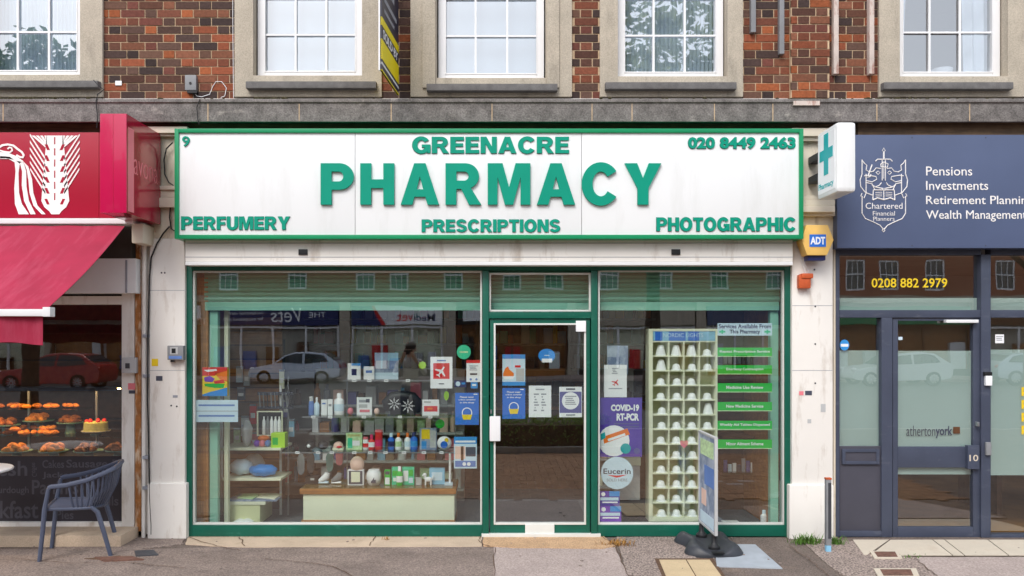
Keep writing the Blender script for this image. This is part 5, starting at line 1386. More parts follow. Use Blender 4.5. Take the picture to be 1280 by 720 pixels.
def carton(label, a, b, h, z, mats, Y=0.6, dep=0.04, kind='box', cat='box', items=(), tilt=0.0, group=None):
    s = S(Y); x0, x1 = X(a, Y), X(b, Y); m = MB().box(x0, x1, Y - dep / 2, Y + dep / 2, z, z + h * s)
    ml = [mats]
    W, Hh = x1 - x0, h * s
    for k, (u0, u1, v0, v1, mm_) in enumerate(items):
        if mm_ not in ml: ml.append(mm_)
        if u0 == 'c': continue
        m.box(x0 + W * u0, x0 + W * u1, Y - dep / 2 - 0.0008 * (k + 1), Y - dep / 2, z + Hh * (1 - v1), z + Hh * (1 - v0), ml.index(mm_))
    o = m.build(kind, ml, bevel=0)
    if tilt: o.rotation_euler = (0, 0, tilt)
    return tag(o, label, cat, group)
# lower shelf
carton('pale green leaf patterned box on the lower glass shelf', 433, 453, 21, z1, 'leaf_box', items=[(.1, .4, .3, .9, 'mint'), (.4, .85, .45, .75, 'white'), (.1, .9, .08, .2, 'cake')])
bottle('small red and white tube beside the leaf patterned box', 457, z1, 7, 16, ('white', 'pink', 'red'), 'tube', 'tube', cap=.2, neck=.9)
bottle('red tube with white band, middle of the three tubes', 464.5, z1, 8, 19, ('red', 'magenta', 'white'), 'tube', 'tube', cap=.3, neck=.5)
bottle('tall pink and red tube on the lower glass shelf', 473.5, z1, 9.5, 25, ('red', 'pink', 'magenta'), 'tube', 'tube', cap=.12, neck=1.02, shoulder=.02)
bottle('blue sunscreen bottle with white cap beside an orange capped one', 489, z1, 8, 21, ('blue', 'pale_blue', 'navy'), neck=.5)
bottle('white sunscreen bottle with orange cap, closer to the red tubes', 498, z1, 8, 21, ('white', 'orange', 'leaf_box'), neck=.45)
bottle('white sunscreen bottle with orange cap, closer to the yellow box', 509.5, z1, 8, 21, ('white', 'orange', 'pale_blue'), neck=.45)
bottle('stout blue bottle with blue cap beside the yellow box', 517.5, z1, 9, 22, ('blue', 'navy', 'mid_blue'), neck=.55)
carton('yellow and blue toy box on the lower glass shelf', 525, 546, 27, z1, 'poster_mix', items=[(.1, .6, .05, .5, 'yellow'), (.1, .4, .6, .95, 'mid_blue'), (.6, .95, .1, .9, 'light_grey')])
o = MB().ball((X(555.5, .58), .58, z1 + 0.068), (0.072, 0.03, 0.068), 20, 12); m = o; m.disc(X(555, .54), z1 + .055, 0.035, 0.546, 0.556, 1); m.disc(X(558, .54), z1 + .1, 0.02, 0.55, 0.56, 2)
tag(m.build('ball_toy', ['white', 'blue', 'yellow'], smooth=True), 'round white blue and yellow packet at the end of the lower shelf', 'packet')
for px, w_, mm_, lb in ((388, 12, 'black', 'black eye mask folded with a white edge on the lower shelf'), (404, 13, 'black', 'round black case on the lower shelf beside the pink one')):
    m = MB().ball((X(px, .6), .6, z1 + .045), (w_ * S(.6) / 2, .05, .045), 16, 9); m.ball((X(px - 2, .56), .56, z1 + 0.04), (0.02, 0.018, 0.02), 10, 6, 1)
    tag(m.build('case', [mm_, 'white' if px < 400 else 'print_dark'], smooth=True), lb, 'case')
m = MB().ball((X(423, .6), .6, z1 + 0.035), (0.05, 0.05, 0.045), 16, 9); m.box(X(417, .6), X(430, .6), .55, .65, z1, z1 + .022, 1); m.ball((X(424, .57), .57, z1 + 0.03), (0.03, 0.035, 0.015), 10, 6, 2)
tag(m.build('case', ['peach', 'cream', 'red'], smooth=True), 'pink and red clam shaped case on the lower shelf', 'case')
# middle shelf
bottle('slim grey blue bottle at the end of the middle shelf', 389, z2_, 6.5, 23, ('print_blue', 'light_grey'), neck=.8)
bottle('slim white bottle with pointed top on the middle shelf', 396, z2_, 6.5, 22, ('pale_blue', 'white'), neck=.4)
carton('short white box between slim bottles on the middle shelf', 402, 409, 19, z2_, 'white', items=[(.2, .8, .2, .3, 'print_blue')])
carton('narrow white box next to the pump bottle', 410, 416, 19.5, z2_, 'white', items=[(.2, .8, .3, .45, 'print_grey')])
bottle('large white bottle with white pump cap on the middle shelf', 424, z2_, 12.5, 27, ('white', 'white', 'pale_blue'), neck=.45, cap=.2)
o = MB().ball((X(438, .6), .6, z2_ + .035), (.03, .03, .038), 12, 8).build('soap', 'pink', smooth=True); tag(o, 'pink egg shaped item beside the large white bottle', 'soap')
o = MB().ball((X(471, .6), .6, z2_ + .033), (.028, .03, .036), 12, 8).build('soap', 'peach', smooth=True); tag(o, 'peach egg shaped item beside the black pillow', 'soap')
carton('white card with grey pictures standing on the middle shelf', 446, 465, 22, z2_, 'white', dep=.01, kind='card', cat='card', items=[(.15, .85, .15, .3, 'print_grey'), (.6, .85, .1, .3, 'print_dark'), (.15, .7, .4, .6, 'light_grey'), (.2, .85, .7, .85, 'pink')])
nk = MB()
nk.tube([(X(486, .6), .6, z2_ + .05), (X(484, .6), .58, z2_ + .12), (X(492, .6), .58, z2_ + .175), (X(504, .6), .58, z2_ + .185), (X(516, .6), .58, z2_ + .17), (X(523, .6), .58, z2_ + .11), (X(520, .6), .6, z2_ + .045)], [.045, .055, .06, .06, .06, .055, .045], 12)
nk.box(X(488, .6), X(519, .6), .58, .62, z2_, z2_ + .15)
nko = nk.build('travel_pillow', 'black', smooth=True); tag(nko, 'black curved travel pillow with white snowflake pattern', 'pillow')
m = MB()
for cx_, cz_, rr in ((494, .115, .062), (511, .095, .066)):
    for k in range(8):
        a_ = math.pi * k / 4
        for r0, r1, w_ in ((.012, rr, .005), (rr * .55, rr * .75, .012)):
            x0_, z0_ = X(cx_, .6) + r0 * math.cos(a_), z2_ + cz_ + r0 * math.sin(a_); x1_, z1_ = X(cx_, .6) + r1 * math.cos(a_), z2_ + cz_ + r1 * math.sin(a_)
            px_, pz_ = -math.sin(a_) * w_ / 2, math.cos(a_) * w_ / 2
            m.prism([(x0_ - px_, z0_ - pz_), (x1_ - px_, z1_ - pz_), (x1_ + px_, z1_ + pz_), (x0_ + px_, z0_ + pz_)], .517, .521)
m.build('snowflake_print', 'white', nko)
carton('white card with red flower picture leaning by the black pillow', 528, 549, 20, z2_, 'white', Y=.52, dep=.012, kind='card', cat='card', items=[(.1, .9, .4, .75, 'red'), (.3, .6, .5, .62, 'orange'), (.1, .5, .1, .2, 'light_grey')])
carton('clear plastic leaflet stand behind the red flower card', 536, 560, 34, z2_, 'clear_acrylic', Y=.68, dep=.03, kind='leaflet_stand', cat='leaflet stand')
o = MB().disc(X(558, .58), z2_ + .19, .025, .58, .588, n=20, rz=.045).build('tag', 'lime'); tag(o, 'lime green oval tag clipped to the clear leaflet stand', 'tag')
o = MB().disc(X(550, .6), z2_ - .09, .045, .6, .61, n=20).build('frog_tag', 'green_label'); tag(o, 'round green tag hanging below the middle shelf', 'tag')
# upper shelf
carton('small white box with blue picture at the start of the upper shelf', 435, 451, 20, z3, 'white', items=[(.3, .7, .35, .75, 'navy'), (.3, 1, 0, .15, 'mid_blue')])
carton('small plain white box on the upper shelf', 455, 468, 16, z3, 'white', items=[(.2, .8, .3, .5, 'print_blue')])
carton('light blue sea picture card on the upper shelf', 468.5, 498, 33, z3, 'poster_mix', Y=.62, dep=.012, kind='card', cat='card', items=[(0, 1, 0, .3, 'sky_blue'), (.05, .5, .3, .6, 'pale_blue'), (0, 1, .75, 1, 'pale_blue')])
st = []
for k in range(16):
    r_ = (5.2 if k % 2 == 0 else 4.1); st.append((X(528 + r_ * math.cos(k * math.pi / 8), .5), Z(456.5 - r_ * math.sin(k * math.pi / 8), .5)))
o = MB().prism(st, .5, .506).build('tag', 'lime'); tag(o, 'lime green starburst tag hanging above the middle shelf', 'tag')
# plinth goods
def shoe(label, px, m1, m2):
    x = X(px, .55); m = MB()
    m.tube([(x - .05, .55, ztop + .012), (x, .55, ztop + .012), (x + .045, .55, ztop + .014)], [.022, .026, .022], 10, flat=.6)
    m.tube([(x - .045, .55, ztop + .025), (x - .01, .55, ztop + .045), (x + .025, .55, ztop + .075), (x + .035, .55, ztop + .105)], [.022, .032, .034, .028], 12, mi=1)
    return tag(m.build('shoe', [m1, m2], smooth=True), label, 'shoe')
shoe('white soft shoe on the cream plinth', 405, 'pale_blue', 'white'); shoe('grey and white soft shoe on the cream plinth', 421, 'white', 'grey')
o = carton('flat black packet at the end of the cream plinth', 383, 399, 9, ztop, 'black', Y=.6, dep=.1, kind='packet', cat='packet', items=[(.4, .7, .2, .5, 'light_grey')])
bxo = thing('doll_box', 'open white box with a yellow front and round pale doll head on top', 'toy', (X(445, .5), .5, ztop))
MB().box(X(435, .5), X(455, .5), .48, .56, ztop, Z(587, .5)).build('box', 'white', bxo); MB().box(X(439.5, .5), X(450.5, .5), .474, .479, ztop + .03, ztop + .13).build('label', 'cream', bxo); MB().box(X(436.5, .5), X(453.5, .5), .476, .4795, ztop + .012, ztop + .14).build('window', 'print_dark', bxo)
MB().ball((X(446, .5), .52, Z(580.5, .5)), (.07, .06, .078), 20, 14).build('head', 'peach', bxo, smooth=True)
pot = thing('ceramic_pot', 'rounded white pot with a grey picture on the cream plinth', 'pot', (X(467.5, .5), .5, ztop))
MB().lathe([(.045, 0), (.062, .02), (.075, .07), (.07, .12), (.055, .143), (.055, .15), (.04, .152)], (X(467.5, .5), .5, ztop), 22).build('body', 'white', pot, smooth=True)
MB().prism([(X(465 + u, .5), ztop + .03 + v) for u, v in ((0, 0), (6, 0), (6, .03), (4, .03), (4, .055), (2, .03), (0, .012))], .424, .432).build('print', 'print_dark', pot)
carton('small green and white box beside the white pot', 481, 488, 19, ztop, 'green_label', Y=.5, items=[(.1, .9, .5, .95, 'white'), (.1, .9, .1, .3, 'print_dark')])
carton('green patterned box in the middle of the plinth', 490, 499, 22, ztop, 'mint', Y=.52, items=[(.1, .9, .2, .5, 'green_label'), (.2, .8, .6, .8, 'white')])
bottle('white and green bottle standing before the green boxes', 499.5, ztop, 8, 24, ('green_label', 'white', 'white'), Y=.46)
carton('wide green and white box on the plinth', 503, 518, 22, ztop, 'mint', Y=.52, items=[(.1, .5, .2, .8, 'white'), (.55, .9, .15, .5, 'green_label'), (.55, .9, .6, .9, 'pale_blue')])
carton('low pale packet between green box and white dog figure', 520, 527, 9, ztop, 'light_grey', Y=.5)
dg = thing('dog_figure', 'small white dog figure on the plinth beside a blue box', 'ornament', (X(534, .5), .5, ztop))
m = MB(); x = X(535.5, .5)
m.ball((x, .5, ztop + .052), (.04, .022, .026), 14, 8); m.ball((x - .035, .5, ztop + .098), (.019, .017, .019), 12, 8); m.tube([(x - .03, .5, ztop + .06), (x - .035, .5, ztop + .09)], .014, 8); m.ball((x - .052, .5, ztop + .092), (.012, .009, .009), 8, 6)
for dx in (-.028, .028):
    for dy in (-.012, .012): m.tube([(x + dx, .5 + dy, ztop), (x + dx * .9, .5 + dy, ztop + .045)], .008, 7)
m.tube([(x + .036, .5, ztop + .06), (x + .052, .5, ztop + .09)], .006, 6); m.ball((x - .028, .488, ztop + .1), (.006, .005, .014), 6, 5)
m.build('body', 'white', dg, smooth=True)
carton('square sky blue box at the end of the cream plinth', 537, 556, 20, ztop, 'sky_blue', Y=.55, dep=.05, items=[(.15, .85, .25, .75, 'pale_blue')])
carton('flat pale blue packet lying at the plinth end', 556, 566, 3, ztop, 'pale_blue', Y=.5, dep=.08, kind='packet', cat='packet')
# white shelf unit in the corner
su = thing('shelf_unit', 'white corner shelf unit with stepped boards behind the wide window', 'shelf unit', (X(315, .5), .5, 0.03))
for py, a, b in ((598, 278, 352), (560, 276, 352), (613.5, 300, 352)):
    if py == 613.5: continue
    MB().box(X(a, .45), X(b, .45), .42, .85, Z(py + 3, .42), Z(py, .42)).build('board', 'cream', su, bevel=0.002)
MB().box(X(283, .42), X(325, .42), .42, .85, 0.031, Z(631, .42)).build('cupboard', 'cabinet', su, bevel=0.003)
MB().box(X(281, .42), X(332, .42), .41, .86, Z(631, .42) + .001, Z(627, .42)).build('cupboard_top', 'cream', su, bevel=0.003)
m = MB()
for a in (277, 351): m.box(X(a, .84) - .01, X(a, .84) + .01, .83, .85, 0.03, 1.35)
m.box(X(277, .43) - .006, X(277, .43) + .006, .43, .445, Z(598, .43), 1.35); m.build('upright', 'white', su)
zs_ = Z(598, .42)
def bag(label, px, w_, h_, mm_, z, Y=.5, kind='bag', cat='bag'):
    m = MB().ball((X(px, Y), Y + .05, z + h_ * S(Y) / 2), (w_ * S(Y) / 2, .09, h_ * S(Y) / 2), 18, 10)
    for i, v in enumerate(m.v): m.v[i] = (v[0] + .006 * math.sin(v[2] * 90 + v[0] * 40), v[1], v[2] + .005 * math.sin(v[0] * 70))
    return tag(m.build(kind, mm_, smooth=True), label, cat)
bag('bright blue plastic wrapped bundle on the white shelf unit', 327, 36, 15, 'bright_blue', zs_ + .005, .47, 'bundle', 'bundle')
bag('pale blue plastic wrapped bundle behind the bright blue one', 300, 30, 20, 'pale_blue', zs_ + .005, .55, 'bundle', 'bundle')
bag('white plastic bundle on the shelf unit', 316, 26, 24, 'light_grey', zs_ + .005, .66, 'bundle', 'bundle')
bag('white crumpled bag on the floor under the stepped cupboard', 303, 26, 7, 'white', 0.031, .36)
o = MB().box(X(283, .4), X(345, .4), .42, .6, Z(627, .42) + .002, Z(625, .42)).build('magazine', 'poster_mix'); tag(o, 'magazine lying on top of the stepped cupboard', 'magazine')
zu = Z(560, .42)
carton('lime green box on the upper board of the white shelf unit', 341, 358, 18, zu - .14 if False else zu, 'lime', Y=.5, dep=.12, items=[(.1, .5, .3, .8, 'green_label')])
for px, mm_, lb in ((321, 'violet', 'small violet bath ball'), (328, 'pink', 'small pink bath ball'), (335, 'print_blue', 'small blue bath ball')):
    o = MB().ball((X(px, .5), .5, zu + .035), .033, 12, 8).build('bath_ball', mm_, smooth=True); tag(o, lb + ' on the upper board of the white shelf unit', 'bath ball', 'bath balls on the white shelf unit')
o = MB().ball((X(329, .6), .62, zu + .07), (.06, .05, .03), 12, 8).build('sponge', 'orange', smooth=True); tag(o, 'orange sponge behind the bath balls', 'sponge')
bag('large clear bag of white items at the start of the white shelf unit', 307, 12, 34, 'light_grey', zu, .5)
m = MB(); rk = thing('bottle_rack', 'white wire rack of dark and white bottles hanging in the wide window', 'rack', (X(337, .7), .7, Z(544, .7)))
m.rect_frame(321, 353, 514, 545, 1.2, .66, .03).build('frame', 'cream', rk)
MB().pb(322.5, 352, 515, 544, .72, .02).build('back_panel', 'black', rk)
for k in range(5): MB().lathe([(.016, 0), (.018, .01), (.018, .13), (.008, .16), (.008, .18)], (X(330 + k * 4.8, .69), .69, Z(543, .69)), 10).build('bottle', 'white' if k != 1 else 'grey', rk, smooth=True)
rk2 = thing('glasses_rack', 'dark wire rack of reading glasses higher in the wide window', 'rack', (X(337, .8), .8, Z(510, .8)))
MB().pb(322, 366, 490, 494, .8, .02).pb(322, 366, 508, 511, .8, .02).build('rail', 'print_dark', rk2)
for k in range(9): MB().tube([(X(324 + k * 4.8, .79), .79, Z(491, .79)), (X(326 + k * 4.8, .79), .77, Z(509, .79))], .006, 6).build('arm', ('grey', 'steel', 'black')[k % 3], rk2)
rk3 = thing('product_stand', 'tall narrow cardboard stand in blue and green behind the wide window', 'stand', (X(335, 1.2), 1.2, 0.03))
MB().box(X(324, 1.2), X(349, 1.2), 1.2, 1.45, .03, Z(424, 1.2)).build('body', 'black', rk3)
for a, b, mm_ in ((426, 441, 'navy'), (449, 464, 'green_label'), (469, 478, 'light_grey'), (482, 500, 'navy')): MB().pb(326, 346, a, b, 1.19, .01).build('panel', mm_, rk3)
for px, c, d, mm_, lb in ((412, 565, 590, 'teal_ceramic', 'teal pair of flip flops'), (424, 563, 582, 'pink', 'coral pink flip flop'), (388, 565, 592, 'dark_grey', 'grey green flip flop'), (376, 567, 594, 'print_grey', 'pale grey flip flop')):
    Yf_ = .75
    o = MB().prism([(X(px + u * 5.5, Yf_), Z(c + (d - c) * (.5 - v / 2), Yf_)) for u, v in [(math.cos(a_) * (1 - .22 * math.exp(-(math.sin(a_) * 2.4 + .3) ** 2)), math.sin(a_)) for a_ in [2 * math.pi * k / 24 for k in range(24)]]], Yf_, Yf_ + .018).build('flip_flop', mm_, bevel=0.004); tag(o, lb + ' hanging under the lower glass shelf', 'flip flop')
sw_ = thing('slatwall', 'brown wooden slat panel behind the white shelf unit', 'panel', (X(300, 1.0), 1.1, .03))
for k in range(13): MB().box(X(262, 1.1), X(352, 1.1), 1.1, 1.13, .12 + k * .15, .12 + k * .15 + .135).build('slat', 'wood' if k % 2 else 'floor_wood', sw_)
MB().box(X(262, 1.1), X(352, 1.1), 1.131, 1.15, .03, 2.1).build('back_panel', 'wood_dark', sw_)
for k, (px, c, d, w_, mm_, lb) in enumerate(((299, 458, 478, 8, 'pale_blue', 'pale blue'), (308, 462, 482, 7, 'light_grey', 'light grey'), (316, 505, 530, 8, 'red', 'red'), (306, 520, 545, 9, 'white', 'white'), (296, 535, 556, 8, 'leaf_box', 'pale green'), (318, 540, 562, 8, 'pink', 'pink'), (345, 520, 545, 7, 'peach', 'peach'), (357, 500, 522, 7, 'mauve', 'mauve'), (364, 524, 546, 7, 'sky_blue', 'sky blue'), (301, 484, 500, 9, 'print_dark', 'dark'), (352, 462, 486, 6, 'cream', 'cream'))):
    o = MB().pb(px - w_ / 2, px + w_ / 2, c, d, .92, .03).pb(px - w_ * .35, px + w_ * .35, c + (d - c) * .45, c + (d - c) * .7, .917, .003, 1).pb(px - w_ / 2, px + w_ / 2, c, c + 2.5, .916, .003, 2).build('hanging_packet', [mm_, 'white' if mm_ != 'white' else 'print_blue', 'print_grey'])
    tag(o, lb + ' packet hanging in front of the brown slat panel', 'packet', 'packets hanging on the slat panel')
for k, (a, b, z_, mm_, lb) in enumerate(((290, 312, 0, 'pale_blue', 'pale blue'), (314, 340, 0, 'white', 'white'), (296, 318, 1, 'leaf_box', 'pale green'), (320, 345, 1, 'cream', 'cream'))):
    zz = Z(627, .42) + .004 + z_ * .012
    o = MB().slab([(X(a, .5), .46 + .02 * k), (X(b, .5), .45), (X(b, .5) + .01, .7), (X(a, .5) + .01, .72)], zz, zz + .009).build('leaflet', mm_); tag(o, lb + ' leaflet in the untidy pile on the stepped cupboard', 'leaflet', 'leaflets piled on the stepped cupboard')
for zz, xs3 in ((z1, (372, 398, 415, 443, 463, 482, 505, 530, 552)), (z2_, (392, 413, 455, 500, 538)), (z3, (443, 462, 483, 510))):
    for px in xs3:
        o = MB().box(X(px, .42) - .02, X(px, .42) + .02, .409, .412, zz - .016, zz + .008).box(X(px, .42) - .014, X(px, .42) + .014, .4085, .409, zz - .008, zz - .001, 1).build('price_ticket', ['white', 'print_grey'])
        tag(o, 'small white price ticket on the edge of a glass shelf', 'price ticket', 'price tickets on the glass shelves')
# ---------------------------------------------------------------- back of the pharmacy
o = MB().box(X(620, .5), X(735, .5), .3, 1.5, 0.031, 0.04).build('door_mat', 'matting'); tag(o, 'dark ribbed mat on the floor inside the glass door', 'mat')
ct = thing('counter', 'long brown shop counter at the back of the pharmacy', 'counter', (0.2, 2.3, 0.03))
MB().box(-1.9, 2.3, 2.3, 2.8, 0.03, 0.98).build('body', 'wood_dark', ct); MB().box(-1.95, 2.35, 2.25, 2.85, 0.981, 1.02).build('top', 'wood', ct)
pk = None
bs = []
for i, x in enumerate((-2.2, -0.9, 0.4, 1.7)):
    u = thing('wall_shelving', '%s bay of tall shelves along the back wall behind the counter' % ORD[i], 'shelving', (x, 4.4, 0.03), 'shelves along the back wall')
    MB().box(x - .6, x + .6, 4.55, 4.58, .03, 2.4).build('back_panel', 'wood_dark', u)
    for k in range(6): MB().box(x - .6, x + .6, 4.25, 4.548, .3 + .36 * k, .325 + .36 * k).build('board', 'room_pale', u)
    for k in range(6):
        xx = x - .56
        while xx < x + .5:
            w_ = rnd.uniform(.06, .13)
            if rnd.random() < .8:
                mm_ = rnd.choice(['white', 'pale_blue', 'cream', 'sky_blue', 'red', 'orange', 'print_dark', 'mint', 'yellow', 'wood_dark', 'light_grey'])
                o = MB().box(xx, xx + w_, 4.28, 4.45, .3255 + .36 * k, .3255 + .36 * k + rnd.uniform(.1, .28)).build('packet', mm_)
                tag(o, 'packet standing on the dim shelves at the back of the pharmacy', 'packet', 'packets on the back shelves')
            xx += w_ + .01
def gondola(label, x0, x1, y, n, h):
    u = thing('gondola_shelving', label, 'shelving', ((x0 + x1) / 2, y, .03), 'free standing shelves inside the pharmacy')
    MB().box(x0, x1, y, y + .04, .03, h).build('back_panel', 'room_pale', u)
    for k in range(n):
        z = .2 + (h - .3) * k / n
        MB().box(x0, x1, y - .32, y - .001, z, z + .022).build('board', 'light_grey', u)
        xx = x0 + .02
        while xx < x1 - .08:
            w_ = rnd.uniform(.05, .11); hh = rnd.uniform(.1, .24)
            mm_ = rnd.choice(['light_grey', 'cream', 'wood_dark', 'print_grey', 'sky_blue', 'mauve', 'leaf_box', 'peach', 'wood', 'white', 'room_brown', 'pink', 'print_dark'])
            if rnd.random() < .35: o = MB().lathe([(w_ * .42, 0), (w_ * .45, .01), (w_ * .42, hh * .7), (w_ * .2, hh * .78), (w_ * .2, hh)], (xx + w_ / 2, y - .2, z + .0225), 10).build('packet', mm_, smooth=True)
            else: o = MB().box(xx, xx + w_, y - .26, y - .1, z + .0225, z + .0225 + hh).box(xx + w_ * .15, xx + w_ * .85, y - .262, y - .26, z + .0225 + hh * .5, z + .0225 + hh * .8).build('packet', [mm_])
            tag(o, 'packet on the free standing shelves in the middle of the pharmacy', 'packet', 'packets on the free standing shelves')
            xx += w_ + rnd.uniform(.005, .05)
gondola('free standing shelves behind the glass shelves of the wide window', -2.0, -.35, 1.55, 4, 1.5)
gondola('free standing shelves behind the wide window nearer the corner', -2.75, -2.1, 1.9, 4, 1.45)
gondola('free standing shelves behind the purple banner', 1.05, 1.55, 1.7, 4, 1.5)
gondola('free standing shelves behind the brown shelf unit and the green labels', 1.9, 2.6, 2.1, 4, 1.6)
fs_ = thing('side_shelving', 'brown shelf unit with leaflets behind the green service labels', 'shelving', (X(925, .9), 1.0, .03))
for k, py in enumerate((455, 500, 545, 590)): MB().box(X(898, .9), X(950, .9), .75, 1.1, Z(py + 2.5, .8), Z(py, .8)).build('board', 'shelf_glass' if k % 2 else 'wood_dark', fs_)
MB().box(X(898, .9), X(950, .9), 1.1, 1.12, .03, 2.2).build('back_panel', 'wood_dark', fs_)
for k in range(16):
    px = 902 + (k % 8) * 5.6; py = (455, 590)[k // 8]
    o = MB().box(X(px, .9), X(px + 4.4, .9), .82, .84, Z(py, .8) + .001, Z(py, .8) + rnd.uniform(.06, .16)).build('packet', rnd.choice(['white', 'print_grey', 'print_dark', 'pale_blue', 'mauve'])); tag(o, 'small packet on the brown shelf unit behind the green labels', 'packet', 'packets behind the green labels')
o = MB().box(X(905, .4), X(925, .4), .35, .5, .031, .05).build('leaflet', 'white'); tag(o, 'white papers lying on the floor under the green labels', 'papers')
bottle('small white bottle in the bottom corner under the green labels', 955, .031, 9, 18, ('white', 'pale_blue'), Y=.4)
carton('low white box beside the small bottle on the window floor', 960, 970, 12, .031, 'pale_blue', Y=.4, dep=.08)
# ---------------------------------------------------------------- office inside
t = thing('office_desk', 'brown desk inside the office behind the big frosted window', 'desk', (X(1290), 1.0, .03))
MB().box(X(1245, .8), X(1400, .8), .8, 1.6, .72, .76).build('top', 'wood', t)
for x in (X(1250, .8), X(1395, .8)): MB().box(x, x + .05, .85, 1.55, .03, .7195).build('leg', 'wood_dark', t)
poster('sticker', 'round blue and white sticker on the narrow office side window', 'sticker', 1049.8, 1061.5, 424.5, 438, 'mid_blue', [('r', .1, .9, .4, .65, 'white')], shape='round', Yq=.0395 - .004)
poster('sticker', 'white notice stuck high on the big office window', 'notice', 1244, 1255, 418, 429, 'white', [('l', .1, .9, .2, .8, 3, 'print_grey')], Yq=.046)
poster('sticker', 'small lilac sticker in the top corner of the office door glass', 'sticker', 1119 + 4, 1128, 421, 425, 'pale_blue', Yq=.0375)
t = thing('flower_pot', 'white plant pot standing behind the window over the blue office', 'pot', (X(1177, .4), .4, Z(91, .4)))
zpb = Z(99, YW)
MB().lathe([(.055, 0), (.07, .02), (.095, .15), (.1, .17), (.09, .175)], (X(1177, .42), .42, zpb), 20).build('body', 'white', t, smooth=True)
MB().box(X(1100, .4), X(1270, .4), .30 + .04, .6, zpb - .03, zpb - .002).build('window_board', 'upvc', bld)
# ---------------------------------------------------------------- bakery counter
zc_ = Z(571, .5)
t = thing('bakery_counter', 'dark bakery counter carrying cake stands behind the window', 'counter', (-4.5, .3, .03))
MB().box(-8, X(150, .3), .25, 1.1, .03, zc_).build('body', 'dark_panel', t)
MB().box(-8, X(150, .3), .62, 1.05, Z(548, .62) , Z(546, .62)).build('glass_shelf', 'shelf_glass', t); MB().box(-8, X(120, .9), .9, 1.3, Z(487, .9), Z(485, .9)).build('glass_top', 'shelf_glass', t)
for x in (-6.2, -5.2, X(33, .9), X(118, .9)): MB().box(x, x + .02, .92, .94, zc_, Z(487, .9)).build('upright', 'steel', t)
lamp = thing('display_lamp', 'slim warm strip lamp under a dark rail over the pastries in the bakery window', 'display lamp', (-5, .5, Z(486, .55)))
MB().box(-8, X(148, .55), .50, .53, Z(488.5, .55), Z(484, .55)).box(-8, X(148, .55), .53, .66, Z(485, .55), Z(484, .55)).build('housing', 'print_dark', lamp)
MB().box(-8, X(148, .55), .545, .60, Z(486.6, .55), Z(485.4, .55)).build('tube', 'lamp_warm', lamp)
def stand(label, px, Y, z, r, food, items, flabel, foot=.05):
    t = thing('cake_stand', label, 'cake stand', (X(px, Y), Y, z), 'cake stands in the bakery window')
    MB().lathe([(.055, 0), (.05, .01), (.038, foot), (.03, foot + .004)], (X(px, Y), Y, z), 20).build('foot', 'teal_ceramic', t, smooth=True)
    MB().lathe([(.02, foot + .0045), (r * .9, foot + .008), (r, foot + .02), (r * .98, foot + .024), (r * .85, foot + .014)], (X(px, Y), Y, z), 30).build('plate', 'teal_ceramic' if food != 'cake' else 'light_grey', t, smooth=True)
    zt_ = z + foot + .015
    if food == 'cake':
        o = MB().lathe([(r * .8, 0), (r * .82, .02), (r * .8, .09), (r * .7, .1), (.01, .1)], (X(px, Y), Y, zt_), 26).build('cake', ['cake'], smooth=True); tag(o, flabel, 'cake')
        for k in range(7): MB().ball((X(px, Y) + r * .6 * math.cos(k * .9), Y + r * .6 * math.sin(k * .9), zt_ + .105), .022, 8, 6).build('topping', 'red', o, smooth=True)
        return
    for k in range(items):
        a_ = k * 2.4; rr = r * .8 * math.sqrt((k + .4) / items)
        L = rnd.uniform(.045, .06); x, y = X(px, Y) + rr * math.cos(a_), Y + rr * math.sin(a_) * .9; b_ = rnd.uniform(0, 3.14)
        zz = zt_ + .018 + (.028 if k >= items * .65 else 0)
        if k >= items * .65: x, y = X(px, Y) + rr * .5 * math.cos(a_), Y + rr * .5 * math.sin(a_)
        pts = [(x + u * L * math.cos(b_) - (1 - u * u) * .018 * math.sin(b_), y + u * L * math.sin(b_) + (1 - u * u) * .018 * math.cos(b_), zz + .008 * (1 - u * u)) for u in (-1, -.5, 0, .5, 1)]
        o = MB().tube(pts, [.01, .024, .031, .024, .01], 9).build('pastry', food, smooth=True); tag(o, flabel, 'pastry', 'pastries on the bakery cake stands')
stand('cake stand of orange pastries closest to the white table', 21, .42, zc_ + .001, .14, 'pastry', 11, 'golden pastry on the cake stand closest to the white table')
stand('cake stand of orange pastries in the middle of the bakery row', 67, .42, zc_ + .001, .135, 'pastry', 11, 'golden pastry on the middle cake stand of the bakery row')
stand('cake stand of darker buns beside the bakery window frame', 111, .42, zc_ + .001, .14, 'pastry_dark', 11, 'darker bun on the cake stand behind the chair back')
stand('low cake stand of mixed pies at the bakery frame', 148, .46, zc_ + .001, .12, 'pastry_dark', 8, 'pie on the cake stand touching the bakery window frame')
zs2 = Z(546, .62) + .001
for px, mm_, n_, lb in ((5, 'pastry_dark', 8, 'dark roll on the glass shelf at the frame edge'), (35, 'pastry', 9, 'golden roll on the first part of the bakery glass shelf'), (62, 'pastry', 10, 'golden roll on the middle of the bakery glass shelf')):
    for k in range(n_):
        x, y = X(px, .8) + rnd.uniform(-.11, .11), .82 + rnd.uniform(-.12, .12); L = .05; b_ = rnd.uniform(0, 3.1); zz = zs2 + .024 + (.035 if k > n_ * .6 else 0)
        o = MB().tube([(x + u * L * math.cos(b_), y + u * L * math.sin(b_), zz + .006 * (1 - u * u)) for u in (-1, -.6, 0, .6, 1)], [.008, .021, .026, .021, .008], 9).build('bread_roll', mm_, smooth=True); tag(o, lb, 'bread roll', 'bread rolls on the bakery shelf')
MB().box(-8, X(100, .8), .7, 1.05, Z(514, .7), Z(512, .7)).build('upper_shelf', 'shelf_glass', t)
zs3 = Z(512, .7) + .001
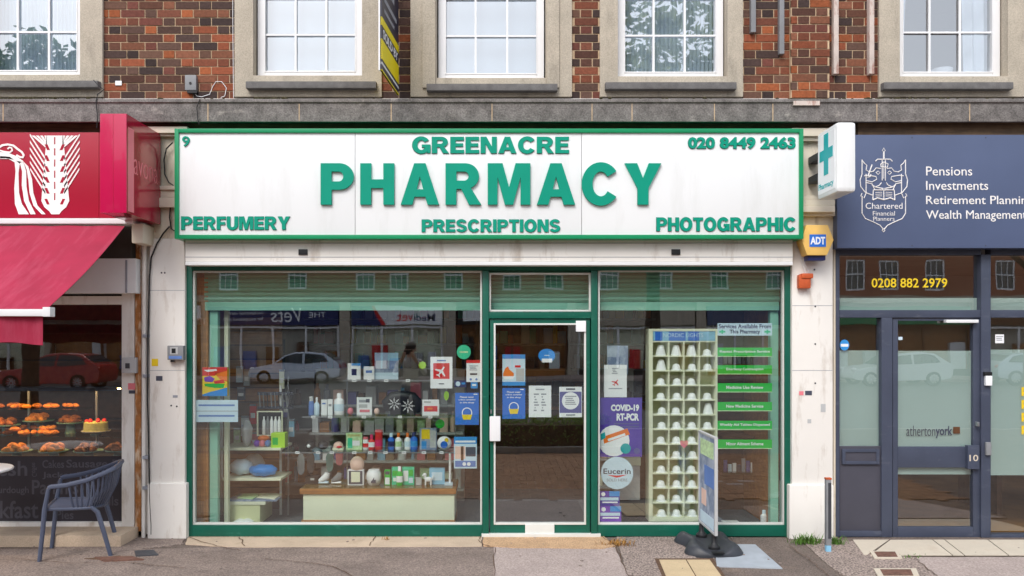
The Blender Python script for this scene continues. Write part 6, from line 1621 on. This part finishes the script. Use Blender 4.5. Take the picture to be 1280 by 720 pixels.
for k in range(18):
    x, y = X(4 + 5 * k, .85) + rnd.uniform(-.02, .02), .86 + rnd.uniform(-.1, .1); L = .045; b_ = rnd.uniform(0, 3.1)
    o = MB().tube([(x + u * L * math.cos(b_), y + u * L * math.sin(b_), zs3 + .022 + .006 * (1 - u * u)) for u in (-1, -.6, 0, .6, 1)], [.008, .019, .022, .019, .008], 8).build('bread_roll', 'pastry' if k % 3 else 'pastry_dark', smooth=True); tag(o, 'bread roll on the top glass shelf of the bakery', 'bread roll', 'bread rolls on the top bakery shelf')
stand('cake stand with a green iced cake on the bakery shelf', 120, .8, zs2, .14, 'cake', 0, 'pale green iced cake with red berries', foot=.02)
stand('cake stand of small buns at the frame edge of the bakery shelf', 8, .8, zs2, .13, 'pastry_dark', 10, 'small bun on the upper cake stand at the frame edge', foot=.08)
stand('taller cake stand of croissants on the bakery shelf', 48, .95, zs2, .15, 'pastry', 12, 'croissant on the taller cake stand', foot=.11)
stand('cake stand of pies behind the red berried cake', 88, .95, zs2, .13, 'pastry_dark', 10, 'pie on the cake stand behind the berried cake', foot=.09)
t = thing('bakery_back_unit', 'dim back unit with shelves inside the bakery', 'shelving', (-5, 3.9, .03))
MB().box(-8, -3.6, 3.9, 4.1, .03, 2.4).build('back_panel', 'wood_dark', t)
for k in range(4): MB().box(-8, -3.6, 3.6, 3.898, .7 + .4 * k, .73 + .4 * k).build('board', 'wood_dark', t)

# ---------------------------------------------------------------- the far side of the street (what the glass reflects)
def ox(px, Y): return (px - 620) / F * (D - Y)
def oz(py, Y): return H + (425 - py) / F * (D - Y)
def foliage(mb, c, r, n, s, squash=1.0, clumps=30, seed=1):
    q = random.Random(seed); cl = []
    for _ in range(clumps):
        while True:
            p = Vector((q.uniform(-1, 1), q.uniform(-1, 1), q.uniform(-1, 1)))
            if 0.25 < p.length < 1: break
        cl.append((Vector((p.x * r[0], p.y * r[1], p.z * r[2])) + Vector(c), q.uniform(.16, .34) * min(r)))
    for _ in range(n):
        cc_, rr = q.choice(cl)
        d = Vector((q.gauss(0, 1), q.gauss(0, 1), q.gauss(0, 1))); d.normalize()
        p = cc_ + d * rr * (q.random() ** .5)
        a = Vector((q.gauss(0, 1), q.gauss(0, 1), q.gauss(0, .6))).normalized(); b = a.cross(Vector((q.gauss(0, 1), q.gauss(0, 1), q.gauss(0, 1)))).normalized()
        L = s * q.uniform(.6, 1.3)
        mb.add([p - a * L - b * L * .05, p + b * L * .45, p + a * L, p - b * L * .45], [(0, 1, 2, 3)])
def tree(label, x, y, h, r, crown_z, m_, seed, n=5200, trunk=.22):
    t = thing('street_tree', label, 'tree', (x, y, 0), 'street trees')
    q = random.Random(seed); m = MB()
    m.tube([(x, y, -.1), (x + .05, y, h * .25), (x - .06, y + .05, h * .5), (x + .05, y, h * .8)], [trunk * 1.15, trunk * .9, trunk * .65, trunk * .2], 10)
    for k in range(7):
        a_ = k * 2.4 + seed; z0_ = h * (.32 + .06 * k)
        m.tube([(x, y, z0_), (x + math.cos(a_) * r * .4, y + math.sin(a_) * r * .4, z0_ + h * .1), (x + math.cos(a_) * r * .8, y + math.sin(a_) * r * .8, z0_ + h * .2)], [trunk * .45, trunk * .3, trunk * .1], 7)
    m.build('trunk', 'bark', t, smooth=True)
    c = MB(); foliage(c, (x, y, crown_z), (r, r, h - crown_z), n, .16, clumps=46, seed=seed); c.build('crown', m_, t)
tree('tall leafy street tree opposite the window above the phone number', 4.3, -15.0, 12.2, 2.9, 9.0, 'leaf', 3)
tree('dark green street tree opposite the bakery', -13.2, -15.5, 10.6, 2.6, 7.8, 'leaf_dark', 5)
tree('bushy street tree far along beside the white car', 15.5, -16.0, 10.0, 2.6, 7.4, 'leaf', 8)
hd2 = thing('hedge', 'low clipped green hedge behind the kerb of the wide pavement', 'hedge', (-.4, -6.0, 0))
m = MB(); q = random.Random(4)
for _ in range(6500):
    p = Vector((q.uniform(-2.7, 1.9), -6.0 + q.uniform(-.32, .32), q.uniform(.06, .56)))
    a = Vector((q.gauss(0, 1), q.gauss(0, 1), q.gauss(0, 1))).normalized(); b = a.cross(Vector((q.gauss(0, 1), q.gauss(0, 1), q.gauss(0, 1)))).normalized(); L = .035
    m.add([p - a * L, p + b * L * .5, p + a * L, p - b * L * .5], [(0, 1, 2, 3)])
m.build('foliage', 'leaf_hedge', hd2); MB().box(-2.65, 1.85, -6.26, -5.74, .0, .42).build('branches', 'bark', hd2)
for a, b, y0, y1 in ((-2.85, 2.05, -6.5, -6.38), (-2.85, 2.05, -5.62, -5.5)):
    o = MB().box(a, b, y0, y1, 0, .1).build('planter_kerb', 'kerb_stone', bevel=.01); tag(o, 'concrete kerb along the %s side of the low hedge' % ('road' if y0 < -6 else 'shop'), 'kerb')
# terrace opposite
Yo_ = -33.6
tr = thing('opposite_terrace', 'brick terrace of shops across the street with white sash windows', 'building', (-4, Yo_, 0))
Ztop_ = 9.2
wpx = [-320, -270, -190, -140, -60, -10, 70, 120, 200, 285, 371, 456, 499, 566, 640, 692, 762, 830, 900, 970, 1071, 1113, 1170, 1258, 1330, 1400, 1480, 1560]
zf0, zf1 = 3.7, 4.05
xs_ = [ox(p, Yo_) for p in wpx]
def facade(z0, z1, rows_):
    m = MB(); edges = [-48.0]
    for x in xs_: edges += [x - .48, x + .48]
    edges.append(48.0)
    for i in range(0, len(edges), 2): m.box(edges[i], edges[i + 1], Yo_ - .3, Yo_, z0, z1)
    zz = z0
    for (a, b) in rows_ + [(z1, z1)]:
        for x in xs_:
            if a > zz: m.box(x - .48, x + .48, Yo_ - .3, Yo_, zz, a)
        zz = b
    return m
wr = [(4.35, 5.85), (6.9, 8.2)]
facade(zf1, Ztop_, wr).build('wall', 'far_brick', tr)
MB().box(-48, 48, Yo_ - .3, Yo_ + .12, zf0, zf1 - .002).build('ledge', 'stone', tr)
for x in xs_:
    for (a, b) in wr:
        w = MB(); w.box(x - .48, x - .40, Yo_ - .12, Yo_ - .04, a, b); w.box(x + .40, x + .48, Yo_ - .12, Yo_ - .04, a, b); w.box(x - .4, x + .4, Yo_ - .12, Yo_ - .04, a, a + .09); w.box(x - .4, x + .4, Yo_ - .12, Yo_ - .04, b - .08, b); w.box(x - .4, x + .4, Yo_ - .1, Yo_ - .03, (a + b) / 2 - .03, (a + b) / 2 + .03)
        for dx in (-.14, .14): w.box(x + dx - .015, x + dx + .015, Yo_ - .1, Yo_ - .05, a + .09, b - .08)
        wo2 = w.build('window', 'upvc', tr)
        MB().box(x - .4, x + .4, Yo_ - .09, Yo_ - .08, a + .09, b - .08).build('pane', 'car_glass', wo2)
MB().sidep([(Yo_ + .3, Ztop_), (Yo_ - 4, Ztop_ + 2.4), (Yo_ - 8, Ztop_)], -48.3, 48.3).build('roof', 'roof_tile', tr)
for x in (-30, -14.6, -2.2, 9.8, 24): MB().box(x, x + 1.2, Yo_ - 4.6, Yo_ - 3.6, Ztop_ + 1.6, Ztop_ + 3.6).build('chimney', 'far_brick', tr)
MB().box(-48, 48, Yo_ - 8, Yo_ - 7.7, 0, Ztop_).build('rear_wall', 'room_dark', tr)
MB().box(-48, 48, Yo_ - 7, Yo_ - .31, 3.5, 3.69).build('upper_floor', 'room_pale', tr)
bays = [(-38, -31, 'stone', None), (-31, -22.5, 'bakery_red', None), (-22.5, -14.9, 'white', None), (-14.6, -7.9, 'navy', 'vets'), (-7.36, -2.65, 'white', 'medi'), (-2.0, 3.6, 'black', 'white'), (4.1, 10.1, 'stone', None), (10.6, 16.4, 'office_blue', None), (16.9, 24, 'sign_green', None), (24.5, 32, 'wood_dark', None)]
for i, (a, b, mm_, kind) in enumerate(bays):
    lab = {'vets': 'shop front across the street with dark blue sign reading the vets', 'medi': 'shop front across the street with white and navy sign reading medivet'}.get(kind, 'shop front across the street with a %s sign, %s along the terrace' % ({'stone': 'stone grey', 'bakery_red': 'red', 'white': 'plain white', 'black': 'black', 'office_blue': 'blue', 'sign_green': 'green', 'wood_dark': 'brown', 'navy': 'navy'}[mm_], ORD[i]))
    t = thing('shopfront', lab, 'shopfront', ((a + b) / 2, Yo_, 0), 'shops across the street')
    w = b - a
    s_ = MB().box(a + .05, b - .05, Yo_ - .06, Yo_ + .06, oz(406, Yo_), oz(383, Yo_)).build('sign', mm_, t)
    fr_o = (Vector((b, Yo_ + .06, 0)), Vector((-1, 0, 0)), Vector((0, 0, 1)), Vector((0, 1, 0)))
    if kind == 'vets':
        text(s_, 'THE', 'white', .7, 1.5, 2.95, 3.2, 0, ext=.01, frame=fr_o); text(s_, 'Vets', 'white', 1.9, 3.4, 2.72, 3.42, 0, ext=.01, frame=fr_o, shear=.2)
        text(s_, 'exceptional care', 'white', 3.8, 5.6, 3.1, 3.32, 0, ext=.01, frame=fr_o); text(s_, 'for exceptional pets', 'white', 3.8, 5.9, 2.76, 3.0, 0, ext=.01, frame=fr_o)
    if kind == 'medi':
        text(s_, 'Medi', 'navy', .4, 1.5, 2.75, 3.15, 0, ext=.01, frame=fr_o, off=.01); text(s_, 'vet', 'red', 1.55, 2.35, 2.75, 3.12, 0, ext=.01, frame=fr_o, off=.01)
        MB().prism([(a + .06, 2.57), (a + 1.6, 2.57), (a + 1.1, 3.5), (a + .06, 3.5)], Yo_ + .055, Yo_ + .07).build('sign_end', 'navy', s_); MB().prism([(a + 1.6, 2.57), (a + 1.8, 2.57), (a + 1.25, 3.5), (a + 1.1, 3.5)], Yo_ + .055, Yo_ + .068).build('sign_stripe', 'red', s_)
    if kind == 'white':
        MB().box(a + .3, a + 2.0, Yo_ + .05, Yo_ + .075, 2.75, 3.3).build('sign_panel', 'white', s_)
    n_ = 3 + i % 2
    f = MB()
    for k in range(n_ + 1): x = a + .08 + (w - .16) * k / n_; f.box(x - .05, x + .05, Yo_ - .14, Yo_ - .04, .35 if 0 < k < n_ else 0, 2.55)
    f.box(a + .1, b - .1, Yo_ - .14, Yo_ - .05, 2.4, 2.5)
    f.build('frame', 'upvc' if i % 3 != 2 else 'wood_dark', t)
    MB().box(a + .1, b - .1, Yo_ - .12, Yo_ - .02, 0, .35).build('stall_riser', 'wood' if i % 2 else 'room_dark', t)
    MB().box(a + .1, b - .1, Yo_ - .1, Yo_ - .09, .35, 2.4).build('pane', 'clear_acrylic', t)
    MB().box(a, b, Yo_ - .55, Yo_ - .45, 0, 3.4).build('back_wall', ('cream', 'cream', 'wood', 'room_pale', 'cream', 'wood')[i % 6], t)
    MB().box(a, b, Yo_ - .45, Yo_ - .13, 0.0, .02).build('floor', 'floor_wood', t)
    for k in range(5):
        x = a + .6 + (w - 1.2) * k / 4
        MB().box(x - rnd.uniform(.2, .45), x + rnd.uniform(.2, .45), Yo_ - .42, Yo_ - .2, .02, rnd.uniform(.8, 2.0)).build('display', rnd.choice(['white', 'wood_dark', 'room_dark', 'print_blue', 'light_grey', 'red', 'wood']), t)
for x0_, x1_ in ((-14.9, -14.6), (-7.88, -7.38), (-2.62, -2.02), (3.62, 4.08), (10.12, 10.58), (16.42, 16.88), (-22.8, -22.52), (24.02, 24.48)):
    MB().box(x0_, x1_, Yo_ - .3, Yo_ + .1, 0, zf0 - .002).build('pilaster', 'stone', tr)
# parked cars
def car(label, x0, y, L, paint, face, group='cars parked across the street'):
    W, Hc = 1.74, 1.42
    t = thing('parked_car', label, 'car', (x0 + L / 2, y, -.12), group)
    sx = lambda u: (x0 + u * L) if face < 0 else (x0 + L - u * L)
    zb_ = -.12
    prof = [(.0, .35), (.005, .55), (.03, .68), (.1, .78), (.27, .88), (.4, 1.28), (.5, 1.4), (.66, 1.42), (.82, 1.36), (.93, 1.06), (.975, .95), (.995, .7), (.99, .42), (.97, .3), (.86, .24), (.14, .24), (.03, .28)]
    low = [(u, v) for u, v in prof if v <= 1.07]
    m = MB()
    n_ = len(prof); vs = []
    for yy, inset in ((-W / 2, 0), (W / 2, 0)):
        for u, v in prof:
            k = max(0, (v - .85) / .6) * .2
            vs.append((sx(u), y + (yy + (k if yy < 0 else -k)), zb_ + v))
    fs2 = [tuple(range(n_)), tuple(reversed(range(n_, 2 * n_)))] + [(i, (i + 1) % n_, n_ + (i + 1) % n_, n_ + i) for i in range(n_)]
    m.add(vs, fs2).build('body', paint, t, bevel=.05, seg=3)
    for sgn in (-1, 1):
        for (pts) in ([(.31, .92), (.415, 1.25), (.5, 1.33), (.585, 1.34), (.585, .94)], [(.61, .94), (.61, 1.34), (.74, 1.33), (.82, 1.26), (.87, 1.0)]):
            q = []
            for off in (.004, -.02):
                for u, v in pts:
                    k = max(0, (v - .85) / .6) * .2
                    q.append((sx(u), y + sgn * (W / 2 - k + off), zb_ + v))
            n3 = len(pts)
            MB().add(q, [tuple(range(n3)), tuple(reversed(range(n3, 2 * n3)))] + [(i, (i + 1) % n3, n3 + (i + 1) % n3, n3 + i) for i in range(n3)]).build('side_window', 'car_glass', t)
        for u in (.17, .8):
            c = (sx(u), y + sgn * (W / 2 - .09), zb_ + .31)
            wv = []
            tw = MB()
            for rr, yy in ((.2, .1), (.31, .1), (.315, .0), (.31, -.1), (.2, -.1)): wv.append((rr, yy))
            N = 22; vv = [(c[0] + rr * math.cos(2 * math.pi * k / N), c[1] + sgn * yy, c[2] + rr * math.sin(2 * math.pi * k / N)) for rr, yy in wv for k in range(N)]
            ff = [(i * N + k, i * N + (k + 1) % N, (i + 1) * N + (k + 1) % N, (i + 1) * N + k) for i in range(4) for k in range(N)]
            wh = tw.add(vv, ff).build('wheel', 'tyre', t, smooth=True)
            rm_ = MB()
            for k in range(10):
                a_ = 2 * math.pi * k / 10
                rm_.add([(c[0] + .04 * math.cos(a_ - .5), c[1] + sgn * .09, c[2] + .04 * math.sin(a_ - .5)), (c[0] + .2 * math.cos(a_ - .12), c[1] + sgn * .085, c[2] + .2 * math.sin(a_ - .12)), (c[0] + .2 * math.cos(a_ + .12), c[1] + sgn * .085, c[2] + .2 * math.sin(a_ + .12)), (c[0] + .04 * math.cos(a_ + .5), c[1] + sgn * .09, c[2] + .04 * math.sin(a_ + .5))], [(0, 1, 2, 3)])
            rm_.build('rim', 'rim', wh)
        zl = zb_ + .72
        MB().ball((sx(.03), y + sgn * .6, zl - .02), (.09, .18, .07), 10, 6).build('headlight', 'white', t, smooth=True); MB().ball((sx(.978), y + sgn * .68, zl + .08), (.07, .14, .1), 10, 6).build('tail_light', 'tail_red', t, smooth=True)
    for pts in ([(.285, .93), (.41, 1.285)], [(.835, 1.33), (.925, 1.07)]):
        (u0, v0), (u1, v1) = pts
        k0_, k1_ = max(0, (v0 - .85) / .6) * .2 + .1, max(0, (v1 - .85) / .6) * .2 + .1
        du = -.006 if u0 < .5 else .006
        vs = []
        for dz in (.012, -.02):
            vs += [(sx(u0 + du), y - W / 2 + k0_, zb_ + v0 + dz), (sx(u0 + du), y + W / 2 - k0_, zb_ + v0 + dz), (sx(u1 + du), y + W / 2 - k1_, zb_ + v1 + dz), (sx(u1 + du), y - W / 2 + k1_, zb_ + v1 + dz)]
        MB().add(vs, [(0, 1, 2, 3), (7, 6, 5, 4), (0, 4, 5, 1), (1, 5, 6, 2), (2, 6, 7, 3), (3, 7, 4, 0)]).build('windscreen' if u0 < .5 else 'rear_window', 'car_glass', t)
car('silver small hatchback parked in front of the vets', -10.75, -28.6, 4.0, 'car_silver', -1)
car('red car parked across the street opposite the bakery', -19.3, -24.5, 4.1, 'car_red', -1)
car('second red car parked behind it near the red shop sign', -24.2, -24.5, 4.2, 'car_red', -1)
car('white car parked across the street opposite the office', 15.0, -27.5, 4.2, 'car_white', -1)
car('silver car parked far along opposite the big office window', 21.0, -27.5, 4.2, 'car_silver', 1)
# the person across the pavement, seen in the glass
def person(label, x, y):
    me = bpy.data.meshes.new('person'); B = bmesh.new()
    J = {'pel': (0, 0, .98, .15), 'waist': (0, 0, 1.12, .14), 'chest': (0, -.01, 1.34, .165), 'neck': (0, -.01, 1.50, .06), 'jaw': (0, .015, 1.58, .075), 'head': (0, .01, 1.67, .095), 'crown': (0, 0, 1.745, .06),
         'hl': (-.1, 0, .93, .1), 'kl': (-.12, .02, .5, .062), 'al': (-.13, 0, .1, .045), 'tl': (-.14, .13, .04, .035), 'hr': (.1, 0, .93, .1), 'kr': (.12, .02, .5, .062), 'ar': (.13, 0, .1, .045), 'tr': (.14, .13, .04, .035),
         'sl': (-.19, -.01, 1.43, .068), 'el': (-.27, .1, 1.2, .048), 'wl': (-.1, .33, 1.5, .032), 'sr': (.19, -.01, 1.43, .068), 'er': (.27, .1, 1.2, .048), 'wr': (.1, .33, 1.5, .032)}
    Ed = [('pel', 'waist'), ('waist', 'chest'), ('chest', 'neck'), ('neck', 'jaw'), ('jaw', 'head'), ('head', 'crown'), ('pel', 'hl'), ('hl', 'kl'), ('kl', 'al'), ('al', 'tl'), ('pel', 'hr'), ('hr', 'kr'), ('kr', 'ar'), ('ar', 'tr'), ('chest', 'sl'), ('sl', 'el'), ('el', 'wl'), ('chest', 'sr'), ('sr', 'er'), ('er', 'wr')]
    # palms and fingers curled round the phone
    for s_, nm in ((-1, 'l'), (1, 'r')):
        J['p' + nm] = (s_ * .075, .36, 1.57, .03); Ed.append(('w' + nm, 'p' + nm))
        for k in range(4):
            z = 1.60 - .02 * k
            J['f%s%da' % (nm, k)] = (s_ * .085, .405, z, .0095); J['f%s%db' % (nm, k)] = (s_ * (.055 - .003 * k), .425, z - .004, .009); J['f%s%dc' % (nm, k)] = (s_ * .033, .415, z - .006, .008)
            Ed += [('p' + nm, 'f%s%da' % (nm, k)), ('f%s%da' % (nm, k), 'f%s%db' % (nm, k)), ('f%s%db' % (nm, k), 'f%s%dc' % (nm, k))]
        J['t%sa' % nm] = (s_ * .055, .36, 1.60, .011); J['t%sb' % nm] = (s_ * .035, .375, 1.625, .0095); Ed += [('p' + nm, 't%sa' % nm), ('t%sa' % nm, 't%sb' % nm)]
    V = {k: B.verts.new(v[:3]) for k, v in J.items()}
    for a, b in Ed: B.edges.new((V[a], V[b]))
    B.to_mesh(me); B.free()
    o = bpy.data.objects.new('person', me); COL.objects.link(o)
    md = o.modifiers.new('skin', 'SKIN'); sv = me.skin_vertices[0].data
    for i, v in enumerate(J.values()): sv[i].radius = (v[3], v[3] * (.72 if i in (0, 1, 2) else 1)); sv[i].use_root = (i == 0)
    ss = o.modifiers.new('sub', 'SUBSURF'); ss.levels = 2; ss.render_levels = 2
    dg = bpy.context.evaluated_depsgraph_get(); m2 = bpy.data.meshes.new_from_object(o.evaluated_get(dg))
    o.modifiers.clear(); o.data = m2
    for nm in ('skin', 'jumper', 'denim', 'black'): m2.materials.append(MATS[nm])
    for p in m2.polygons:
        c = p.center; r_ = math.hypot(c.x, c.y)
        p.material_index = 3 if c.z < .1 else 2 if c.z < 1.0 else 0 if (c.z > 1.49 or c.y > .3) else 1
        p.use_smooth = True
    o.location = (x, y, 0)
    tag(o, label, 'person')
    def part(nm, mb, m_):
        p_ = mb.build(nm, m_, None, smooth=True); off = p_.location.copy(); p_.parent = o; p_.location = off; return p_
    h = MB(); h.ball((0, -.012, 1.70), (.104, .108, .092), 16, 10); part('hair', h, 'hair')
    n2 = MB().ball((0, .112, 1.625), (.016, .022, .028), 8, 6); part('nose', n2, 'skin')
    part('sunglasses', MB().box(-.085, .085, .085, .112, 1.65, 1.69), 'black'); part('mouth', MB().ball((0, .095, 1.575), (.026, .008, .007), 8, 5), 'pink')
    for s_ in (-1, 1): part('ear', MB().ball((s_ * .098, 0, 1.64), (.014, .025, .034), 8, 6), 'skin')
    ph = MB().box(-.078, .078, .385, .394, 1.56, 1.636).build('phone', 'black', bevel=.004); ph.location = Vector((x, y, 0)) + Vector(ph.location); tag(ph, 'black phone held up in both hands by the person', 'phone')
person('person in grey jumper and sunglasses holding up a phone behind the hedge', -1.55, -7.2)
